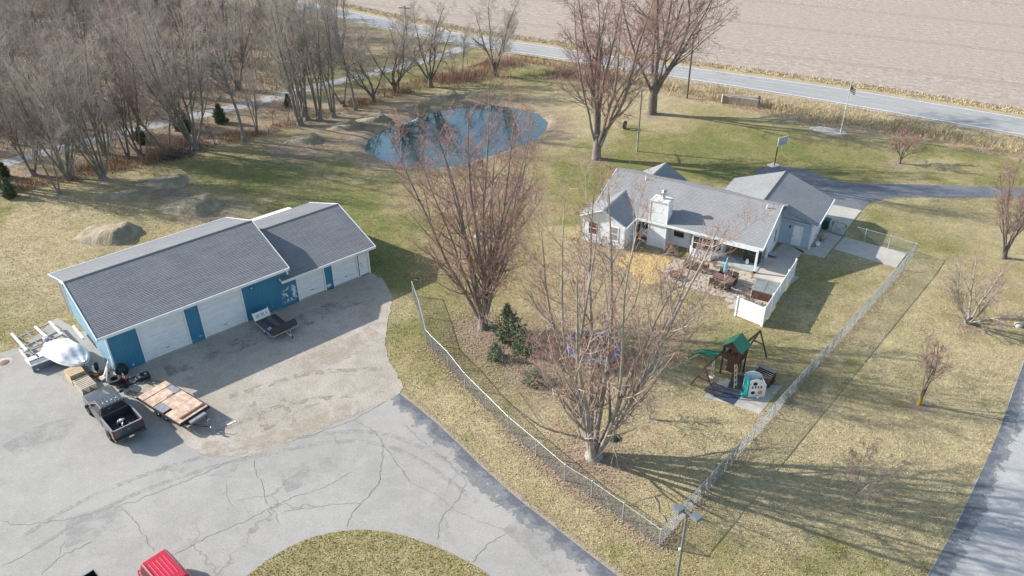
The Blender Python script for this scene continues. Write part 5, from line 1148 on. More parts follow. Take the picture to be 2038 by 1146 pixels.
# ---- flatbed trailer with two loading ramps
cs4 = [G(269.4, 788, .75), G(332, 760, .75), G(418.8, 809, .75), G(357.3, 846.6, .75)]
tc = sum(cs4, Vector())/4; ta = math.atan2((cs4[2]+cs4[3]-cs4[0]-cs4[1]).y, (cs4[2]+cs4[3]-cs4[0]-cs4[1]).x); TL, TW = 4.9, 2.26
fb = thing('flatbed_trailer', 'flatbed trailer with plywood deck and lowered ladder ramps', 'trailer', (tc.x, tc.y, .015), ta); RUST = M('rusty_plywood', (.45, .285, .185), (.60, .485, .385), 3.2, .85, bmp=.3, bscale=12); GREYB = M('grey_board', (.25, .26, .29), (.2, .21, .235), 4, .8)
part(fb, 'frame', BLK, lambda m: (m.beam((-TL/2, TW/2, .68), (TL/2, TW/2, .68), .06, .16), m.beam((-TL/2, -TW/2, .68), (TL/2, -TW/2, .68), .06, .16), m.beam((-TL/2+.03, -TW/2, .681), (-TL/2+.03, TW/2, .681), .06, .15), m.beam((TL/2-.03, -TW/2, .679), (TL/2-.03, TW/2, .679), .06, .15), *[m.beam((x, -TW/2, .64), (x, TW/2, .64), .06, .1) for x in (-1.5, -.5, .5, 1.5)]))
h2 = TW/2-.04
for x0, x1, y0, y1, mt in ((-TL/2+.06, -1.72, -h2, h2, RUST), (-1.66, -.62, -h2, .02, RUST), (-1.66, -.75, .03, .62, RUST), (-1.66, -.62, .64, h2, GREYB), (-.6, .5, -h2, -.5, GREYB), (-.56, .72, -.47, .45, RUST), (-.56, .72, .47, h2, RUST), (.74, 1.95, -h2, -.02, RUST), (.74, 1.95, 0, h2, RUST), (1.97, TL/2-.08, -h2, h2, RUST)):
    part(fb, 'deck_board', mt, lambda m: m.bb(x0, x1, y0, y1, .765, .79+random.random()*.012))
part(fb, 'deck_strap', BLK, lambda m: (m.bb(-1.72, -1.66, -h2, h2, .765, .80))); part(fb, 'deck_strap', BLK, lambda m: (m.bb(-.62, -.56, -h2, h2, .765, .803)))
part(fb, 'front_rail', BRW, lambda m: m.bb(1.9, 2.05, -h2+.3, h2-.05, .80, .86)); part(fb, 'front_rail', BLK, lambda m: m.beam((TL/2-.03, -TW/2, .82), (TL/2-.03, TW/2, .82), .05, .06))
part(fb, 'tongue', BLK, lambda m: (m.beam((TL/2, .75, .6), (TL/2+1.25, .05, .5), .07, .1), m.beam((TL/2, -.75, .6), (TL/2+1.25, -.05, .5), .07, .1), m.beam((TL/2+.9, 0, .5), (TL/2+1.6, 0, .5), .08, .1)))
part(fb, 'tool_box', GREYB, lambda m: m.bb(TL/2+.08, TL/2+.42, -.6, .6, .56, .76), bevel=.02); part(fb, 'coupler', STEEL, lambda m: m.lathe([(.0, .62), (.07, .6), (.07, .42), (0, .42)], (TL/2+1.62, 0, 0), 12)); part(fb, 'jack', STEEL, lambda m: (m.tube([(TL/2+1.2, .12, .02), (TL/2+1.2, .12, .85)], .035, 8), m.tube([(TL/2+1.2, .12, .85), (TL/2+1.2, .3, .9)], .015, 6)))
for s in (-1, 1):
    for x in (-.42, .42): wheel(fb, x, s*(TW/2-.2), .34, .2)
    def rp(m):
        for yy in (s*.78-.2, s*.78+.2): m.beam((-TL/2-.02, yy, .74), (-TL/2-2.0, yy, .04), .05, .06)
        for i in range(8): f = (i+.5)/8; m.beam((-TL/2-.02-1.98*f, s*.78-.2, .75-.7*f), (-TL/2-.02-1.98*f, s*.78+.2, .75-.7*f), .05, .03)
    part(fb, 'ramp', BLK, rp); part(fb, 'marker_light', M('amber', (.5, .2, .03), None, 4, .4), lambda m: m.bb(-.02, .02, s*(TW/2+.03)-.02, s*(TW/2+.03)+.02, .68, .72))

# ---- snowmobile trailer with a lettered board
Sx = lambda x, y: (470+x/9.553, 580+y/9.553)
c0, c1, c2_ = G(*Sx(340, 570), .6), G(*Sx(680, 840), .6), G(*Sx(1185, 640), .6); sa_ = math.atan2((c1-c0).y, (c1-c0).x); ctr = (c0+c2_)/2
st = thing('snowmobile_trailer', 'small black trailer with a lettered white board parked at the blue wall', 'trailer', (ctr.x, ctr.y, .018), sa_); SL_, SW = 2.7, 2.2
part(st, 'frame', ALU, lambda m: (m.beam((-SL_/2, SW/2, .5), (SL_/2, SW/2, .5), .06, .1), m.beam((-SL_/2, -SW/2, .5), (SL_/2, -SW/2, .5), .06, .1), m.beam((-SL_/2, -SW/2, .501), (-SL_/2, SW/2, .501), .06, .09), m.beam((SL_/2, -SW/2, .499), (SL_/2, SW/2, .499), .06, .09)))
for i, mt in enumerate((M('ply_dark', (.07, .065, .06), (.11, .1, .09), 3, .8), M('ply_navy', (.035, .045, .075), (.05, .06, .09), 3, .7), M('ply_brown', (.16, .11, .085), (.12, .085, .065), 3, .8), MATS['ply_navy'], M('ply_tan', (.36, .27, .13), (.28, .2, .1), 3, .85))):
    y0 = -SW/2+.05+i*(SW-.1)/5; part(st, 'deck_board', mt, lambda m: m.bb(-SL_/2+.05, SL_/2-.05, y0, y0+(SW-.1)/5-.01, .555, .585))
part(st, 'front_shield', M('navy_shield', (.012, .022, .035), (.02, .035, .05), 2, .35), lambda m: m.add([(SL_/2-.35, -SW/2, .59), (SL_/2+.0, -SW/2, .6), (SL_/2-.2, -SW/2, 1.15), (SL_/2-.35, SW/2, .59), (SL_/2+.0, SW/2, .6), (SL_/2-.2, SW/2, 1.15)], [(0, 1, 2), (5, 4, 3), (1, 4, 5, 2), (0, 2, 5, 3), (0, 3, 4, 1)]), bevel=.02)
for i in range(2): part(st, 'ski_guide', WPL, lambda m: m.box((.55, -SW/2+.28+i*.16, .61), (.75, .06, .04)))
part(st, 'tongue', ALU, lambda m: (m.beam((SL_/2-.4, 0, .44), (SL_/2+1.0, 0, .44), .08, .1),)); part(st, 'jack', ALU, lambda m: m.tube([(SL_/2+.55, .12, .04), (SL_/2+.55, .12, .8)], .03, 8)); part(st, 'coupler', BLK, lambda m: m.lathe([(0, .56), (.07, .53), (.07, .36), (0, .36)], (SL_/2+1.0, 0, 0), 10))
for s in (-1, 1): wheel(st, -.2, s*(SW/2-.16), .24, .18, WPL)
sg = thing('lettered_board', 'white board with black letters propped on the small black trailer', 'sign', (ctr.x, ctr.y, .018), sa_)
part(sg, 'board', WPL, lambda m: m.box((-SL_/2-.08, -.42, .92), (.05, 1.35, .62), ry=-.35)); part(sg, 'side_post', ALU, lambda m: m.beam((-SL_/2-.02, -1.06, .58), (-SL_/2-.3, -1.06, 1.25), .05)); part(sg, 'side_post', ALU, lambda m: m.beam((-SL_/2-.02, .28, .58), (-SL_/2-.3, .28, 1.25), .05))
def lettering(text, size, mat, par, mw, name='lettering'):
    cu = bpy.data.curves.new('txt', 'FONT'); cu.body = text; cu.size = size; cu.extrude = .004; cu.align_x = 'CENTER'; cu.align_y = 'CENTER'; cu.resolution_u = 2
    tmp = bpy.data.objects.new('txt', cu); COL.objects.link(tmp); bpy.context.view_layer.update(); me = bpy.data.meshes.new_from_object(tmp.evaluated_get(bpy.context.evaluated_depsgraph_get())); bpy.data.objects.remove(tmp)
    me.materials.clear(); me.materials.append(mat); o = bpy.data.objects.new(name, me); COL.objects.link(o); o.parent = par; o.matrix_local = mw; return o
# board faces +x (towards the lot): text x along +y, text up along the board
bu = Vector((math.sin(-.35), 0, math.cos(-.35))); bx_ = Vector((0, 1, 0)); bn = bx_.cross(bu); bc = Vector((-SL_/2-.08, -.42, .92))+bn*.03
tag(lettering('SS SS S', .36, BLK, sg, Matrix(((bx_.x, bu.x, bn.x, bc.x), (bx_.y, bu.y, bn.y, bc.y), (bx_.z, bu.z, bn.z, bc.z), (0, 0, 0, 1)))), kind=None)

# ---- covered boat on its trailer
ba = R(-33); bp = G(136, 712, .35)
bt = thing('covered_boat', 'boat under a wrinkled white cover on a trailer beside the barn gable', 'boat', (bp.x, bp.y, .012), ba)
COVER = M('boat_cover', (.62, .62, .64), (.50, .51, .54), 1.6, .6, bmp=.7, bscale=1.7, bdist=.06)
def loft_boat(m, cover):
    n = 25; secs = []
    xs = np.linspace(-2.5, 2.35, 30)
    for x in xs:
        f = (x+2.5)/4.85; hw = 1.08*min(1, .62+f*1.6)*(max(1-((f-.45)/.55)**2.6, .0)**.55 if f > .45 else 1); hw = max(hw, .06)
        if f < .18: hw *= .35+.65*(f/.18)
        top = .95+.5*math.exp(-((f-.62)/.2)**2)+.25*math.exp(-((f-.25)/.2)**2)-.12*(1-f)
        if cover: secs.append([(x, hw*math.sin(a)*1.03, .82+(top-.82)*math.cos(a)**.8+.03*math.sin(9*a+x*3)) for a in np.linspace(-math.pi/2, math.pi/2, n)])
        else: secs.append([(x, hw*math.sin(a), .86-(.52*math.cos(a)**.6)*(1-.45*f**3)) for a in np.linspace(-math.pi/2, math.pi/2, n)])
    V = [p for s in secs for p in s]; F = [(i*n+j, i*n+j+1, (i+1)*n+j+1, (i+1)*n+j) for i in range(len(xs)-1) for j in range(n-1)]
    m.add(V, F+[tuple(range(n)), tuple(range(len(V)-1, len(V)-n-1, -1))], smooth=True)
part(bt, 'cover', COVER, lambda m: loft_boat(m, True)); part(bt, 'hull', M('hull_white', (.72, .73, .76), (.6, .6, .64), 2, .3), lambda m: loft_boat(m, False))
part(bt, 'rub_rail', WPL, lambda m: m.tube([(x, -1.1*min(1, .62+((x+2.5)/4.85)*1.6)*(max(1-(((x+2.5)/4.85-.45)/.55)**2.6, 0)**.55 if (x+2.5)/4.85 > .45 else 1), .83) for x in np.linspace(-1.6, 2.2, 16)], .035, 6))
part(bt, 'trailer_frame', STEEL, lambda m: (m.beam((-2.2, .6, .36), (1.6, .5, .36), .07, .09), m.beam((-2.2, -.6, .36), (1.6, -.5, .36), .07, .09), m.beam((1.5, .5, .36), (2.7, 0, .4), .07), m.beam((1.5, -.5, .36), (2.7, 0, .4), .07), m.beam((2.5, 0, .4), (3.5, 0, .42), .08), m.beam((-1, -1.0, .34), (-1, 1.0, .34), .06)))
part(bt, 'winch_post', STEEL, lambda m: (m.beam((2.75, 0, .42), (2.6, 0, .95), .07), m.tube([(2.6, -.12, .9), (2.6, .12, .9)], .07, 10))); part(bt, 'tongue_jack', WPL, lambda m: m.tube([(3.0, .1, .05), (3.0, .1, .75)], .05, 8)); part(bt, 'outboard_motor', M('motor_grey', (.42, .42, .44), (.3, .3, .32), 4, .4), lambda m: (m.box((-2.72, .1, .85), (.42, .38, .5)), m.box((-2.75, .1, .45), (.16, .14, .5))), bevel=.06)
for s in (-1, 1): wheel(bt, -.9, s*.92, .3, .18, WPL)

# ---- dismantled boat lift / dock frame
Z4 = lambda x, y: (x/7.162, 640+y/7.162)
dk0 = G(*Z4(380, 410), .5); dk = thing('boat_lift', 'dismantled aluminium boat lift frame with white beams beside the covered boat', 'boat lift', (dk0.x, dk0.y, 0))
def wpt(x, y, z): p = G(*Z4(x, y), z)-Vector((dk0.x, dk0.y, 0)); return (p.x, p.y, z)
WB_ = M('weathered_white', (.72, .70, .68), (.55, .52, .5), 3, .6); RAILB = M('lift_rail', (.40, .35, .32), (.3, .27, .25), 4, .6)
for a, b in (((165, 170), (380, 410)), ((500, 70), (700, 255)), ((705, 0), (880, 185)), ((1045, 65), (1185, 245))): part(dk, 'white_beam', WB_, lambda m: m.beam(wpt(*a, .62), wpt(*b, .62), .17, .12))
part(dk, 'white_beam', WB_, lambda m: m.beam(wpt(280, 400, .3), wpt(440, 600, .3), .12, .12)); part(dk, 'white_beam', WB_, lambda m: m.beam(wpt(430, 600, .2), wpt(545, 685, .2), .14, .1))
for a, b in (((245, 235), (710, 20)), ((365, 415), (890, 185)), ((285, 385), (640, 215)), ((330, 440), (720, 300))): part(dk, 'lift_rail', RAILB, lambda m: m.beam(wpt(*a, .5), wpt(*b, .5), .09, .1))
part(dk, 'cross_bar', STEEL, lambda m: m.beam(wpt(370, 125, .56), wpt(540, 320, .56), .07, .07))
for x, y in ((175, 180), (370, 400), (510, 80), (690, 250), (715, 10), (870, 190), (245, 235), (890, 185)): part(dk, 'leg', STEEL, lambda m: m.tube([wpt(x, y, .0), wpt(x, y, .48)], .035, 6))
for (x, y), w_, l_ in (((465, 535), .8, .9), ((600, 455), .7, .8)): o = part(dk, 'panel', WB_, lambda m: m.box((0, 0, .3), (w_, l_, .04), rz=R(-46))); q = wpt(x, y, .3); o.location = (q[0], q[1], 0)
bp_ = G(*Z4(590, 570), .45); bn_ = thing('grey_bin', 'open topped blue grey box at the end of the boat lift', 'box', (bp_.x, bp_.y, .012), R(41)); part(bn_, 'box', M('bin_grey', (.17, .19, .23), (.13, .145, .18), 3, .6), lambda m: (m.box((0, 0, .30), (1.45, .72, .58)),)); part(bn_, 'rim', WB_, lambda m: (m.bb(-.76, .76, -.40, -.34, .56, .64), m.bb(-.76, .76, .34, .40, .56, .64), m.bb(-.76, -.70, -.34, .34, .56, .64), m.bb(.70, .76, -.34, .34, .56, .64)))

# ---- pallets
def pallet(wd, ln, mat):
    t = thing('pallet', 'x', 'pallet', (0, 0, 0)); n = 7
    for i in range(n): yy = -ln/2+(i+.5)*ln/n; part(t, 'deck_board', mat, lambda m: m.bb(-wd/2, wd/2, yy-ln/n*.30, yy+ln/n*.30, .105, .125))
    for x in (-wd/2+.04, 0, wd/2-.04): part(t, 'stringer', mat, lambda m: m.bb(x-.02, x+.02, -ln/2, ln/2, .018, .104))
    for yy in (-ln/2+.06, 0, ln/2-.06): part(t, 'bottom_board', mat, lambda m: m.bb(-wd/2, wd/2, yy-.05, yy+.05, 0, .017))
    return t
pal_rz = ang(Z4(920, 710), Z4(1170, 985), .7)-math.pi/2
PR1 = pallet(1.05, 1.15, PINE); PR2 = pallet(1.05, 1.55, OLDW)
pcs = [((1055, 690), PR1, 6, 'pallets beside the boat'), ((1200, 860), PR2, 4, 'pallets behind the grey pickup')]
for (x, y), pr, nst, gp in pcs:
    c = G(*Z4(x, y), .13*nst)
    for i in reversed(range(nst)):
        o = pr if i == 0 else copy_tree(pr); o.location = (c.x, c.y, .013+i*.127); o.rotation_euler.z = pal_rz+random.uniform(-.04, .04)
        o['label'] = ('topmost ' if i == nst-1 else '')+('fresh pine pallet in the stack next to the covered boat' if pr is PR1 else 'long weathered pallet in the stack at the grey pickup bonnet'); o['category'] = 'pallet'
        if i < nst-1: o['group'] = gp
        elif 'group' in o: del o['group']
# ---- clutter at the barn corner
ZC = lambda x, y: (160+x/7.162, 640+y/7.162)
def tyre(label, px, z, r=.38, wd=.24, flat=True, rz=0, tilt=0, group=None):
    p = G(*px, z); t = thing('tyre', label, 'tyre', (p.x, p.y, z), rz, group); o = part(t, 'tread', RUB, lambda m: m.lathe([(r*.55, -wd/2), (r*.9, -wd/2), (r, -wd*.35), (r, wd*.35), (r*.9, wd/2), (r*.55, wd/2), (r*.5, wd*.3), (r*.5, -wd*.3), (r*.55, -wd/2)], n=24, axis='Z' if flat else 'Y')); o.location.z = wd/2 if flat else r; o.rotation_euler.x = tilt; return t
for i in range(3): tyre('black tyre in the stack beside the traffic cone', ZC(500, 850), .013+i*.25, .48, .25, group='tyres stacked at the barn corner') if i < 2 else tyre('top black tyre of the stack beside the traffic cone', ZC(500, 850), .013+i*.25, .48, .25)
tyre('black tyre leaning on the blue wall above the stack', ZC(610, 760), .013, .46, .26, False, BRZ, -.25); tyre('small tyre with white rim near the boat tongue', ZC(245, 680), .013, .3, .18, False, R(110)); tyre('large black tyre standing upright on the back lawn', (1243, 256), 0, .5, .22, False, R(60))
p = G(*ZC(640, 855)); co = thing('traffic_cone', 'orange traffic cone with white collar by the tyre stack', 'cone', (p.x, p.y, .013)); ORG = M('cone_orange', (.72, .09, .02), None, 4, .5)
part(co, 'base', ORG, lambda m: m.bb(-.19, .19, -.19, .19, 0, .035)); part(co, 'cone', ORG, lambda m: m.lathe([(.15, .036), (.035, .74), (0, .74)], n=16)); part(co, 'collar', WPL, lambda m: m.lathe([(.104, .36), (.078, .54)], n=16)); part(co, 'collar', WPL, lambda m: m.lathe([(.064, .60), (.05, .68)], n=16))
for i, (a, za, b, zb, w_) in enumerate((((320, 830), .02, (395, 560), 1.35, .12), ((375, 860), .02, (380, 590), 1.3, .10), ((430, 680), .02, (400, 540), 1.6, .10), ((515, 705), .02, (508, 545), 1.1, .13))):
    A = G(*ZC(*a), za); B = G(*ZC(*b), zb); t = MB(); t.beam((0, 0, 0), B-A, w_, .05); o = t.build('plank', WB_); o.location = A
    tag(o, 'pale weathered plank leaning at the barn corner', 'plank', 'planks leaning at the barn corner')
p = G(*ZC(265, 790)); cr = thing('scrap_pile', 'rusty brown scrap and crumpled boxes beside the pallets', 'scrap', (p.x, p.y, .013)); RUSTY = M('rust', (.26, .115, .05), (.15, .07, .035), 4, .9, bmp=.5)
for i in range(9): part(cr, 'scrap_piece', RUSTY if i % 3 else WB_, lambda m: m.box((random.uniform(-.55, .55), random.uniform(-.45, .45), .1+.12*random.random()), (random.uniform(.25, .7), random.uniform(.2, .5), random.uniform(.08, .25)), rz=random.random()*3, rx=random.uniform(-.4, .4), ry=random.uniform(-.3, .3)))
p = G(*ZC(840, 830)); fr = thing('mower_deck', 'black steel mower deck and frame lying between tyres and flatbed', 'machine', (p.x, p.y, .018), R(35))
part(fr, 'deck', BLK, lambda m: (m.box((.25, 0, .18), (1.0, .75, .22)),), bevel=.06); part(fr, 'frame', BLK, lambda m: (m.beam((-1.3, -.35, .12), (.2, -.35, .12), .06), m.beam((-1.3, .35, .12), (.2, .35, .12), .06), m.beam((-1.3, -.4, .12), (-1.3, .4, .12), .06), m.beam((-.7, -.35, .12), (-.7, .35, .12), .06)))
for x, y in ((.05, -.2), (.05, .2), (.5, 0)): part(fr, 'spindle', STEEL, lambda m: m.lathe([(.0, .4), (.09, .38), (.11, .3), (.11, .28)], (x, y, 0), 12))
part(fr, 'roller', RUB, lambda m: m.tube([(-.95, -.5, .14), (-.95, .5, .14)], .13, 12))
p = G(8, 722); mh = thing('manhole_cover', 'reddish iron manhole cover in the grey lot', 'manhole', (p.x, p.y, .012)); part(mh, 'frame', CONCW, lambda m: m.lathe([(.0, .008), (.62, .008), (.64, 0)], n=28)); part(mh, 'lid', M('iron_lid', (.23, .13, .10), (.16, .1, .08), 8, .8, bmp=.6), lambda m: m.lathe([(0, .02), (.36, .02), (.38, .009)], n=28))
# ---- dirt mounds of the bike track
SOIL = M('mound_soil', (.36, .30, .225), (.235, .20, .125), 1.0, .95, bmp=1.0, bscale=6, bdist=.14)
def mound(px, ln, wd, ht_, az, label, seed):
    n = 44; rg = np.random.RandomState(seed); xs = np.linspace(-1, 1, n); X, Y = np.meshgrid(xs, xs); r = np.hypot(X, Y)
    prof = np.where(X < .30, np.clip((X+1)/1.3, 0, 1)**.85, sstep(.74, .36, X)); yc = np.where(Y < 0, sstep(-1, -.55, Y), sstep(1, .25, Y)); z = prof*yc
    z = np.clip(z, 0, 1)*ht_*(.72+.5*fbm(X*2.4+seed, Y*2.4, 4)); z = z-.05*(r > .93)
    V = np.stack([X.ravel()*ln/2, Y.ravel()*wd/2, z.ravel()-.02], 1); ii = np.arange(n*n).reshape(n, n); F = np.stack([ii[:-1, :-1], ii[:-1, 1:], ii[1:, 1:], ii[1:, :-1]], -1).reshape(-1, 4)
    keep = (r.ravel()[F] < 1.05).any(1); o = fastmesh('dirt_mound', V, F[keep], SOIL, smooth=True); p = G(*px); o.location = p; o.rotation_euler.z = az; return tag(o, label, 'mound')
for i, (px, ln, wd, h_, az, lb) in enumerate((((222, 466), 6.8, 4.8, 1.0, -8, 'broad bare dirt mound just behind the barn'), ((385, 412), 7.2, 4.8, 1.15, -14, 'highest pale dirt mound behind the barn roof'), ((330, 362), 6.8, 3.8, .6, 12, 'long low dirt mound below the mossy clump'), ((608, 279), 5.4, 3.2, .8, 2, 'dirt bike ramp at the wood end of the pond row'),
        ((688, 253), 5.2, 3.0, .8, 6, 'second dirt bike ramp in the pond row'), ((745, 238), 5.0, 3.0, .8, 8, 'third dirt bike ramp by the rocks'), ((822, 214), 5.2, 3.0, .8, 8, 'dirt bike ramp at the pond\'s upper bank'), ((888, 193), 5.6, 3.2, .8, 8, 'last dirt bike ramp below the vase shaped tree'), ((255, 385), 7.5, 2.2, .45, 24, 'low dark soil ridge on the left lawn'))):
    mound(px, ln, wd, h_, R(az), lb, 200+i)
# ---- rocks at the pond
ROCK = M('pale_rock', (.52, .50, .47), (.36, .34, .32), 4, .9, bmp=.5)
for i in range(14):
    u = 788+i*3.4+random.uniform(-1, 1); v = 251-i*1.05+random.uniform(-1.5, 1.5); p = G(u, v); b = MB(); s = .14+.16*random.random()
    b.lathe([(0, -.1), (s*.8, -.05), (s, s*.35), (s*.7, s*.8), (0, s)], n=7, smooth=False); o = b.build('rock', ROCK); o.location = (p.x, p.y, -.05); o.rotation_euler = (random.uniform(-.3, .3), random.uniform(-.3, .3), random.random()*6); o.scale = (1, .6+.5*random.random(), .8)
    tag(o, 'pale boulder lying on the upper bank of the pond', 'rock', 'boulders on the pond bank')
p = G(957, 476); b = MB(); b.lathe([(0, 0), (.5, .02), (.62, .3), (.35, .55), (0, .6)], n=9, smooth=False); o = b.build('rock', ROCK); o.location = p; o.scale = (1.2, .8, 1); tag(o, 'pale boulder on the grass behind the red budded maple', 'rock')
# ---- roadside
def upole(label, px, h, r=.14, arm=False, mat=None):
    t = thing('utility_pole', label, 'pole', G(*px)); part(t, 'pole', mat or BARKD, lambda m: m.tube([(0, 0, -.1), (0, 0, h)], [r, r*.7], 10))
    if arm: part(t, 'cross_arm', BARKD, lambda m: m.beam((-.95, .25, h-.35), (.95, -.25, h-.35), .1, .12)); [part(t, 'insulator', WPL, lambda m: m.lathe([(.04, h-.29), (.06, h-.2), (0, h-.14)], (x, -x*.26, 0), 8)) for x in (-.85, -.3, .3, .85)]
    else: part(t, 'pole_band', STEEL, lambda m: m.lathe([(r*.76, h-.5), (r*.76, h-.42)], n=10))
    return t
upole('wooden utility pole at the ditch edge near the big maple', (1367, 195), 8.4); upole('bare wooden pole standing alone on the back lawn', (1268, 301), 7.2, .11, mat=BARKP); upole('distant utility pole with a cross arm beyond the vase shaped tree', (812, 100), height_at((812, 100), (809.5, 11)), .13, True)
yp = thing('guy_marker', 'yellow guy wire marker leaning beside the utility pole', 'marker', G(1332, 190)); part(yp, 'sleeve', M('guy_yellow', (.60, .48, .2), None, 4, .6), lambda m: m.tube([(0, 0, 0), (.55, .3, 1.9)], .05, 8)); part(yp, 'anchor', STEEL, lambda m: m.tube([(-.1, -.05, -.1), (0, 0, .1)], .03, 6))
fp = thing('flagpole', 'white flagpole on a gravel bed by the ditch', 'flagpole', G(1672, 266)); FH = 6.3
part(fp, 'pole', WPL, lambda m: m.tube([(0, 0, 0), (0, 0, FH)], [.055, .035], 10)); part(fp, 'finial', M('gold', (.6, .45, .15), None, 4, .3, .8), lambda m: m.lathe([(0, FH+.16), (.07, FH+.09), (0, FH)], n=12)); part(fp, 'halyard', WPL, lambda m: m.tube([(.06, 0, 1.2), (.06, 0, FH-.1)], .006, 4)); part(fp, 'cleat', STEEL, lambda m: m.box((.06, 0, 1.2), (.04, .03, .16)))
fg = thing('flag', 'small striped flag drooping from the white flagpole', 'flag', G(1672, 266)); FW, FHh = 1.15, .72
def flagpt(u, v): return (.06+u*FW*.62, .10*math.sin(u*7+v)*.8, FH-.35-v*FHh-u*.55+.05*math.sin(u*9))
for k in range(7):
    part(fg, 'stripe', M('flag_red', (.42, .16, .17), None, 3, .7) if k % 2 == 0 else WPL, lambda m: [m.quad(flagpt(i/10, k/7), flagpt((i+1)/10, k/7), flagpt((i+1)/10, (k+1)/7), flagpt(i/10, (k+1)/7)) for i in range(10)][0])
part(fg, 'canton', M('flag_blue', (.14, .16, .28), None, 3, .7), lambda m: [m.quad(*[tuple(Vector(flagpt(a, b))+Vector((0, -.006, 0))) for a, b in ((i/10, 0), ((i+1)/10, 0), ((i+1)/10, .55), (i/10, .55))]) for i in range(4)][0])
sheet('flag_bed', smooth_poly(GP([(1605, 255), (1625, 250), (1660, 255), (1688, 262), (1680, 270), (1655, 268), (1625, 262)]), 2), .012, M('bed_gravel', (.50, .46, .42), (.36, .32, .28), 3, .95, bmp=.6))
cu = thing('concrete_culvert', 'low weathered concrete culvert headwall set in the ditch', 'culvert', G(1437, 205)); cd = G(1508, 214)-G(1437, 205); cz = math.atan2(cd.y, cd.x); cu.rotation_euler.z = cz; CL = cd.length
OLDC = M('old_concrete', (.33, .29, .24), (.22, .195, .165), 1.5, .95, bmp=.5, stretch=(1, 1, .5)); part(cu, 'headwall', OLDC, lambda m: m.bb(0, CL, 0, .35, -.5, 1.0), bevel=.04); part(cu, 'wing_wall', BLK, lambda m: m.bb(CL-.3, CL, .351, 1.9, -.5, .95)); part(cu, 'top_slab', OLDC, lambda m: m.bb(.05, CL-.32, .36, 1.7, .5, .78)); part(cu, 'marker_post', WPL, lambda m: m.tube([(-.05, -.05, -.3), (-.05, -.05, 1.25)], .07, 8))
# ---- light poles
lp = thing('light_pole', 'grey area light pole with two box lamps at the fence corner', 'light pole', G(1340, 1200)); LH = height_at((1340, 1200), (1360.5, 1020)); GRYP = M('pole_grey', (.16, .18, .19), (.2, .22, .23), 5, .5, .3)
part(lp, 'pole', GRYP, lambda m: m.tube([(0, 0, 0), (0, 0, LH)], [.08, .062], 10)); part(lp, 'base_plate', GRYP, lambda m: m.box((0, 0, .02), (.35, .35, .04)))
la = R(-35)
for s in (-1, 1):
    hd = part(lp, 'lamp_head', GRYP, lambda m: m.box((math.cos(la)*s*.46, math.sin(la)*s*.46, LH+.02), (.46, .42, .2), rz=la-.35), bevel=.015); part(hd, 'lens', WPL, lambda m: m.box((math.cos(la)*s*.46, math.sin(la)*s*.46, LH-.085), (.38, .34, .012), rz=la-.35))
    part(lp, 'bracket', GRYP, lambda m: m.beam((0, 0, LH-.05), (math.cos(la)*s*.3, math.sin(la)*s*.3, LH), .06))
part(lp, 'photocell', WPL, lambda m: m.box((-.09, 0, LH*.62), (.1, .1, .14)))
yl = thing('yard_lamp', 'short post lamp with white globe on the right lawn edge', 'lamp', G(2034, 650)); part(yl, 'post', STEEL, lambda m: m.tube([(0, 0, 0), (0, 0, .85)], .045, 8)); part(yl, 'globe', WPL, lambda m: m.lathe([(0, .85), (.12, .88), (.17, 1.02), (.12, 1.16), (0, 1.2)], n=14)); part(yl, 'stone_base', ROCK, lambda m: m.lathe([(.3, 0), (.32, .12), (.2, .25), (0, .27)], (-.25, .1, 0), 9))
# ---- basketball hoop
bh = thing('basketball_hoop', 'basketball hoop with clear backboard at the driveway edge', 'basketball hoop', G(1541, 330), R(-60)); part(bh, 'post', BLK, lambda m: m.tube([(0, 0, 0), (0, 0, 2.6), (.5, 0, 3.0)], .06, 8)); bb_ = part(bh, 'backboard', M('backboard', (.42, .45, .47), (.36, .4, .42), 3, .2), lambda m: m.bb(.55, .58, -.68, .68, 2.65, 3.55))
part(bb_, 'board_frame', WPL, lambda m: (m.bb(.53, .60, -.72, .72, 3.55, 3.6), m.bb(.53, .60, -.72, .72, 2.6, 2.65), m.bb(.53, .60, -.72, -.68, 2.65, 3.55), m.bb(.53, .60, .68, .72, 2.65, 3.55))); part(bh, 'rim', ORG, lambda m: m.tube([(.83+.23*math.cos(a), .23*math.sin(a), 2.95) for a in np.linspace(0, 6.283, 17)], .012, 6, cap=False)); part(bh, 'net', WPL, lambda m: [m.tube([(.83+.23*math.cos(a), .23*math.sin(a), 2.94), (.83+.13*math.cos(a+.4), .13*math.sin(a+.4), 2.55)], .006, 4) for a in np.linspace(0, 6.283, 13)][0]); part(bh, 'base', CONCW, lambda m: m.bb(-.6, .4, -.5, .5, .0, .1))
hy = thing('yard_hydrant', 'thin grey yard hydrant beside the house roof corner', 'hydrant', G(1253, 338)); part(hy, 'pipe', STEEL, lambda m: m.tube([(0, 0, 0), (0, 0, 1.1)], .03, 8)); part(hy, 'head', STEEL, lambda m: (m.box((0, 0, 1.15), (.1, .1, .16)), m.tube([(0, 0, 1.12), (.16, 0, 1.02)], .025, 6)))
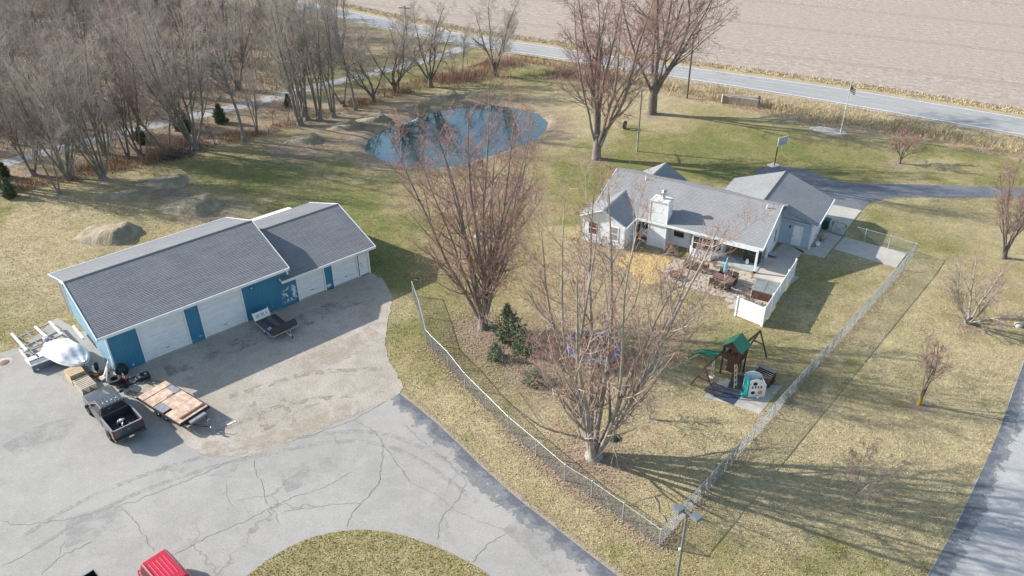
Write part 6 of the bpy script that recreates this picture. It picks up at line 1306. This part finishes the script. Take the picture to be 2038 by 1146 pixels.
# ================================================================== BACK YARD
GRN = M('green_plastic', (.012, .20, .115), (.01, .165, .095), 2, .45); REDW = M('redwood', (.105, .052, .038), (.07, .035, .027), 3, .8, bmp=.3, stretch=(1, 1, 5))
ps = thing('playset', 'wooden climbing tower with green roof, slide and swing beams', 'playset', (15.77, 45.82, 0), R(49))
for x in (-.6, .6):
    for y in (-.6, .6): part(ps, 'post', REDW, lambda m: m.bb(x-.05, x+.05, y-.05, y+.05, 0, 2.45))
for i in range(6): part(ps, 'deck_board', REDW, lambda m: m.bb(-.62+i*.21, -.62+i*.21+.19, -.66, .66, 1.45, 1.49))
rf = part(ps, 'roof', GRN, lambda m: (m.slab((-.72, -.78, 2.42), (.72, -.78, 2.42), (.72, 0, 3.15), (-.72, 0, 3.15), .04), m.slab((.72, .78, 2.42), (-.72, .78, 2.42), (-.72, 0, 3.15), (.72, 0, 3.15), .04)))
for x in (-.64, .64): part(ps, 'gable_board', REDW, lambda m: m.add([(x-.02, -.68, 2.42), (x-.02, .68, 2.42), (x-.02, 0, 3.06), (x+.02, -.68, 2.42), (x+.02, .68, 2.42), (x+.02, 0, 3.06)], [(0, 2, 1), (3, 4, 5), (0, 1, 4, 3), (1, 2, 5, 4), (2, 0, 3, 5)]))
for y in (-.63, .63):
    part(ps, 'rail', REDW, lambda m: m.bb(-.6, .6, y-.02, y+.02, 2.1, 2.2)); part(ps, 'rail', REDW, lambda m: m.bb(-.6, .6, y-.021, y+.021, 1.5, 1.6))
    for i in range(6 if y < 0 else 2): part(ps, 'slat', REDW, lambda m: m.bb(-.5+i*.2, -.42+i*.2, y-.012, y+.012, 1.6, 2.1))
for i in range(6): part(ps, 'slat', REDW, lambda m: m.bb(.615, .64, -.52+i*.2, -.42+i*.2, 1.5, 2.15)); part(ps, 'slat', REDW, lambda m: m.bb(.2, .23, -.52+i*.18, -.42+i*.18, .2, 1.44))
part(ps, 'lower_panel', REDW, lambda m: m.bb(-.64, -.615, -.6, .2, .5, 1.42)); part(ps, 'wall_panel', REDW, lambda m: m.bb(-.64, -.61, -.6, .6, 1.5, 2.0))
sl = part(ps, 'slide', GRN, lambda m: [m.beam((x_, .66+a*2.5, 1.45-1.25*a-.12*math.sin(a*6.28)), (x_, .66+(a+.125)*2.5, 1.45-1.25*(a+.125)-.12*math.sin((a+.125)*6.28)), w_, h_) for a in np.arange(0, 1, .125) for x_, w_, h_ in ((.1, .46, .03), (-.14, .04, .16), (.34, .04, .16))][0])
def aframe(x, s, top, spread=.95): return lambda m: (m.beam((x, s, top), (x+.15, s-spread, 0), .09), m.beam((x, s, top), (x+.15, s+spread, 0), .09), m.beam((x+.07, s-spread*.5, top*.5), (x+.07, s+spread*.5, top*.5), .08))
part(ps, 'swing_beam', REDW, lambda m: m.beam((.6, -.3, 2.25), (3.1, -.35, 2.2), .1, .14)); part(ps, 'a_frame', BLK, aframe(3.1, -.35, 2.2, .8)); part(ps, 'swing_beam', REDW, lambda m: m.beam((-.6, .5, 2.2), (-3.3, .6, 2.15), .1, .14)); part(ps, 'a_frame', REDW, aframe(-3.3, .6, 2.15, .95))
sw = thing('baby_swing', 'pink and white toddler swing hanging from the playset beam', 'swing', (15.77, 45.82, 0), R(49)); PINK = M('pink_plastic', (.70, .36, .38), (.6, .3, .33), 3, .5)
part(sw, 'seat', PINK, lambda m: m.lathe([(.1, .45), (.2, .48), (.22, .72), (.19, .72), (.17, .5)], (-2.1, .55, 0), 12)); part(sw, 'tray', WPL, lambda m: m.box((-2.3, .5, .74), (.16, .3, .06)))
for x in (-2.27, -1.93): part(sw, 'rope', WPL, lambda m: m.tube([(x, .55, .72), (-2.1+(x+2.1)*.6, .55, 2.12)], .014, 5))
lad = part(ps, 'ladder', PINE, lambda m: [m.beam((-1.35+o_, -1.0, .02), (-.72+o_, -.5, 1.5), .06, .04) for o_ in (-.17, .17)][0]); 
for i in range(5): f = (i+.6)/5; part(ps, 'rung', PINE, lambda m: m.beam((-1.52+.63*f, -1.0+.5*f, .02+1.48*f), (-1.18+.63*f, -1.0+.5*f, .02+1.48*f), .07, .03))
part(ps, 'steering_wheel', GRN, lambda m: m.tube([(-.68, .3+.13*math.cos(a), 2.15+.13*math.sin(a)) for a in np.linspace(0, 6.283, 13)], .02, 5, cap=False))
# rubber mats
PP = lambda x, y: (1350+x/4.981, 620+y/4.981)
MATR = M('rubber_mat', (.045, .05, .06), (.07, .075, .085), 2, .8); MATB = M('blue_mat', (.05, .065, .10), (.035, .045, .075), 2, .8)
for nm_, pl, mt, lb in ((0, [(250, 785), (400, 865), (480, 760), (345, 700)], MATR, 'black rubber mat under the toddler swing'), (1, [(404, 868), (540, 925), (650, 800), (484, 762)], MATB, 'dark blue rubber mat in front of the ladder'), (2, [(490, 755), (650, 792), (690, 640), (540, 610)], MATR, 'black rubber mat under the climbing tower')):
    pl = GP([PP(*p) for p in pl]); b = MB(); c = pl.mean(0); q = [(p[0]-c[0], p[1]-c[1]) for p in pl]; b.prism(q if np.cross(pl[1]-pl[0], pl[2]-pl[1]) > 0 else q[::-1], 0, .03); o = b.build('rubber_mat', mt); o.location = (c[0], c[1], .018); tag(o, lb, 'mat')
# toy playhouse
TEAL = M('teal_plastic', (.03, .31, .32), (.025, .26, .27), 2, .4); a = G(*PP(672, 862)); b_ = G(*PP(800, 800)); tz = math.atan2((b_-a).y, (b_-a).x)
ty = thing('toy_playhouse', 'white and teal plastic toy playhouse on the concrete play pad', 'playhouse', (a.x+.05, a.y+.1, .02), R(2)); TWd, TD_, TH_ = 1.25, .95, 1.35
def gab(y): return lambda m: m.extr([(0, 0), (TWd, 0), (TWd, TH_*.8), (TWd*.8, TH_*1.0), (TWd*.5, TH_*1.12), (TWd*.2, TH_*1.1), (0, TH_*1.02)], y, y+.06, 'Y')
fw_ = part(ty, 'front_wall', WPL, gab(0), bevel=.015); part(ty, 'back_wall', WPL, gab(TD_)); part(ty, 'side_wall', TEAL, lambda m: m.bb(0, .06, .061, TD_, 0, TH_)); part(ty, 'side_wall', WPL, lambda m: m.bb(TWd-.06, TWd, .061, TD_, 0, TH_*.75))
part(ty, 'corner_post', TEAL, lambda m: m.tube([(0, 0, 0), (0, 0, TH_*1.05)], .07, 8)); part(ty, 'floor', TEAL, lambda m: m.bb(.06, TWd-.06, .061, TD_-.001, .02, .06)); part(ty, 'step', TEAL, lambda m: m.box((-.18, .15, .1), (.3, .35, .2)), bevel=.03)
for i in range(4): part(fw_, 'slot', DARKM, lambda m: m.box((.3+i*.2, -.004, .86), (.09, .02, .2)))
part(fw_, 'porthole', DARKM, lambda m: m.lathe([(0, -.012), (.14, -.012), (.14, .01)], (.38, 0, .4), 16, 'Y')); part(fw_, 'porthole', M('toy_orange', (.75, .33, .02), None, 3, .5), lambda m: m.lathe([(0, -.012), (.16, -.012), (.16, .01)], (.88, 0, .42), 16, 'Y')); part(fw_, 'arch_window', DARKM, lambda m: m.lathe([(0, -.012), (.15, -.012), (.15, .01)], (.45, 0, 1.16), 14, 'Y'))
part(ty, 'basket', WPL, lambda m: m.lathe([(.03, .0), (.12, .3), (.14, .34)], (.68, -.22, .02), 10))
# wooden playhouse
a = G(1515, 757); wh = thing('wooden_playhouse', 'small brown board playhouse with grey slatted roof next to the toy playhouse', 'playhouse', (17.75, 44.75, .018), R(-42))
part(wh, 'wall', REDW, lambda m: (m.bb(-.62, .62, -.5, -.45, 0, .85), m.bb(-.62, .62, .45, .5, 0, .85), m.bb(-.62, -.57, -.449, .449, 0, .85), m.bb(.57, .62, -.449, -.2, 0, .85), m.bb(.57, .62, .2, .449, 0, .85)))
for s in (-1, 1):
    for i in range(5): f = i/5; part(wh, 'roof_board', GREYW, lambda m: m.beam((-.72, s*(.62-.6*f-.06), .84+.36*f+.03), (.72, s*(.62-.6*f-.06), .84+.36*f+.03), .135, .025, (0, s*-.5, .86)))
part(wh, 'doorway', DARKM, lambda m: m.bb(.585, .60, -.199, .199, .02, .75))
b = MB(); b.lathe([(0, 0), (.08, .03), (.11, .11), (.08, .19), (0, .22)], n=14); p = G(*PP(940, 825)); o = b.build('ball', M('lime_ball', (.35, .65, .05), None, 3, .5)); o.location = (p.x, p.y, .018); tag(o, 'lime green ball at the end of the play pad', 'ball')
# trampoline
tp = thing('trampoline', 'round trampoline with blue padded rim behind the pale maple', 'trampoline', (6.0, 47.95, 0)); TB = M('trampoline_blue', (.018, .15, .40), (.016, .12, .32), 1.5, .5); RT = 2.05
for i in range(12):
    a0, a1 = i*math.pi/6+.01, (i+1)*math.pi/6-.01
    part(tp, 'rim_pad', TB, lambda m: m.add([(r_*math.cos(a), r_*math.sin(a), z) for a in (a0, (a0+a1)/2, a1) for r_, z in ((RT-.36, .90), (RT-.3, .945), (RT-.05, .945), (RT, .88))], [(j*4+k, j*4+k+1, j*4+k+5, j*4+k+4) for j in range(2) for k in range(3)]))
part(tp, 'jump_mat', M('black_mat', (.02, .018, .022), (.035, .03, .035), 2, .7), lambda m: m.lathe([(RT-.34, .905), (RT-.6, .88), (.0, .84)], n=36)); part(tp, 'frame', STEEL, lambda m: m.tube([((RT-.06)*math.cos(a), (RT-.06)*math.sin(a), .86) for a in np.linspace(0, 6.2832, 33)], .03, 6, cap=False))
for i in range(6): a = i*math.pi/3+.2; part(tp, 'leg', STEEL, lambda m: m.tube([((RT-.06)*math.cos(a-.12), (RT-.06)*math.sin(a-.12), .86), ((RT-.02)*math.cos(a-.1), (RT-.02)*math.sin(a-.1), .03), ((RT-.02)*math.cos(a+.1), (RT-.02)*math.sin(a+.1), .03), ((RT-.06)*math.cos(a+.12), (RT-.06)*math.sin(a+.12), .86)], .024, 6))
# disc swing in the pale maple's shade
p = G(1222, 872); b = MB(); b.lathe([(0, .0), (.42, .0), (.44, .03), (.42, .06), (0, .06)], n=24); o = b.build('saucer_disc', M('dark_green_disc', (.02, .035, .02), None, 3, .6)); o.location = (p.x, p.y, .012); tag(o, 'dark round saucer lying beside the pale maple trunk', 'saucer')
# ---- patio
WICK = M('dark_wicker', (.055, .038, .03), (.085, .06, .048), 18, .8, bmp=.5, bscale=60); TBL = M('table_top', (.20, .115, .095), (.15, .085, .07), 3, .6); PZ = .055
tb = thing('patio_table', 'long brown patio dining table on the flagstones', 'table', (17.85, 57.74, PZ), R(-38))
for i in range(6): part(tb, 'top_slat', TBL, lambda m: m.bb(-.9, .9, -.45+i*.15+.006, -.3+i*.15-.006, .70, .73))
part(tb, 'apron', WICK, lambda m: m.bb(-.84, .84, -.4, .4, .62, .698))
for x in (-.8, .8):
    for y in (-.37, .37): part(tb, 'leg', WICK, lambda m: m.bb(x-.04, x+.04, y-.04, y+.04, 0, .619))
def chair():
    t = thing('patio_chair', 'x', 'chair', (0, 0, 0)); part(t, 'seat', WICK, lambda m: m.box((0, 0, .40), (.52, .52, .1)), bevel=.03); part(t, 'backrest', WICK, lambda m: m.box((0, -.27, .68), (.52, .07, .56), rx=.15), bevel=.03)
    for x in (-.25, .25):
        part(t, 'armrest', WICK, lambda m: m.box((x, -.02, .62), (.07, .5, .05)), bevel=.02); part(t, 'arm_panel', WICK, lambda m: m.box((x, -.02, .50), (.04, .46, .19)))
        for y in (-.22, .22): part(t, 'leg', WICK, lambda m: m.box((x*.9, y, .17), (.06, .06, .345)))
    return t
c0_ = chair(); ta_ = R(-38); spots = [(-.58, .78, 1), (0, .8, 1), (.6, .76, 1), (-.6, -.74, -1), (0, -.76, -1), (.58, -.72, -1)]
for i, (x, y, s) in reversed(list(enumerate(spots))):
    o = c0_ if i == 0 else copy_tree(c0_); o.location = (17.85+x*math.cos(ta_)-y*math.sin(ta_), 57.74+x*math.sin(ta_)+y*math.cos(ta_), PZ); o.rotation_euler.z = ta_+(math.pi if s > 0 else 0)+random.uniform(-.12, .12)
    o['label'] = 'dark wicker chair on the house side of the patio table' if s > 0 else 'dark wicker chair on the lawn side of the patio table'; o['group'] = 'chairs on the house side' if s > 0 else 'chairs on the lawn side'
um = thing('patio_umbrella', 'closed light blue patio umbrella standing in the table', 'umbrella', (17.9, 57.8, PZ)); UB = M('umbrella_blue', (.20, .56, .72), (.15, .45, .62), 3, .7)
part(um, 'pole', WPL, lambda m: m.tube([(0, 0, 0), (0, 0, 2.55)], .022, 8))
def folded(m):
    n = 24; V = []
    for z, r in ((1.25, .15), (1.45, .19), (1.75, .16), (2.1, .11), (2.45, .04)):
        for j in range(n): a = j*2*math.pi/n; rr = r*(1 if j % 3 else .6); V.append((rr*math.cos(a), rr*math.sin(a), z))
    m.add(V, [(i*n+j, i*n+(j+1) % n, (i+1)*n+(j+1) % n, (i+1)*n+j) for i in range(4) for j in range(n)])
part(um, 'folded_canopy', UB, folded); part(um, 'finial', WPL, lambda m: m.lathe([(.03, 2.5), (.035, 2.56), (0, 2.62)], n=8)); part(um, 'strap', WPL, lambda m: m.lathe([(.165, 1.55), (.165, 1.6)], n=16)); part(um, 'base', BLK, lambda m: m.lathe([(.26, 0), (.25, .05), (.05, .09), (.03, .25)], n=16))
DD = lambda x, y: (1240+x/5.661, 480+y/5.661)
p = G(*DD(825, 285), .3); so = thing('wicker_sofa', 'brown wicker sofa on the flagstones below the bay window', 'sofa', (p.x, p.y, PZ), R(-29)); CUSH = M('brown_cushion', (.15, .075, .05), (.11, .055, .04), 3, .9)
part(so, 'base', WICK, lambda m: m.bb(-.95, .95, -.38, .38, .1, .36), bevel=.03); part(so, 'backrest', WICK, lambda m: m.box((0, -.36, .56), (1.9, .12, .5), rx=.1), bevel=.03)
for s in (-1, 1): part(so, 'armrest', WICK, lambda m: m.bb(s*.95-.09, s*.95+.09, -.38, .38, .1, .6), bevel=.03); part(so, 'foot', WICK, lambda m: m.bb(s*.85-.04, s*.85+.04, -.3, .3, 0, .1))
for i in range(3): part(so, 'cushion', CUSH, lambda m: m.bb(-.84+i*.56+.01, -.28+i*.56-.01, -.26, .37, .361, .48), bevel=.04)
p = G(*DD(920, 335), .2); ot = thing('wicker_stool', 'low dark wicker stool at the end of the sofa', 'stool', (p.x, p.y, PZ), R(-20)); part(ot, 'frame', WICK, lambda m: m.bb(-.28, .28, -.28, .28, .03, .38), bevel=.03); part(ot, 'cushion', CUSH, lambda m: m.bb(-.26, .26, -.26, .26, .381, .46), bevel=.03)
p = G(*DD(588, 400), .15); fpz = thing('fire_pit', 'round rusty fire pit with charred logs on the flagstones', 'fire pit', (p.x, p.y, PZ)); part(fpz, 'bowl', RUSTY, lambda m: m.lathe([(.12, .14), (.4, .22), (.48, .38), (.52, .38), (.52, .35), (.42, .18), (.1, .1)], n=20)); part(fpz, 'ring', BLK, lambda m: m.lathe([(.5, .40), (.56, .40), (.56, .37), (.5, .37), (.5, .40)], n=20))
for i in range(4): a = i*1.57; part(fpz, 'leg', BLK, lambda m: m.tube([(.35*math.cos(a), .35*math.sin(a), .2), (.45*math.cos(a), .45*math.sin(a), 0)], .02, 6))
for i in range(4): part(fpz, 'log', BARKD if i % 2 else PINE, lambda m: m.tube([(-.3+.05*i, -.2+.12*i, .26+.04*i), (.28-.1*i, .05+.06*i, .3+.04*i)], .05, 7))
part(fpz, 'poker', BLK, lambda m: m.tube([(-.5, .3, 0), (-.52, .42, .85)], .012, 5))
ht_ = thing('hot_tub', 'square hot tub with grey folding cover and brown cabinet', 'hot tub', (20.95, 56.04, .045), R(-28)); part(ht_, 'shell', M('tub_rim', (.3, .3, .3), None, 3, .5), lambda m: m.bb(-.97, .97, -.97, .97, .74, .80), bevel=.02)
cab = part(ht_, 'cabinet', BRW, lambda m: m.bb(-.93, .93, -.93, .93, 0, .739))
for s, ax in ((-1, 0), (1, 0), (-1, 1), (1, 1)):
    for i in range(9): c_ = -.83+i*.2075; part(cab, 'cabinet_board', REDW, (lambda m: m.bb(c_-.09, c_+.09, s*.945-.012, s*.945+.012, .04, .73)) if ax == 0 else (lambda m: m.bb(s*.945-.012, s*.945+.012, c_-.09, c_+.09, .04, .73)))
CVR = M('tub_cover', (.165, .185, .175), (.21, .23, .22), 1.5, .6)
for s in (-1, 1): part(ht_, 'cover_half', CVR, lambda m: m.add([(s*.012, -1.0, .805), (s*1.0, -1.0, .805), (s*1.0, 1.0, .805), (s*.012, 1.0, .805), (s*.012, -1.0, .93), (s*1.0, -1.0, .885), (s*1.0, 1.0, .885), (s*.012, 1.0, .93)], [(3, 2, 1, 0), (4, 5, 6, 7), (0, 1, 5, 4), (1, 2, 6, 5), (2, 3, 7, 6), (3, 0, 4, 7)]), bevel=.02)
HL = lambda x, y, z=0: Vector((HO.x+x*math.cos(HRZ)-y*math.sin(HRZ), HO.y+x*math.sin(HRZ)+y*math.cos(HRZ), z))
gr = thing('gas_grill', 'black covered barbecue grill on the porch', 'grill', HL(-.75, 1.75, .09), HRZ); part(gr, 'cover', BLK, lambda m: hull(m, [(-.7, half([(.3, .1), (.3, .85), (.2, .95)])), (-.4, half([(.34, .1), (.34, .95), (.22, 1.2)])), (.4, half([(.34, .1), (.34, .95), (.22, 1.2)])), (.7, half([(.3, .1), (.3, .85), (.2, .95)]))]), bevel=.05); part(gr, 'wheel', RUB, lambda m: m.lathe([(0, -.36), (.09, -.36), (.09, -.31), (0, -.31)], (.5, 0, .09), 12, 'Y')); part(gr, 'handle', STEEL, lambda m: m.tube([(-.3, -.39, .9), (.3, -.39, .9)], .015, 6))
pt = thing('propane_tank', 'white propane tank in front of the barbecue grill', 'tank', HL(-1.0, 1.15, .09)); part(pt, 'tank', WPL, lambda m: m.lathe([(.1, 0), (.15, .06), (.155, .28), (.11, .37), (.04, .39)], n=16)); part(pt, 'collar', WPL, lambda m: m.lathe([(.1, .36), (.11, .47), (.09, .47)], n=12)); part(pt, 'valve', M('brass', (.5, .35, .12), None, 4, .3, .8), lambda m: m.tube([(0, 0, .38), (0, 0, .45)], .02, 6))
bc_ = thing('wooden_bench', 'orange brown wooden bench against the porch wall', 'bench', HL(-2.45, 2.2, .09), HRZ+R(4)); OWD = M('orange_wood', (.42, .2, .07), (.32, .15, .055), 3, .7, stretch=(1, 6, 1))
for i in range(3): part(bc_, 'seat_slat', OWD, lambda m: m.bb(-.6, .6, -.2+i*.14, -.08+i*.14, .42, .45))
for i in range(3): part(bc_, 'back_slat', OWD, lambda m: m.box((0, .27+i*.02, .6+i*.13), (1.2, .025, .1), rx=-.12))
for s in (-1, 1): part(bc_, 'leg', OWD, lambda m: (m.bb(s*.55-.03, s*.55+.03, -.18, -.12, 0, .419))); part(bc_, 'leg', OWD, lambda m: m.bb(s*.55-.03, s*.55+.03, .2, .26, 0, .55))
p = G(1538, 511); tu = thing('metal_tub', 'round grey galvanised tub on the concrete by the house wall', 'tub', (p.x, p.y, .045)); part(tu, 'tub', GALV, lambda m: m.lathe([(0, .02), (.3, .02), (.36, .3), (.38, .3), (.38, .27)], n=20)); part(tu, 'handle', GALV, lambda m: m.tube([(.36, -.08, .25), (.43, 0, .26), (.36, .08, .25)], .012, 6))
p = G(1627, 490); bu_ = thing('white_bucket', 'white bucket with coiled hose on the concrete walk', 'bucket', (p.x, p.y, .045)); part(bu_, 'pail', WPL, lambda m: m.lathe([(0, .0), (.16, 0), (.19, .36), (.17, .36), (.14, .02)], n=16)); part(bu_, 'hose', M('hose_green', (.05, .09, .06), None, 4, .6), lambda m: m.tube([(-.55+.38*math.cos(a), .05+.28*math.sin(a), .03+.012*a/6) for a in np.linspace(0, 18, 60)], .016, 5))
bn2 = thing('wheeled_bin', 'dark green wheeled refuse bin behind the gate', 'bin', G(1641, 455, .045), HRZ); BING = M('bin_green', (.01, .085, .075), (.012, .07, .06), 3, .5); part(bn2, 'body', BING, lambda m: m.add([(x*s_, y*s_, z) for z, s_ in ((.08, .82), (.98, 1.0)) for x, y in ((-.36, -.34), (.36, -.34), (.36, .34), (-.36, .34))], [(3, 2, 1, 0), (4, 5, 6, 7), (0, 1, 5, 4), (1, 2, 6, 5), (2, 3, 7, 6), (3, 0, 4, 7)]), bevel=.03); part(bn2, 'lid', BING, lambda m: m.box((0, 0, 1.02), (.76, .74, .06)), bevel=.02); part(bn2, 'handle', BLK, lambda m: m.tube([(-.3, .42, 1.0), (.3, .42, 1.0)], .02, 6))
for s in (-1, 1): part(bn2, 'wheel', RUB, lambda m: m.lathe([(0, -.03), (.1, -.03), (.1, .03), (0, .03)], (s*.3, .3, .1), 12, 'X'))
# bare shrubs by the hot tub and house
bs0 = make_tree('bare_shrub', 301, 1.3, stems=8, spread=40, base_r=.05, stem_r=.014, n1=5, n2=4, n3=2, a1=40, l1=.45, l2=.5, l3=.5, up=.05, mats=(BARKD, TWIGR, BUDT), tw=.007, wander=.12, t1=(.1, .98))
sh = [(1484, 592), (1470, 603), (1490, 604), (1345, 513), (1255, 500), (1196, 489), (1422, 531), (1632, 480)]
for i, px in reversed(list(enumerate(sh))): place(bs0, px, None, .9+.3*(i % 3)*.5, 1.3, i, 1.0, 'small bare twiggy shrub in the beds round the house and hot tub', 'shrub', 'bare shrubs in the house beds', copy=i > 0)
# brush pile and fallen limbs
for k, (u, v, n, r_, lb) in enumerate(((363, 303, 90, 1.6, 'dark tangled brush pile at the foot of the largest clump'), (345, 314, 60, 1.2, 'low brush pile on the lawn edge'))):
    rg = np.random.RandomState(50+k); c = G(u, v); S = np.column_stack([rg.randn(n)*r_*.55, rg.randn(n)*r_*.3, rg.rand(n)*.5]); D = rg.randn(n, 3); D[:, 2] *= .25; p_, q_ = grow(rg, S, D, .8+rg.rand(n)*1.4, np.full(n, .05), np.full(n, .02), 4, .15, 0); p_[:, :, 2] = np.abs(p_[:, :, 2]); V, F = tubes([(p_, q_, 5)]); o = fastmesh('brush_pile', V, F, BARKD); o.location = c; tag(o, lb, 'brush', kind='stuff')
for k, (u, v, u2, v2) in enumerate(((1300, 985, 1311, 1020), (1311, 1020, 1326, 1040))):
    a = G(u, v, .04); b2 = G(u2, v2, .04); b = MB(); d = b2-a; b.tube([(0, 0, 0), d*.4+Vector((.05, .03, .05)), d], [.03, .024, .012], 6); o = b.build('fallen_branch', BARKP); o.location = a; tag(o, 'pale fallen branch on the grass near the fence corner', 'branch', 'fallen branches near the fence corner')
for k, (u, v, u2, v2) in enumerate(((452, 846, 470, 838), )):
    a = G(u, v, .03); b2 = G(u2, v2, .03); b = MB(); b.beam((0, 0, 0), b2-a, .12, .04); o = b.build('plank', WB_); o.location = a; tag(o, 'short pale plank lying on the gravel beyond the flatbed hitch', 'plank')
